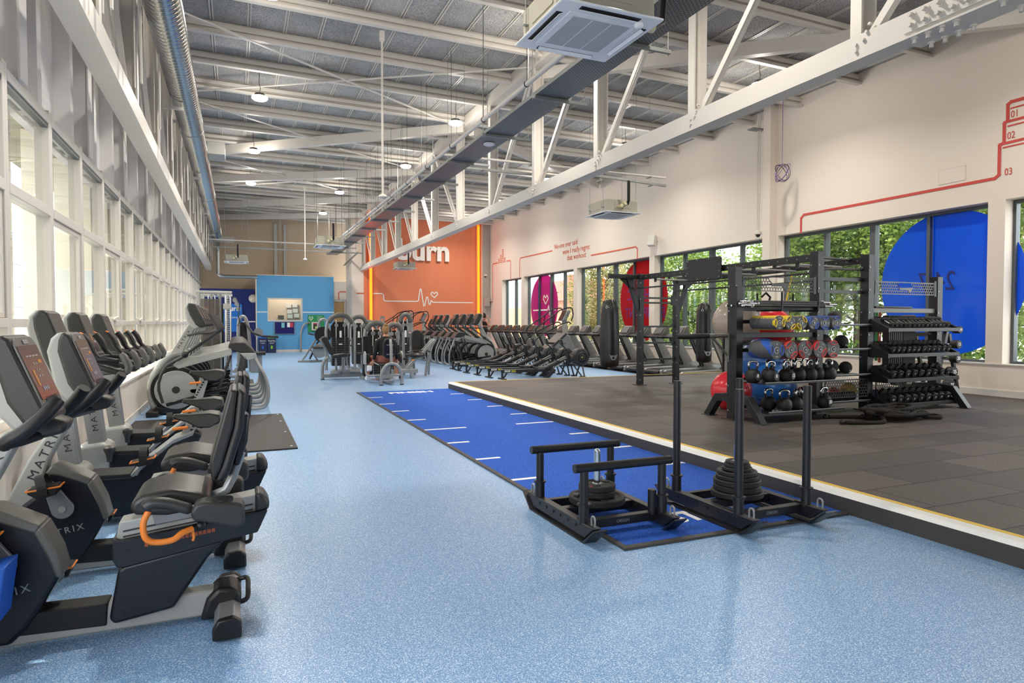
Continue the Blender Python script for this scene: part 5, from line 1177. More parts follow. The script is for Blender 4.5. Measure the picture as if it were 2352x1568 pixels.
# shelves between A and B
def shelf(x0, x1, y0, y1, z, nm='shelf', lip=.03, tilt=0):
    q = MB().bb((x0, y0, z - .012), (x1, y1, z)).bb((x0, y0, z - .012), (x1, y0 + .006, z + lip * .6)).bb((x0, y1 - .006, z - .012), (x1, y1, z + lip))
    q.build(nm, M_blkm, rig, .002)
    MB().bb((x0, y0 - .001, z + lip * .6 - .008), (x1, y0 + .003, z + lip * .6)).build('shelf_edge', M_galvd, rig)
beam((Ax, RY, 1.27), (Bx, RY, 1.27), .05, .07, 'beam_plain', holes=False); beam((Ax, RY, 1.62), (Bx, RY, 1.62), .05, .05, 'beam_plain', holes=False)
beam((Ax, RY, 1.45), (Bx, RY, 1.45), .04, .05, 'beam_plain', holes=False); beam((Ax, RY, 1.07), (Bx, RY, 1.07), .04, .05, 'beam_plain', holes=False)
shelf(Ax + .06, Bx - .02, RY - .50, RY + .10, .66); shelf(Ax + .12, Bx - .02, RY - .50, RY + .10, .28)
for x in (Ax + .5, Bx - .32):
    for yy in (RY - .32, RY + .12): MB().tube([(x, RY, 1.60), (x, yy, 1.60), (x, yy, 1.66), (x, yy, 1.84)], .014, 8).build('bar_hook', M_blk, rig)
# ball shelves between B and C
for z in (1.40, 1.05, .68, .30): shelf(Bx + .05, Cx - .05, RY - .12, RY + .28, z)
# hexagon perforated panels
def hexpanel(x0, x1, z0, z1, y, m, hole=None):
    q = MB(); w = .012
    q.bb((x0, y - .006, z0), (x1, y + .006, z0 + .012)).bb((x0, y - .006, z1 - .012), (x1, y + .006, z1)).bb((x0, y - .006, z0), (x0 + .012, y + .006, z1)).bb((x1 - .012, y - .006, z0), (x1, y + .006, z1))
    s = .0275; dx = s * sqrt(3); row = 0; zz = z0 + .03
    cx = (x0 + x1) / 2
    while zz < z1 - .02:
        xx = x0 + .03 + (dx / 2 if row % 2 else 0)
        while xx < x1 - .02:
            if hole and abs(xx - cx) < .16 and abs(zz - (z0 + z1) / 2) < .06: xx += dx; continue
            V = [(xx + s * cos(radians(30 + 60 * k)), zz + s * sin(radians(30 + 60 * k))) for k in range(6)]
            for k in range(3):
                q.bar((V[k][0], y, V[k][1]), (V[k + 1][0], y, V[k + 1][1]), .010, .004, (0, 1, 0))
            xx += dx
        zz += 1.5 * s; row += 1
    if hole: q.prism([(cx - .20, z1 - .02), (cx - .12, z1 - .09), (cx + .17, z1 - .08), (cx + .15, z0 + .08), (cx + .10, z0 + .02), (cx + .06, z0 + .07), (cx - .12, z0 + .07), (cx - .14, z0 + .12)], y - .005, y + .005)
    q.build('perforated_panel', m, rig)
hexpanel(Ax + .08, Bx - .12, 1.86, 2.06, RY - .05, M_dgrey, True)
hexpanel(Cx + .10, Dx - .12, 1.86, 2.05, RY - .05, M_grey, True)
MB().bb((Bx - .12, RY - .06, 1.84), (Bx - .05, RY - .03, 2.08)).bb((Dx - .12, RY - .06, 1.84), (Dx - .05, RY - .03, 2.08)).build('panel_bracket', M_blk, rig)
hexpanel(Bx + .07, Cx - .08, .36, .62, RY - .10, M_blkm); hexpanel(Cx + .08, Dx - .6, .30, .60, RY - .10, M_blkm)
beam((Cx, RY, 1.62), (Dx, RY, 1.62), .07, .07, 'beam_plain', M_grey, False)
# dumbbell trays between C and D
trays = ((1.33, .0), (.96, 0), (.60, 0), (.235, 0))
for z, _ in trays:
    MB().prism([(RY + .04, z + .20), (RY + .04, z + .188), (RY - .36, z - .012), (RY - .36, z + .03), (RY - .37, z + .03), (RY - .37, z - .022), (RY + .04, z + .15)], Cx + .02, Dx - .02, 'X').build('dumbbell_tray', M_blkm, rig, .002)
    for x in (Cx, Dx): MB().prism([(RY + .06, z + .22), (RY - .37, z + .03), (RY - .37, z - .03), (RY + .06, z - .03)], x - .02 + (.0), x + .02, 'X').build('tray_bracket', M_blkm, rig)

# ================================================================ DUMBBELLS
def dumbbell(label, R, L_, num, name='dumbbell'):
    r = thing(name, label, 'dumbbell', (0, 0, 0), 0, 'round rubber dumbbells on the rig trays')
    MB().cyl((0, -L_ / 2, 0), (0, L_ / 2, 0), .016, 10).build('handle', M_chrome, r)
    for s in (-1, 1): MB().lathe([(0, L_ / 2 * s), (R * .9, L_ / 2 * s), (R, (L_ / 2 + .006) * s), (R, (L_ / 2 + R * .85) * s), (R * .9, (L_ / 2 + R * .95) * s), (0, (L_ / 2 + R * .95) * s)], (0, 0, 0), 'Y', 22).build('head', M_rub, r, 0, 30)
    text(num, R * .8, M_lt, r, 'number', (0, -(L_ / 2 + R * .95) - .001, 0), RS, .001, sx=.85)
    return r
protos = {}
rng = random.Random(3)
TN = ['top', 'second', 'third', 'bottom']
rows = [(14, [.036, .038, .045], '1 2 1 1 2 1 2 2 4 4 6 6 3 3'.split()), (12, [.048, .052], '8 8 4 12 14 12 5 8 6 6 8 6'.split()), (9, [.056], '7 7 8 8 7 8 8 8 8'.split()), (9, [.06], '10 6 8 6 9 10 10 10 10'.split())]
for ti, (z, _) in enumerate(trays):
    n, Rs, nums = rows[ti]
    for i in range(n):
        R = Rs[min(len(Rs) - 1, i * len(Rs) // n)]; key = (R, nums[i])
        lb = 'black round dumbbell on the %s rig tray, %s from the left' % (TN[ti], ORD[i])
        if key not in protos: o = protos[key] = dumbbell(lb, R, .12, nums[i])
        else: o = dup(protos[key], (0, 0, 0), lb)
        x = Cx + .16 + (Dx - Cx - .32) * i / (n - 1)
        o.location = (x + rng.uniform(-.006, .006), RY - .20 - R * .48, z + .072 + R * 1.12); o.rotation_euler = (radians(26.6), rng.uniform(-3, 3) if False else 0, radians(rng.uniform(-4, 4)))

# ================================================================ BODY-PUMP PLATES ON PEGS
def pump(label, R, mc):
    r = thing('grip_plate', label, 'weight plate', (0, 0, 0), 0, 'studio grip plates hung on the rig')
    h = .026
    MB().prism([(R * cos(a) * (1 if k % 2 else .97), R * sin(a) * (1 if k % 2 else .97)) for k, a in ((k, 2 * pi * k / 16) for k in range(16))], -h / 2, h / 2).build('rubber_body', M_plate, r, .004)
    for s in (-1, 1):
        q = MB(); ring = [(s * R * .72 + .022 * cos(t) * R / .1, .052 * sin(t) * R / .1) for t in [2 * pi * k / 16 for k in range(16)]]
        q.tube([(x, -h / 2 - .001, zz) for x, zz in ring], .0075, 6, True); q.prism([(s * R * .93, -R * .36), (s * R * 1.008, -R * .15), (s * R * 1.008, R * .15), (s * R * .93, R * .36), (s * R * .88, 0)], -h / 2 - .001, h / 2 + .001)
        q.build('grip_ring', mc, r)
    MB().tube([(R * .33 * cos(t), -h / 2 - .0005, R * .33 * sin(t)) for t in [2 * pi * k / 20 for k in range(20)]], .0022, 5, True).build('white_ring', M_lt, r)
    MB().cyl((0, -h / 2 - .003, 0), (0, h / 2, 0), R * .16, 14).build('bore', M_blk, r)
    for s, t in ((1, '1.25kg' if R < .1 else '5kg'), (-1, 'origin')):
        text(t, .018, M_lt, r, 'marking', (0, -h / 2 - .001, s * R * .68), RS, .0008)
    return r
PP = {}
def pegs(z, xs, R, cols, n, tier):
    for i, x in enumerate(xs):
        c = cols[i]; mc = {'yellow': M_yel, 'blue': M_blup, 'red': M_redp}[c]
        MB().cyl((x, RY, z), (x, RY - .52, z), .012, 8).build('peg', M_silver, rig)
        for k in range(n):
            y = RY - .50 + .0275 * k
            lb = 'grey plate with %s grips on the %s peg from the left, %s row, %s back' % (c, ORD[i], tier, ORD[k] if k else 'front one, none')
            lb = 'grey %s-gripped plate, %s row, %s peg from left, %s in line' % (c, tier, ORD[i], ORD[k])
            key = (R, c)
            if key not in PP: o = PP[key] = pump(lb, R, mc)
            else: o = dup(PP[key], (0, 0, 0), lb)
            a = [0, .9, 2.4, .6, pi / 2, pi / 2][i] if k == 0 else (([pi / 2 - .35, 1.0, 2.2, .7, 1.4, 1.7][i] + .012 * k) if tier == 'upper' else [.2, 1.3, .2, 1.4, 1.5][i] + .17 * k * (1 if i == 0 else .5))
            o.location = (x, y, z); o.rotation_euler = (0, a, 0)
pegs(1.435, [6.36, 6.55, 6.74, 6.95, 7.15, 7.36], .092, ['yellow', 'yellow', 'yellow', 'blue', 'blue', 'blue'], 16, 'upper')
pegs(1.085, [6.32, 6.56, 6.81, 7.07, 7.31], .118, ['blue', 'red', 'red', 'red', 'red'], 14, 'lower')

# ================================================================ KETTLEBELLS
def kettlebell(label, num):
    r = thing('kettlebell', label, 'kettlebell', (0, 0, 0), 0, 'competition kettlebells on the rig shelves')
    MB().lathe([(.0, 0), (.055, 0), (.075, .01), (.095, .045), (.10, .085), (.092, .125), (.072, .155), (.045, .172), (0, .178)], n=26).build('body', M_rub, r, 0, 60)
    for s in (-1, 1): MB().tube([(s * .045, 0, .155), (s * .06, 0, .185), (s * .066, 0, .215)], [.017, .015, .014], 10).build('horn', M_rub, r)
    MB().tube(smooth([(-.066, 0, .212), (-.064, 0, .245), (-.045, 0, .268), (0, 0, .274), (.045, 0, .268), (.064, 0, .245), (.066, 0, .212)], 4), .0155, 10).build('chrome_handle', M_chrome, r)
    if num:
        MB().cyl((0, -.101, .085), (0, -.095, .085), .048, 22).build('face_disc', M_blk, r); text(num, .06, M_lt, r, 'number', (0, -.1015, .09), RS, .001, bold=.002)
    return r
KP = {n: None for n in ('8', '12', '20', '')}
def kb(x, y, z, num, rz, label):
    if KP[num] is None: o = KP[num] = kettlebell(label, num)
    else: o = dup(KP[num], (0, 0, 0), label)
    o.location = (x, y, z); o.rotation_euler = (0, 0, rz)
K1 = [(6.15, -.28, '8', -.1), (6.33, -.40, '8', .05), (6.50, -.20, '', .3), (6.62, -.38, '12', .25), (6.88, -.33, '', .1), (7.05, -.36, '', .3), (7.22, -.33, '', .6), (7.38, -.38, '', 1.3), (6.98, -.12, '', .4), (7.25, -.10, '', .2)]
KL = ['leftmost, numbered 8', 'second from left, larger number 8 in front', 'behind the front number 8', 'numbered 12', 'fifth front, plain', 'sixth front, plain', 'seventh front, plain', 'rightmost front, handle end-on', 'back row, left of two', 'back row, right of two']
for (x, dy, n, rz), s in zip(K1, KL): kb(x, RY + dy, .662, n, rz, 'black kettlebell with chrome handle, upper kettlebell shelf, ' + s)
K2 = [(6.50, -.20, '', .1), (6.56, -.41, '', -.2), (6.80, -.36, '', .9), (6.98, -.28, '', 1.2), (7.10, -.22, '', .2), (7.32, -.36, '20', .1)]
KL = ['far left, behind', 'left, in front', 'centre left, turned', 'centre, behind sled pole', 'right of centre', 'rightmost, numbered 20']
for (x, dy, n, rz), s in zip(K2, KL): kb(x, RY + dy, .282, n, rz, 'black kettlebell with chrome handle, lowest shelf, ' + s)
q = MB()
for k in range(16): q.tube([(6.36 + .012 * k + .012 * cos(t), RY - .42 + .02 * sin(k), .295 + .012 * sin(t)) for t in [2 * pi * j / 8 for j in range(8)]], .004, 5, True)
tag(q.build('steel_chain', M_galv), 'heap of steel chain links on the lowest shelf left end', 'chain')

# ================================================================ BARBELLS ON TOP
def barbell(label, L_, r_=.014, se=.35):
    r = thing('barbell', label, 'barbell', (0, 0, 0), 0, 'studio barbells lying on the rig top shelf')
    MB().cyl((-L_ / 2 + se, 0, 0), (L_ / 2 - se, 0, 0), r_, 12).build('bar_shaft', M_dgrey, r)
    for s in (-1, 1):
        MB().cyl((s * (L_ / 2 - se), 0, 0), (s * L_ / 2, 0, 0), r_ * .9, 12).build('bar_sleeve', M_chrome, r); MB().cyl((s * (L_ / 2 - se), 0, 0), (s * (L_ / 2 - se - .02), 0, 0), r_ * 1.6, 12).build('bar_collar', M_chrome, r)
    return r
b0 = None
for i in range(12):
    lb = 'studio barbell lying across the rig top hooks, %s of twelve from the front' % ORD[i]
    if b0 is None: o = b0 = barbell(lb, 1.55, .015, .13)
    else: o = dup(b0, (0, 0, 0), lb)
    rowi = i // 5; o.location = (6.80 + rng.uniform(-.06, .12), RY - .27 + (i % 5) * .075 + .035 * rowi, 1.662 + .027 * rowi)

# ================================================================ BALLS
def ball(name, label, cat, c, R, m, group=None, squash=1.):
    r = thing(name, label, cat, (c[0], c[1], c[2] - R * squash), 0, group)
    MB().sph((0, 0, R * squash), (R, R, R * squash), 36, 24).build('shell', m, r, 0, 80)
    q = MB()
    for k in range(9):
        t = -.6 + .15 * k; rr = R * sqrt(1 - t * t) * 1.0005; q.tube([(rr * cos(a), rr * sin(a), R * squash * (1 + t)) for a in [2 * pi * j / 36 for j in range(36)]], R * .004, 4, True)
    q.build('moulded_rib', m, r)
    MB().cyl((0, -R * .9, R * .55), (0, -R * .885, R * .56), .012, 8).build('valve', M_lt, r)
    return r
gy_ = RY + 1.25
M_gg = mat('pearl_grey_ball', (160, 146, 134), .25, 0, .5, None, 0, 1, .3); M_gr = mat('red_gym_ball', (206, 30, 44), .25, 0, .5, None, 0, 1, .3); M_gb = mat('blue_gym_ball', (30, 96, 172), .25, 0, .5, None, 0, 1, .3)
ball('exercise_ball', 'large pearl grey exercise ball behind the left rig post', 'exercise ball', (7.25, gy_, 1.44), .37, M_gg, 'exercise balls racked behind the rig')
ball('exercise_ball', 'red exercise ball on the top ring behind the yellow plates', 'exercise ball', (8.08, gy_ + .1, 1.33), .34, M_gr, 'exercise balls racked behind the rig')
ball('exercise_ball', 'light blue exercise ball behind the upper kettlebells', 'exercise ball', (7.80, gy_, .82), .37, M_gb, 'exercise balls racked behind the rig')
ball('exercise_ball', 'red exercise ball resting at floor level beside the left rig foot', 'exercise ball', (6.80, 7.65, .42), .30, M_gr, 'exercise balls racked behind the rig')
ball('exercise_ball', 'deep blue exercise ball behind the lowest kettlebell shelf', 'exercise ball', (7.70, 7.75, .45), .37, M_gb, 'exercise balls racked behind the rig')
r = thing('ball_rack', 'thin black tubular rack cradling the exercise balls behind the rig', 'rack', (0, 0, 0))
for x in (6.95, 8.45): MB().cyl((x, gy_ - .05, PZ), (x, gy_ - .05, 1.25), .018, 8).build('rack_post', M_blkm, r)
for x, z in ((7.25, 1.08), (8.08, 1.02), (7.8, .46)):
    MB().tube([(x + .22 * cos(a), gy_ + .22 * sin(a), z + .045) for a in [2 * pi * j / 24 for j in range(24)]], .012, 8, True).build('cradle_ring', M_blkm, r)
for z in (1.1, .48): MB().cyl((6.95, gy_ - .24, z), (8.45, gy_ - .24, z), .012, 8).build('cross_tube', M_blkm, r)
M_slam = mat('textured_black_ball', (38, 37, 36), .6, 0, .5, (140, .8, .01))
SB = [(7.70, -.02, 1.41, .085), (7.98, .0, 1.41, .10), (7.80, .02, 1.06, .105), (8.10, -.02, 1.06, .10), (7.74, -.03, .69, .085), (7.98, .05, .69, .10), (8.22, .0, .69, .09)]
SL_ = ['top shelf, left', 'top shelf, right', 'second shelf, left', 'second shelf, right', 'third shelf, small left', 'third shelf, middle', 'third shelf, right']
for (x, dy, z, R), s in zip(SB, SL_): ball('slam_ball', 'textured black slam ball, centre bay %s' % s, 'medicine ball', (x, RY + dy + .06, z + R), R, M_slam, 'slam balls in the rig centre bay')
ball('medicine_ball', 'purple medicine ball behind the black slam balls', 'medicine ball', (8.12, RY + .22, .69 + .10), .10, mat('purple_ball', (104, 74, 150), .5))
ball('medicine_ball', 'yellow medicine ball behind the low perforated panel', 'medicine ball', (8.35, RY + .12, .31 + .12), .12, mat('yellow_ball', (190, 150, 30), .5))
ball('medicine_ball', 'red medicine ball low in the centre bay', 'medicine ball', (8.08, RY + .14, .31 + .09), .09, mat('red_ball', (180, 40, 36), .5))
r = thing('foam_roller', 'black grooved foam roller on the bottom centre shelf', 'foam roller', (8.0, RY - .01, .37))
MB().lathe([(.02, -.32)] + [p for k in range(14) for p in ((.062, -.32 + .045 * k), (.062, -.32 + .045 * k + .03), (.054, -.32 + .045 * k + .033), (.054, -.32 + .045 * k + .042))] + [(.02, .31)], (0, 0, 0), 'X', 24).build('roller', M_rub, r)

# ================================================================ BATTLE ROPE
def rope(pts, label, R=.026):
    r = thing('battle_rope', label, 'rope', (0, 0, 0)); P = smooth(pts, 8); n = 9; q = MB()
    rs = [R * (1 + .10 * sin(i * 1.3)) for i in range(len(P))]
    q.tube(P, rs, n); q.build('rope_strand', M_rop, r, 0, 80); e = MB()
    for a in (P[0], P[-1]): e.sph(a, R * 1.35, 10, 8)
    e.build('rope_end', M_rub, r); return r
M_rop = mat('black_rope', (34, 28, 24), .85, 0, .3, (110, 1.0, .02))
rr_ = random.Random(11)
def coil(cx, cy, w, d, turns, z0, ph):
    out = []
    for k in range(int(turns * 10)):
        a = ph + 2 * pi * k / 10; s = .75 + .25 * sin(k * .7 + ph)
        out.append((cx + w * s * cos(a) + rr_.uniform(-.07, .07), cy + d * s * sin(a) + rr_.uniform(-.06, .06), z0 + .014 * (k // 10) + rr_.uniform(0, .02)))
    return out
rope([(7.25, 6.35, .175), (7.5, 6.25, .175), (7.8, 6.1, .175)] + coil(8.02, 5.98, .50, .25, 9, .182, 2.6) + [(7.6, 5.75, .18), (7.2, 5.82, .175), (7.05, 5.92, .175)], 'thick black battle rope heaped on the rubber floor before the rig')
rope([(8.35, 6.2, .24)] + coil(8.15, 6.0, .34, .18, 4, .20, 0) + [(8.4, 5.8, .19), (8.62, 5.72, .178), (8.72, 5.85, .178), (8.55, 5.98, .178)], 'second black rope looped over the right of the rope heap')

# ================================================================ FIXED BARBELL RACK
r = thing('barbell_rack', 'black A-frame rack of numbered fixed barbells at the right end', 'rack', (0, 0, 0))
FB = [('10', 10.98, 1.32, .06), ('15', 10.95, 1.08, .07), ('20', 10.94, .85, .078), ('25', 10.85, .63, .082), ('35', 10.79, .41, .092)]
for y in (7.22, 7.80):
    MB().bar((10.68, y, PZ), (11.04, y, 1.45), .06, .07, (1, 0, 0)).bar((11.34, y, PZ), (11.06, y, 1.25), .05, .06, (1, 0, 0)).build('a_frame', M_blkm, r, .005)
    for (n, x, z, R) in FB: MB().bb((x - .09, y - .03, z - .032), (x + .025, y + .03, z - .015)).bb((x + .015, y - .03, z - .02), (x + .025, y + .03, z + .01)).build('bar_cradle', M_blkm, r)
for z, x in ((1.20, 10.99), (.30, 11.3), (.30, 10.74)): MB().bb((x - .03, 7.22, z), (x + .03, 7.80, z + .07)).build('cross_beam', M_dgrey, r)
for i, (n, x, z, R) in enumerate(FB):
    b = thing('fixed_barbell', 'fixed barbell numbered %s on the black A-frame rack' % {'10': 'ten', '15': 'fifteen', '20': 'twenty', '25': 'twenty-five', '35': 'thirty-five'}[n], 'barbell', (x, 7.5, z), 0, 'fixed barbells on the A-frame rack')
    MB().cyl((0, -.44, 0), (0, .44, 0), .014, 10).build('bar_shaft', M_chrome, b)
    for s in (-1, 1): MB().lathe([(0, -.06), (R * .93, -.06), (R, -.05), (R, .05), (R * .93, .06), (0, .06)], (0, s * .47, 0), 'Y', 26).build('head', M_rub, b, 0, 30)
    text(n, R * 1.0, M_lt, b, 'number', (0, -.5315, 0), RS, .001, bold=.002)
# resistance bands hung in the right bay
for i, (c, nm) in enumerate((((40, 130, 60), 'green'), ((180, 70, 40), 'orange'), ((30, 40, 90), 'navy'), ((60, 150, 70), 'bright green'), ((190, 80, 50), 'red-orange'))):
    x = 8.75 + .07 * i
    q = MB()
    for s in (-1, 1): q.tube([(x + s * .012, RY + .14, 1.60), (x + s * .02, RY + .145, 1.3), (x + s * .012, RY + .14, .95 - .03 * i)], .011, 6)
    tag(q.build('resistance_band', mat('band_%d' % i, c, .6)), '%s resistance band hanging behind the dumbbell trays' % nm, 'exercise band', 'hanging resistance bands')
r = thing('exercise_mats', 'rolled dark exercise mats hanging in line behind dumbbell trays', 'mat', (0, 0, 0))
for k in range(7): MB().bb((9.22 + .045 * k, RY + .13, .76), (9.255 + .045 * k, RY + .24, 1.55)).build('mat', M_blk, r, .006)
MB().bb((9.54, RY + .13, .77), (9.84, RY + .17, 1.56)).build('mat', mat('slate_mat', (78, 80, 80), .7), r, .02)
tag(MB().box((9.1, RY, 1.67), (.8, .09, .025)).build('flat_mat', M_dgrey, None, .008), 'grey folded mat lying on the beam above the dumbbells', 'mat')
# bag pump on the post
r = thing('suspension_trainer', 'yellow suspension trainer strap hanging behind the barbells', 'strap', (7.3, RY + .2, 0))
MB().bar((0, 0, 2.1), (-.12, 0, 1.66), .03, .008).build('strap', M_yel, r); MB().tube([(-.35, .1, 1.66), (-.30, .1, 1.8), (-.38, .1, 1.86), (-.46, .1, 1.8)], .016, 8).build('grip', M_blk, r)

# ================================================================ PUNCH BAGS
def punchbag(label, loc, zt, zb, R):
    r = thing('punch_bag', label, 'punch bag', loc, 0, 'black leather punch bags on the rig arms')
    h = zt - zb
    pr = [(0, 0), (R * .7, .01), (R * .93, .05), (R * .99, .15), (R * 1.0, h * .45), (R * .96, h * .6), (R * .93, h * .78), (R * .86, h * .88), (R * .68, h * .95), (R * .40, h), (R * .3, h - .01), (0, h - .05)]
    q = MB().lathe(pr, (0, 0, zb), n=36)
    for i, v in enumerate(q.v):
        t = (v.z - zb) / h
        if t > .72:
            a = atan2(v.y, v.x); f = 1 - (t - .72) * .35 * (1 - cos(8 * a)) * .5; q.v[i] = Vector((v.x * f, v.y * f, v.z))
    q.build('leather_body', M_leather, r, 0, 60)
    for k in range(4):
        a = k * pi / 2 + .7; x, y = R * .9 * cos(a), R * .9 * sin(a)
        MB().bar((x * .93, y * .93, zt - .30), (x * .72, y * .72, zt - .02), .05, .012, (cos(a), sin(a), 0)).build('hanging_strap', M_leather, r, .003)
        MB().tube([(x * 1.02 + .02 * cos(t) * -sin(a), y * 1.02 + .02 * cos(t) * cos(a), zt - .16 + .025 * sin(t)) for t in [2 * pi * j / 12 for j in range(12)]], .005, 6, True).build('ring', M_chrome, r)
        q = MB()
        for j in range(9):
            f0, f1 = j / 9, (j + 1) / 9
            q.bar((x * 1.02 * (1 - f0), y * 1.02 * (1 - f0), zt - .13 + f0 * .33), (x * 1.02 * (1 - f1), y * 1.02 * (1 - f1), zt - .13 + f1 * .30), .011, .005, (j % 2, 1 - j % 2, .2))
        q.build('chain', M_chrome, r)
    q = MB()
    for j in range(7): q.bar((0, 0, zt + .2 + .045 * j), (0, 0, zt + .24 + .045 * j), .014 if j % 2 else .005, .005 if j % 2 else .014)
    q.build('swivel_chain', M_chrome, r)
    A = frame((1, 0, 0), (0, 0, 1)); yb = -R - .003; z0 = zb + .22
    q = MB(Matrix.Rotation(-.15, 4, 'Z')); q.prism([(-.09, z0 + .06), (-.05, z0 + .03), (.05, z0 + .03), (.09, z0 + .06), (.06, z0 - .02), (.03, z0 - .06), (-.03, z0 - .06), (-.06, z0 - .02)], yb, yb + .012); q.build('emblem', M_silver, r, .002)
    MB(Matrix.Rotation(-.15, 4, 'Z')).bb((-.022, yb - .003, z0 - .035), (.022, yb, z0 + .012)).build('emblem_centre', M_blk, r)
    return r
punchbag('near-left hanging black punch bag beside the ladder frame', (6.92, FY, 0), 1.90, .53, .195)
punchbag('second black punch bag hanging right of the ladder frame', (9.28, FY, 0), 1.86, .57, .17)
# ================================================================ PEOPLE HELPERS
def skinned(name, verts, edges, radii, m, parent, root=0, sub=2):
    me = D.meshes.new(name); me.from_pydata(verts, edges, []); o = D.objects.new(name, me); COL.objects.link(o)
    if parent is not None: o.parent = parent
    md = o.modifiers.new('skin', 'SKIN'); md.use_smooth_shade = True
    if not me.skin_vertices: me.skin_vertices.new() if hasattr(me.skin_vertices, 'new') else None
    sv = me.skin_vertices[0].data if me.skin_vertices else None
    for i, q in enumerate(radii):
        r_ = q if isinstance(q, tuple) else (q, q); sv[i].radius = r_
    sv[root].use_root = True
    s = o.modifiers.new('sub', 'SUBSURF'); s.levels = sub; s.render_levels = sub
    dg = bpy.context.evaluated_depsgraph_get(); me2 = D.meshes.new_from_object(o.evaluated_get(dg)); o.modifiers.clear(); o.data = me2
    me2.materials.clear(); me2.materials.append(m); me2.polygons.foreach_set('use_smooth', [True] * len(me2.polygons))
    return o
def skin_mesh(name, chains, m, parent, sub=2):
    """chains: list of [(x,y,z,r)...]; chains sharing their first point are joined there"""
    V = []; E_ = []; R_ = []; idx = {}
    for c in chains:
        prev = None
        for (x, y, z, r_) in c:
            k = (round(x, 4), round(y, 4), round(z, 4))
            if k not in idx: idx[k] = len(V); V.append((x, y, z)); R_.append(r_ if isinstance(r_, tuple) else (r_, r_))
            i = idx[k]
            if prev is not None and prev != i: E_.append((prev, i))
            prev = i
    bm = bmesh.new(); lay = bm.verts.layers.skin.verify(); vs = []
    for p in V: vs.append(bm.verts.new(p))
    for a, b in E_: bm.edges.new((vs[a], vs[b]))
    for i, v in enumerate(vs): v[lay].radius = R_[i]; v[lay].use_root = (i == 0)
    me = D.meshes.new(name); bm.to_mesh(me); bm.free()
    o = D.objects.new(name, me); COL.objects.link(o)
    md = o.modifiers.new('skin', 'SKIN'); md.use_smooth_shade = True; s = o.modifiers.new('sub', 'SUBSURF'); s.levels = sub; s.render_levels = sub
    bpy.context.view_layer.update()
    me2 = D.meshes.new_from_object(o.evaluated_get(bpy.context.evaluated_depsgraph_get())); o.modifiers.clear(); o.data = me2; me2.name = name
    me2.materials.clear(); me2.materials.append(m); me2.polygons.foreach_set('use_smooth', [True] * len(me2.polygons))
    if parent is not None: o.parent = parent
    return o
def hand_chains(w, d, side):
    """five fingers leaving the palm at w towards d"""
    w = Vector(w); d = Vector(d).normalized(); s = Vector((side, 0, 0)); s = (s - d * s.dot(d)).normalized(); n = d.cross(s)
    palm = w + d * .05; out = [[(*w, .024), (*palm, (.038, .018))]]
    for k, (o_, l) in enumerate(((-.030, .062), (-.010, .072), (.010, .068), (.028, .055))):
        b = palm + s * o_ + d * .03; m1 = b + d * l * .5 + n * .006; e = b + d * l * .85 + n * .028
        out.append([(*palm, (.038, .018)), (*b, .0095), (*m1, .009), (*e, .0075)])
    t = w + d * .025; out.append([(*palm, (.038, .018)), (*(t - s * .042), .011), (*(t - s * .055 + d * .04 + n * .015), .0095)])
    return out

def shell(rows, m, name, r, c=(0, 0), n=24):
    v = []; f = []
    for (z, a, b_) in rows: v += [(c[0] + a * cos(2 * pi * j / n), c[1] + b_ * sin(2 * pi * j / n), z) for j in range(n)]
    for i in range(len(rows) - 1): f += [(i * n + j, i * n + (j + 1) % n, (i + 1) * n + (j + 1) % n, (i + 1) * n + j) for j in range(n)]
    return MB().add(v, f).build(name, m, r, 0, 80)
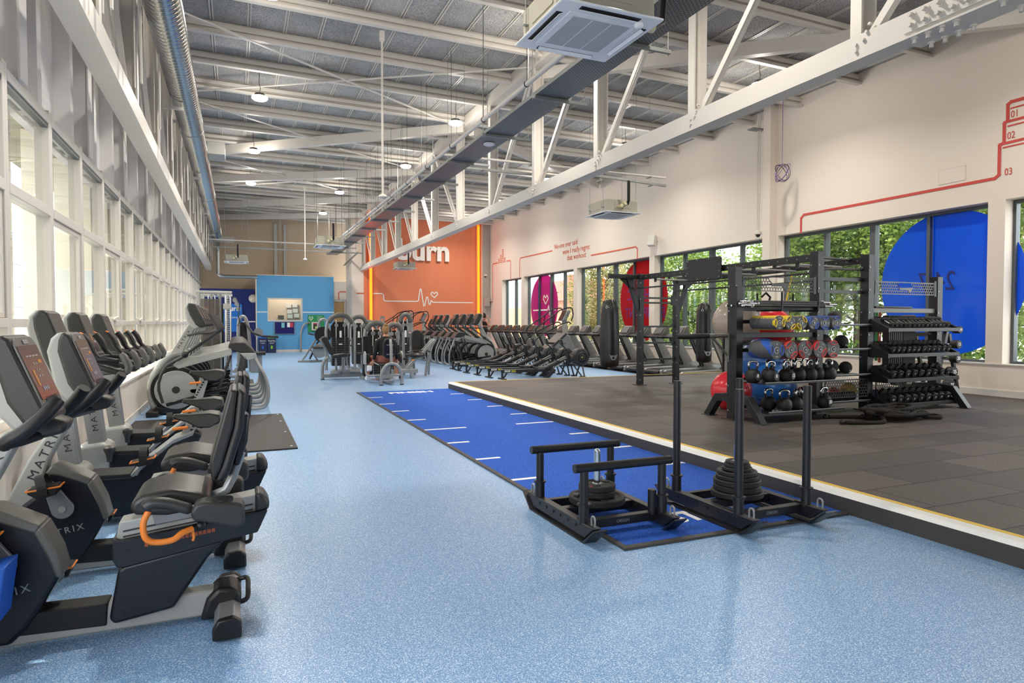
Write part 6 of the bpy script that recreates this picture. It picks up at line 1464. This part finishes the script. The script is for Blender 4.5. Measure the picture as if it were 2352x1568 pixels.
# seated woman seen from behind (faces +y); origin at floor below the seat
def seated_person(loc):
    r = thing('person', 'person with tied up light brown hair in black top sitting on leg machine', 'person', loc)
    ch = [[(0, 0, .60, (.16, .12)), (0, .0, .72, (.135, .10)), (0, .0, .86, (.15, .105)), (0, -.0, 1.0, (.16, .10)), (0, .0, 1.08, (.10, .07)), (0, .01, 1.13, .055), (0, .02, 1.19, .052)]]
    for s in (-1, 1):
        ch.append([(0, 0, .60, (.16, .12)), (s * .11, .05, .57, .095), (s * .24, .28, .58, .085), (s * .33, .46, .56, .065), (s * .34, .47, .38, .055), (s * .35, .44, .22, .045), (s * .35, .42, .13, .038), (s * .36, .50, .11, .034), (s * .37, .56, .105, .022)])
        ch.append([(0, -.0, 1.0, (.16, .10)), (s * .15, 0, 1.03, .07), (s * .205, -.01, .99, .055), (s * .235, -.03, .80, .044), (s * .245, -.02, .74, .04), (s * .27, .04, .60, .034), (s * .285, .08, .52, .026)])
        for c in hand_chains((s * .285, .08, .52), (.1 * s, .45, -.5), -s): ch.append(c)
    body = skin_mesh('body', ch, M_skin, r, 2)
    MB().sph((0, .03, 1.27), (.078, .092, .112), 24, 16).sph((0, .055, 1.225), (.055, .065, .06), 16, 10).sph((-.079, .02, 1.255), (.012, .02, .03), 8, 6).sph((.079, .02, 1.255), (.012, .02, .03), 8, 6).sph((0, .125, 1.25), (.012, .018, .02), 8, 6).build('head', M_skin, r, 0, 80)
    MB().sph((0, .01, 1.287), (.086, .098, .108), 24, 16).sph((0, -.045, 1.24), (.062, .045, .07), 16, 10).build('hair', M_blond, r, 0, 80)
    MB().sph((0, -.03, 1.385), (.042, .042, .034), 16, 10).build('hair_bun', M_blond, r, 0, 80)
    MB().tube([(.036 * cos(a), -.025 + .036 * sin(a), 1.365) for a in [2 * pi * j / 16 for j in range(16)]], .007, 6, True).build('hair_tie', M_blk, r)
    MB().sph((-.03, .118, 1.275), .008, 8, 6).sph((.03, .118, 1.275), .008, 8, 6).build('eyes', M_blk, r)
    top = [[(0, 0, .62, (.172, .13)), (0, .0, .74, (.15, .112)), (0, .0, .86, (.168, .118)), (0, -.0, 1.0, (.178, .112)), (0, .0, 1.075, (.115, .078)), (0, .008, 1.125, .063)]]
    for s in (-1, 1): top.append([(0, -.0, 1.0, (.178, .112)), (s * .15, 0, 1.035, .08), (s * .208, -.01, .99, .065), (s * .238, -.03, .80, .054), (s * .248, -.02, .74, .05), (s * .27, .035, .61, .042), (s * .28, .06, .555, .036)])
    skin_mesh('long_sleeved_top', top, M_cloth, r, 2)
    leg = [[(0, 0, .59, (.168, .135)), (0, .0, .66, (.15, .12))]]
    for s in (-1, 1): leg.append([(0, 0, .59, (.168, .135)), (s * .11, .05, .57, .108), (s * .24, .28, .58, .096), (s * .335, .47, .56, .074), (s * .345, .48, .38, .063), (s * .352, .45, .22, .052), (s * .352, .43, .16, .046)])
    skin_mesh('leggings', leg, M_rust, r, 2)
    shell([(.70, .165, .125), (.66, .19, .15), (.58, .205, .165), (.50, .19, .15)], M_rust, 'leggings_seat', r); shell([(.62, .195, .155), (.72, .18, .14), (.84, .185, .135), (.96, .20, .13), (1.03, .19, .12)], M_cloth, 'top_body', r)
    for s in (-1, 1): MB().prism([(.36, .05), (.62, .05), (.62, .09), (.52, .13), (.42, .17), (.36, .15)], s * .35 - .045, s * .35 + .045, 'X').build('trainer', M_towel, r, .02, 30, 3)
    return r
def standing_woman(loc):
    r = thing('person', 'woman with black hair bun and black crop top on the farthest treadmill', 'person', loc)
    H_ = 1.66
    ch = [[(0, 0, .96, (.12, .15)), (0, 0, 1.06, (.095, .125)), (.0, 0, 1.2, (.10, .14)), (0, 0, 1.33, (.10, .16)), (.0, 0, 1.40, (.06, .09)), (.01, 0, 1.44, .048), (.02, 0, 1.48, .045)]]
    for s in (-1, 1):
        ch.append([(0, 0, .96, (.12, .15)), (0.02 * s, s * .09, .86, .085), (.08 * s, s * .10, .50, .058), (.03 * s, s * .10, .30, .052), (-.02 + .06 * s, s * .10, .09, .036), (.05 + .06 * s, s * .10, .045, .034), (.12 + .06 * s, s * .10, .035, .022)])
        ch.append([(0, 0, 1.33, (.10, .16)), (0, s * .15, 1.36, .058), (.02, s * .185, 1.30, .048), (.06 if s > 0 else .10, s * .20, 1.12, .038), (.16, s * .19, 1.16 if s < 0 else 1.06, .03), (.22 if s < 0 else .26, s * .12, 1.36 if s < 0 else 1.08, .024)])
        for c in hand_chains((.22 if s < 0 else .26, s * .12, 1.36 if s < 0 else 1.08), (-.1 if s < 0 else .5, .3 * -s, .5 if s < 0 else 0), 1): ch.append(c)
    skin_mesh('body', ch, M_skind, r, 2)
    MB().sph((.03, 0, 1.555), (.09, .072, .108), 24, 16).sph((.055, 0, 1.51), (.06, .05, .055), 14, 10).sph((.125, 0, 1.54), (.018, .012, .02), 8, 6).sph((.02, -.073, 1.54), (.018, .01, .028), 8, 6).sph((.02, .073, 1.54), (.018, .01, .028), 8, 6).build('head', M_skind, r, 0, 80)
    MB().sph((.005, 0, 1.575), (.096, .08, .105), 24, 16).sph((-.05, 0, 1.53), (.05, .06, .06), 14, 8).build('hair', M_black, r, 0, 80); MB().sph((-.05, 0, 1.69), .045, 14, 10).build('hair_bun', M_black, r, 0, 80)
    MB().sph((.115, -.028, 1.56), .008, 8, 6).sph((.115, .028, 1.56), .008, 8, 6).build('eyes', M_blk, r)
    shell([(1.13, .118, .165), (1.18, .124, .172), (1.27, .130, .180), (1.31, .122, .172), (1.315, .09, .13)], M_cloth, 'crop_top', r)
    for s in (-1, 1): MB().tube(smooth([(-.115, s * .10, 1.29), (-.09, s * .095, 1.37), (-.02, s * .09, 1.415), (.07, s * .09, 1.36), (.115, s * .09, 1.29)], 3), .011, 6).build('shoulder_strap', M_cloth, r)
    lg = [[(0, 0, 1.02, (.108, .138)), (0, 0, .95, (.132, .165))]]
    for s in (-1, 1): lg.append([(0, 0, .95, (.132, .165)), (0.02 * s, s * .09, .86, .098), (.08 * s, s * .10, .50, .07), (.03 * s, s * .10, .30, .062), (-.02 + .06 * s, s * .10, .12, .045)])
    skin_mesh('leggings', lg, M_cloth, r, 2)
    shell([(1.06, .10, .135), (1.03, .112, .15), (.98, .13, .17), (.92, .142, .185), (.86, .138, .18), (.82, .10, .15)], M_cloth, 'waistband', r)
    for s in (-1, 1): MB(Matrix.Translation((.06 * s, 0, 0))).prism([(-.08, .0), (.20, .0), (.20, .04), (.10, .08), (-.02, .12), (-.08, .1)], s * .10 - .04, s * .10 + .04).build('trainer', M_towel, r, .02, 30, 3)
    return r
seated_person((3.24, 15.35, 0))
standing_woman((10.92, tmy[17], .185))

# ================================================================ WEIGHT MACHINES
def tower(r, x, y, w, h, d=.5, yaw=0):
    T = Matrix.Translation((x, y, 0)) @ Matrix.Rotation(yaw, 4, 'Z'); U = lambda: MB(T)
    for s in (-1, 1): U().tube(smooth([(s * w / 2, 0, .0), (s * w / 2, 0, h * .55), (s * w / 2, 0, h * .72), (s * w * .42, 0, h * .88), (s * w * .25, 0, h * .97), (0, 0, h)], 5), .042, 12).build('frame_tube', M_silver, r)
    U().tube(smooth([(-w * .42, -.01, h * .84), (-w * .25, -.02, h * .95), (0, -.03, h * .98), (w * .25, -.02, h * .95), (w * .42, -.01, h * .84)], 4), [.03] + [.07] * 15 + [.03], 12).build('hood', M_grey, r)
    U().bb((-w * .30, .02, .12), (w * .30, .22, h * .58)).build('weight_stack', M_blk, r, .01)
    U().prism([(-w * .30, .15), (-w * .30, h * .78), (-w * .2, h * .86), (w * .2, h * .86), (w * .30, h * .78), (w * .30, .15)], .26, .28).build('rear_guard', D.materials['smoked_guard'], r)
    q = U()
    for k in range(12): q.bb((-w * .31, .012, .14 + (h * .58 - .16) * k / 12), (w * .31, .02, .15 + (h * .58 - .16) * k / 12))
    q.build('stack_gap', M_grey, r)
    for s in (-1, 1): U().cyl((s * w * .14, -.02, h * .80), (s * w * .14, .03, h * .80), .055, 18).build('pulley', M_silver, r)
    U().tube([(0, 0, h * .6), (0, 0, h * .82)], .008, 6).build('cable', M_blk, r)
    for s in (-1, 1): U().cyl((s * w * .15, .0, .1), (s * w * .15, .0, h * .9), .012, 8).build('guide_rod', M_chrome, r)
    U().bb((-w * .06, -.03, h * .45), (w * .06, .0, h * .47)).bb((-.03, -.03, h * .58), (.03, .0, h * .70)).build('rating_placard', M_lt, r)
    U().bb((-w / 2 - .04, -.04, 0), (-w / 2 + .04, .5, .06)).bb((w / 2 - .04, -.04, 0), (w / 2 + .04, .5, .06)).build('foot_rail', M_silver, r, .01)
def pad(U, poly, a, b, r, nm='pad', m=None, ax='X'): U().prism(poly, a, b, ax).build(nm, m or M_vinyl, r, .02, 30, 3)
# adductor machine with the person on it
r = thing('leg_machine', 'silver inner thigh machine with arched rear frame, person seated on it', 'weight machine', (0, 0, 0))
tower(r, 3.25, 16.5, .62, 1.46)
MB().tube(smooth([(3.02, 14.82, 0), (3.02, 14.82, .20), (3.06, 14.82, .36), (3.14, 14.82, .46), (3.26, 14.82, .50), (3.38, 14.82, .46), (3.46, 14.82, .36), (3.50, 14.82, .20), (3.50, 14.82, 0)], 4), .035, 12).build('rear_arch', M_silver, r)
MB().cyl((3.02, 14.82, 0), (3.02, 14.82, .02), .045, 12).cyl((3.50, 14.82, 0), (3.50, 14.82, .02), .045, 12).build('rubber_foot', M_blk, r)
MB().tube([(3.26, 14.84, .50), (3.26, 14.86, .9), (3.26, 14.93, 1.05)], .035, 12).build('back_post', M_silver, r)
MB().prism(rrect(3.11, .60, 3.41, 1.08, .13), 15.02, 15.09).build('back_pad', M_vinyl, r, .02, 30, 3)
MB().prism(rrect(3.13, .62, 3.39, 1.06, .12), 14.995, 15.02).build('back_board', M_navy, r, .004)
for z in (.70, .92): MB().prism([(3.18, z - .012), (3.34, z - .012), (3.34, z + .012), (3.18, z + .012)], 14.97, 14.995).build('pad_bracket', M_silver, r)
MB().prism([(15.08, .42), (15.55, .44), (15.60, .47), (15.55, .50), (15.08, .49)], 3.04, 3.46, 'X').build('seat', M_vinyl, r, .03, 30, 3)
MB().bb((3.2, 14.84, .04), (3.32, 16.5, .10)).bb((3.22, 15.2, .1), (3.30, 15.3, .45)).cyl((3.26, 15.25, .12), (3.26, 15.25, .22), .13, 20).bb((3.05, 14.8, .10), (3.47, 14.84, .13)).build('base_frame', M_silver, r, .01)
for s in (-1, 1):
    x = 3.24 + s * .42
    MB().prism([(15.5, .44), (15.78, .44), (15.82, .55), (15.80, .68), (15.72, .75), (15.6, .75), (15.5, .68)], x + s * .02 - .012, x + s * .02 + .012, 'X').build('side_shield', M_silvl, r, .006)
    MB().prism([(15.52, .46), (15.78, .46), (15.78, .70), (15.52, .70)], x - s * .05 - .03, x - s * .05 + .03, 'X').build('knee_pad', M_vinyl, r, .03, 30, 3)
    MB().tube(smooth([(3.26 + s * .1, 15.3, .2), (x - s * .05, 15.5, .18), (x, 15.62, .26), (x, 15.64, .46)], 4), .028, 10).build('leg_arm', M_silver, r)
    MB().tube([(3.26 + s * .20, 15.18, .44), (3.26 + s * .30, 15.38, .50)], .014, 8).build('seat_grip', M_silver, r)
tag(MB().prism([(15.45, .30), (15.6, .27), (15.62, .43), (15.48, .42)], 2.83, 2.94, 'X').build('towel', M_towel, None, .02, 30, 3), 'white towel draped on the left side of the leg machine', 'towel')
# tube frame left of it
r = thing('leg_machine', 'silver outer thigh machine with tilted grey backrest and low base beam', 'weight machine', (0, 0, 0))
MB().tube(smooth([(2.83, 16.1, 0), (2.83, 16.1, .85), (2.86, 16.15, 1.08), (2.96, 16.25, 1.3), (3.12, 16.35, 1.42), (3.3, 16.4, 1.44)], 5), .045, 12).build('tower_tube', M_silver, r)
MB().bb((2.85, 16.15, .12), (3.0, 16.35, 1.1)).build('side_guard', M_blk, r, .01)
MB().bb((1.98, 16.9, .05), (2.95, 17.02, .15)).bb((2.2, 16.88, .15), (2.9, 17.0, .24)).build('base_beam', M_silver, r, .012)
MB().tube(smooth([(1.97, 16.95, 0), (1.97, 16.95, .3), (2.02, 16.95, .48), (2.14, 16.95, .56)], 4), .04, 12).build('rear_leg', M_silver, r)
MB().cyl((1.97, 16.95, 0), (1.97, 16.95, .02), .05, 12).build('rubber_foot', M_blk, r)
MB().prism([(1.92, 1.04), (1.99, 1.10), (2.08, 1.06), (2.24, .66), (2.20, .62), (2.13, .64)], 16.75, 17.05).build('back_pad', M_vinyl, r, .03, 30, 3)
MB().bar((1.90, 16.9, 1.03), (2.16, 16.9, .5), .06, .03).build('back_post', M_silver, r, .005)
MB().prism([(2.18, .54), (2.55, .58), (2.58, .62), (2.5, .66), (2.18, .62)], 16.72, 17.08).build('seat', M_vinyl, r, .03, 30, 3)
MB().cyl((2.30, 16.9, .15), (2.30, 16.9, .22), .14, 20).cyl((2.30, 16.9, .22), (2.30, 16.9, .56), .03, 10).cyl((2.46, 16.9, .15), (2.46, 16.9, .5), .025, 10).build('seat_column', M_silver, r)
MB().tube(smooth([(2.55, 16.8, .62), (2.57, 16.8, .35), (2.65, 16.75, .22), (2.85, 16.7, .19)], 4), .025, 10).cyl((2.62, 16.72, .21), (2.88, 16.7, .19), .03, 10).build('foot_arm', M_silver, r)
for x in (2.62, 2.88):
    MB().prism(arc(0, .80, .14, 0, 180, 14) + [(-.14, .66), (.14, .66)], x - .012 if x > 2.7 else x - .05, x + .012 if x > 2.7 else x + .05, 'X').build('side_disc', M_silver if x > 2.7 else M_vinyl, r, .008)
    r.children[-1].location = (0, 16.9, 0)
# right machine: hack style with tall pad
r = thing('glute_machine', 'silver inclined rail machine with tall dark backrest, right of the person', 'weight machine', (0, 0, 0))
MB().prism(arc(4.42, 1.12, .13, 0, 180, 10) + [(4.30, .66), (4.54, .66)], 17.0, 17.09).build('back_pad', M_vinyl, r, .02, 30, 3)
MB().prism([(4.55, .66), (4.63, .66), (4.63, 1.10), (4.55, 1.20)], 17.02, 17.3).build('side_pad', M_vinyl, r, .02, 30, 3)
MB().sph((4.38, 16.85, .58), (.22, .28, .085), 24, 12).build('seat', M_vinyl, r, 0, 80)
for dy in (0, .22): MB().bar((3.95, 16.6 + dy, .16), (4.90, 16.9 + dy, .98), .05, .07).build('inclined_rail', M_silver, r, .008)
MB().bar((4.75, 16.9, .78), (4.60, 16.8, .02), .06, .05).bar((4.85, 17.2, .9), (4.80, 17.2, .02), .06, .05).bar((4.35, 17.1, .5), (4.42, 17.2, .02), .05, .05).bb((3.6, 16.4, .14), (4.3, 16.5, .24)).bb((4.1, 16.4, .0), (4.18, 16.5, .2)).build('support_leg', M_silver, r, .008)
MB().tube([(4.1, 16.7, .66), (4.25, 16.75, .70), (4.6, 16.8, .70), (4.75, 16.85, .66)], .018, 8).build('grip_bar', M_dgrey, r)
MB().cyl((3.85, 16.35, .07), (3.85, 16.6, .07), .06, 16).build('roller', M_blk, r)
MB().box((4.22, 16.62, .46), (.06, .04, .03)).build('orange_knob', M_or, r, .008)
# rear cluster of weight towers
specs = [(2.90, 20.3, .85, 1.70, 'large arched silver weight tower behind the tilted backrest'), (3.55, 20.9, .62, 1.66, 'second arched weight tower just right of the large one'), (4.10, 22.0, .5, 1.5, 'slim weight tower between the arched towers and the door'),
         (3.95, 17.6, .5, 1.42, 'silver weight tower hidden behind the seated person'), (4.72, 19.5, .42, 1.72, 'small silver tower with rounded top beside the stair climbers')]
for x, y, w, h, s in specs:
    r = thing('weight_tower', s, 'weight machine', (0, 0, 0)); tower(r, x, y, w, h)
    MB().prism([(y - .75, .45), (y - .40, .47), (y - .36, .52), (y - .75, .52)], x - .18, x + .18, 'X').build('seat', M_vinyl, r, .02); MB().bb((x - .04, y - .8, .04), (x + .04, y, .12)).bb((x - .04, y - .6, .12), (x + .04, y - .52, .45)).build('base_frame', M_silver, r, .008)
    MB().tube(smooth([(x - w * .45, y - .08, .9), (x - w * .55, y - .3, .75), (x - w * .3, y - .55, .7)], 4), .022, 8).build('press_arm', M_blk, r)
r = thing('row_machine', 'silver low row machine with black cam beside the light blue wall', 'weight machine', (0, 0, 0))
MB().bar((2.15, 24.6, .05), (2.75, 24.6, 1.0), .06, .07).bar((2.45, 24.6, .45), (2.7, 24.6, .05), .06, .06).bb((2.0, 24.55, 0), (3.2, 24.7, .08)).build('frame', M_silver, r, .01)
MB().tube(smooth([(2.72, 24.6, .9), (2.72, 24.6, 1.3), (2.8, 24.6, 1.52), (2.95, 24.6, 1.55), (3.08, 24.6, 1.35), (3.12, 24.6, .9)], 4), .05, 12).build('arched_top', M_silver, r)
MB().cyl((2.88, 24.5, 1.0), (2.88, 24.58, 1.0), .30, 30).build('cam_disc', M_blk, r, .01); MB().cyl((2.75, 24.4, .42), (2.75, 24.43, .42), .26, 30).build('silver_disc', M_silver, r, .006)
MB().bb((2.5, 24.3, .5), (2.9, 24.6, .58)).build('seat', M_vinyl, r, .03); MB().bar((2.4, 24.5, .12), (2.7, 24.5, .75), .14, .05).build('foot_plate', M_blk, r)
MB().tube([(2.55, 24.5, 1.0), (2.35, 24.4, 1.05)], .03, 8).build('grip', M_blk, r)
r = thing('plate_tree', 'slim grey plate storage frame near the far door', 'rack', (5.05, 24.5, 0))
MB().bar((-.22, 0, 0), (-.05, 0, 1.65), .04, .04).bar((.22, 0, 0), (.05, 0, 1.65), .04, .04).bb((-.08, -.02, 1.6), (.08, .02, 1.68)).bb((-.2, -.02, .3), (.2, .02, .34)).bb((-.14, -.02, .9), (.14, .02, .94)).build('frame', M_silver, r)

# ================================================================ OUTSIDE
M_pav = mat('pavement', (168, 164, 158), .9)
struct(MB().bb((-40, -20, -.4), (-1.95, 60, -.25)).bb((12.9, -20, -.4), (80, 80, -.25)).build('ground_outside', M_pav))
# neighbouring building beyond the left windows
r = thing('neighbour_building', 'pale panelled building with cream ribs beyond the left windows', 'building', (0, 0, 0))
M_nb = mat('pale_panels', (246, 248, 250), .6); M_nc = mat('cream_ribs', (250, 242, 222), .6)
MB().bb((-12.5, -10, -.3), (-10, 60, 5.4)).build('facade', M_nb, r)
q = MB()
for z in (2.2, 3.2, 4.3): q.bb((-10, -10, z), (-9.97, 60, z + .03))
q.build('panel_joint', M_grey, r)
MB().bb((-10, -10, -.3), (-9.9, 60, 1.55)).build('base_panel', mat('buff_base', (214, 204, 188), .7), r)
q = MB()
for k in range(24): q.bb((-10, 4 + 2.6 * k, 2.3), (-9.95, 5.1 + 2.6 * k, 3.4))
q.build('neighbour_window', mat('sky_glass', (170, 196, 222), .2), r)
# external cream corrugated reveals and eave
r = thing('eave_canopy', 'dark underside of the roof eave just outside the left windows', 'canopy', (0, 0, 0))
MB().bb((-2.6, -7, 3.46), (-1.95, 35, 3.56)).build('soffit', mat('olive_soffit', (150, 146, 124), .7), r)
for k in range(-4, 21):
    tag(MB().bb((-2.05, 7.38 + 1.31 * k + .86, .2), (-1.9, 7.38 + 1.31 * k + 1.26, 3.45)).build('cream_fin', M_nc), 'cream vertical fin outside the left windows, %s bay from the front' % ((ORD + ['twenty-first', 'twenty-second', 'twenty-third', 'twenty-fourth', 'twenty-fifth'])[k + 4]), 'fin', 'cream fins outside the left windows')
# trees
def leafmat(n, a, b_):
    m = D.materials.new(n); m.use_nodes = True; N = m.node_tree.nodes; L = m.node_tree.links; p = N['Principled BSDF']; p.inputs['Roughness'].default_value = .6
    oi = N.new('ShaderNodeTexCoord'); nz = N.new('ShaderNodeTexNoise'); nz.inputs['Scale'].default_value = 2.2; mr = N.new('ShaderNodeMapRange'); mr.inputs[1].default_value = .35; mr.inputs[2].default_value = .65
    L.new(oi.outputs['Object'], nz.inputs['Vector']); L.new(nz.outputs['Fac'], mr.inputs[0]); mx = N.new('ShaderNodeMix'); mx.data_type = 'RGBA'; mx.inputs[6].default_value = (*lin(a), 1); mx.inputs[7].default_value = (*lin(b_), 1)
    L.new(mr.outputs[0], mx.inputs[0]); L.new(mx.outputs[2], p.inputs['Base Color'])
    t = N.new('ShaderNodeBsdfTranslucent'); L.new(mx.outputs[2], t.inputs[0]); ms = N.new('ShaderNodeMixShader'); ms.inputs[0].default_value = .5
    L.new(p.outputs[0], ms.inputs[1]); L.new(t.outputs[0], ms.inputs[2]); L.new(ms.outputs[0], N['Material Output'].inputs[0]); return m
M_leaf = leafmat('leaves_green', (66, 106, 44), (166, 186, 92)); M_leaf2 = leafmat('leaves_olive', (80, 100, 50), (168, 158, 100)); M_bark = mat('bark', (96, 84, 70), .9)
def tree(loc, h, rad, n, m, label, seed, z0=0.2):
    rg = random.Random(seed); r = thing('street_tree', label, 'tree', loc)
    q = MB(); br = [(0, 0, h * .35), (rad * .3, .3, h * .7)]
    q.tube([(0, 0, -.25), (.03, .02, h * .3), (-.05, .05, h * .6), (0, .1, h * .9)], [.13, .10, .07, .03], 8)
    cl = []
    for k in range(26):
        a = rg.uniform(0, 2 * pi); z = h * rg.uniform(z0, .98); rr = rad * sqrt(max(.06, 1 - ((z / h - .55) / .55) ** 2)) * rg.uniform(.35, .95)
        c = (rr * cos(a), rr * sin(a), z); cl.append(c); q.tube([(0, .05, max(.3, z * .75)), (c[0] * .5, c[1] * .5, z * .92), c], [.035, .02, .008], 5)
    q.build('trunk', M_bark, r)
    v = []; f = []
    for i in range(int(n * 1.7)):
        c = cl[rg.randrange(len(cl))]; s = rad * .26
        x, y, z = c[0] + rg.gauss(0, s), c[1] + rg.gauss(0, s), c[2] + rg.gauss(0, s * .8)
        sz = rg.uniform(.035, .075); u = Vector((rg.uniform(-1, 1), rg.uniform(-1, 1), rg.uniform(-.6, .6))).normalized(); w = u.cross(Vector((rg.uniform(-1, 1), rg.uniform(-1, 1), rg.uniform(-1, 1)))).normalized(); o = Vector((x, y, z)); b0_ = len(v)
        v += [o - u * sz, o - u * sz * .1 + w * sz * .75, o + u * sz, o - u * sz * .1 - w * sz * .75]; f.append((b0_, b0_ + 1, b0_ + 2, b0_ + 3))
    me = D.meshes.new('foliage'); me.from_pydata([tuple(p) for p in v], [], f); me.materials.append(m); o = D.objects.new('foliage', me); COL.objects.link(o); o.parent = r
tree((16.6, 10.4, 0), 6.5, 2.1, 14000, M_leaf, 'dense green tree behind the huge blue window disc', 1)
tree((16.4, 13.3, 0), 6.4, 1.9, 14000, M_leaf, 'dense bright green tree seen between rig centre posts', 2)
tree((16.3, 8.2, 0), 6.5, 1.6, 8000, M_leaf, 'green tree seen through the rightmost window', 3)
tree((16.9, 16.2, 0), 6.0, 1.8, 12000, M_leaf, 'green tree behind the left half of the storage rig', 4)
tree((17.0, 18.9, 0), 3.4, 1.5, 7000, M_leaf, 'low green tree behind the second punch bag', 5)
tree((17.0, 21.8, 0), 4.7, 1.6, 9500, M_leaf, 'green tree right of the red window disc', 6)
tree((17.4, 25.6, 0), 4.9, 1.6, 8500, M_leaf2, 'olive leaved tree behind the red window disc', 7)
tree((17.6, 29.4, 0), 4.7, 1.6, 8500, M_leaf2, 'olive leaved tree behind the near punch bag', 8)
tree((18.2, 33.0, 0), 3.2, .9, 2500, M_leaf2, 'small olive street tree beside the brick house', 9)
tree((22, 14.5, 0), 9, 3.6, 12000, M_leaf2, 'tall far tree filling the sky behind the rig', 10)
r = thing('hedge', 'low green hedge running along the outside of the right windows', 'hedge', (14.8, 14, 0))
rg = random.Random(5); v = []; f = []
for i in range(9000):
    o_ = Vector((rg.gauss(0, .35), rg.uniform(-9, 8), abs(rg.gauss(.4, .4)))); u = Vector((rg.uniform(-1, 1), rg.uniform(-1, 1), rg.uniform(-1, 1))).normalized(); w = u.cross(Vector((rg.uniform(-1, 1), 1, .3))).normalized(); s = rg.uniform(.05, .09); b0_ = len(v)
    v += [o_ - u * s, o_ + w * s * .7, o_ + u * s, o_ - w * s * .7]; f.append((b0_, b0_ + 1, b0_ + 2, b0_ + 3))
me = D.meshes.new('hedge_leaves'); me.from_pydata([tuple(p) for p in v], [], f); me.materials.append(M_leaf); o = D.objects.new('hedge_leaves', me); COL.objects.link(o); o.parent = r
# street buildings
r = thing('brick_house', 'red brick gabled house across the street beyond the middle windows', 'building', (28.6, 52, 0))
MB().bb((-1.6, -2, -.3), (4, 5, 3.4)).build('wall', mat('brick_wall', (176, 130, 110), .85), r); MB().prism([(-2.2, 3.4), (4.5, 3.4), (4.5, 5.0), (-2.0, 5.2)], -2.1, 5.1, 'Y').build('roof', mat('roof_tiles', (150, 104, 92), .85), r)
MB().bb((-2.2, -2.2, 3.3), (-1.7, -1.6, 5.6)).build('chimney', mat('chimney_brick', (150, 100, 84), .85), r)
for k in range(2): MB().bb((-1.2 + 1.7 * k, -2.06, 1.2), (-.4 + 1.7 * k, -2.0, 2.6)).build('window', M_blk, r)
r = thing('glazed_building', 'grey glazed building with white frames beyond the far end window', 'building', (25.4, 62, 0))
MB().bb((-3, -3, -.3), (2.6, 3, 2.9)).build('yellow_brick_base', mat('buff_brick', (214, 190, 150), .85), r); MB().bb((-3, -2.9, 2.9), (2.6, 3, 5.4)).build('upper_wall', mat('grey_glass_wall', (176, 188, 198), .3), r)
for k in range(5): MB().bar((-2.8 + 1.2 * k, -3.0, 3.0), (-2.3 + 1.2 * k, -3.0, 5.3), .07, .07).build('white_frame', M_white, r)
r = thing('garden_wall', 'low buff brick wall across the street', 'wall', (26, 38, 0)); MB().bb((0, -14, -.3), (.4, 12, 1.1)).build('brickwork', D.materials['buff_brick'], r)
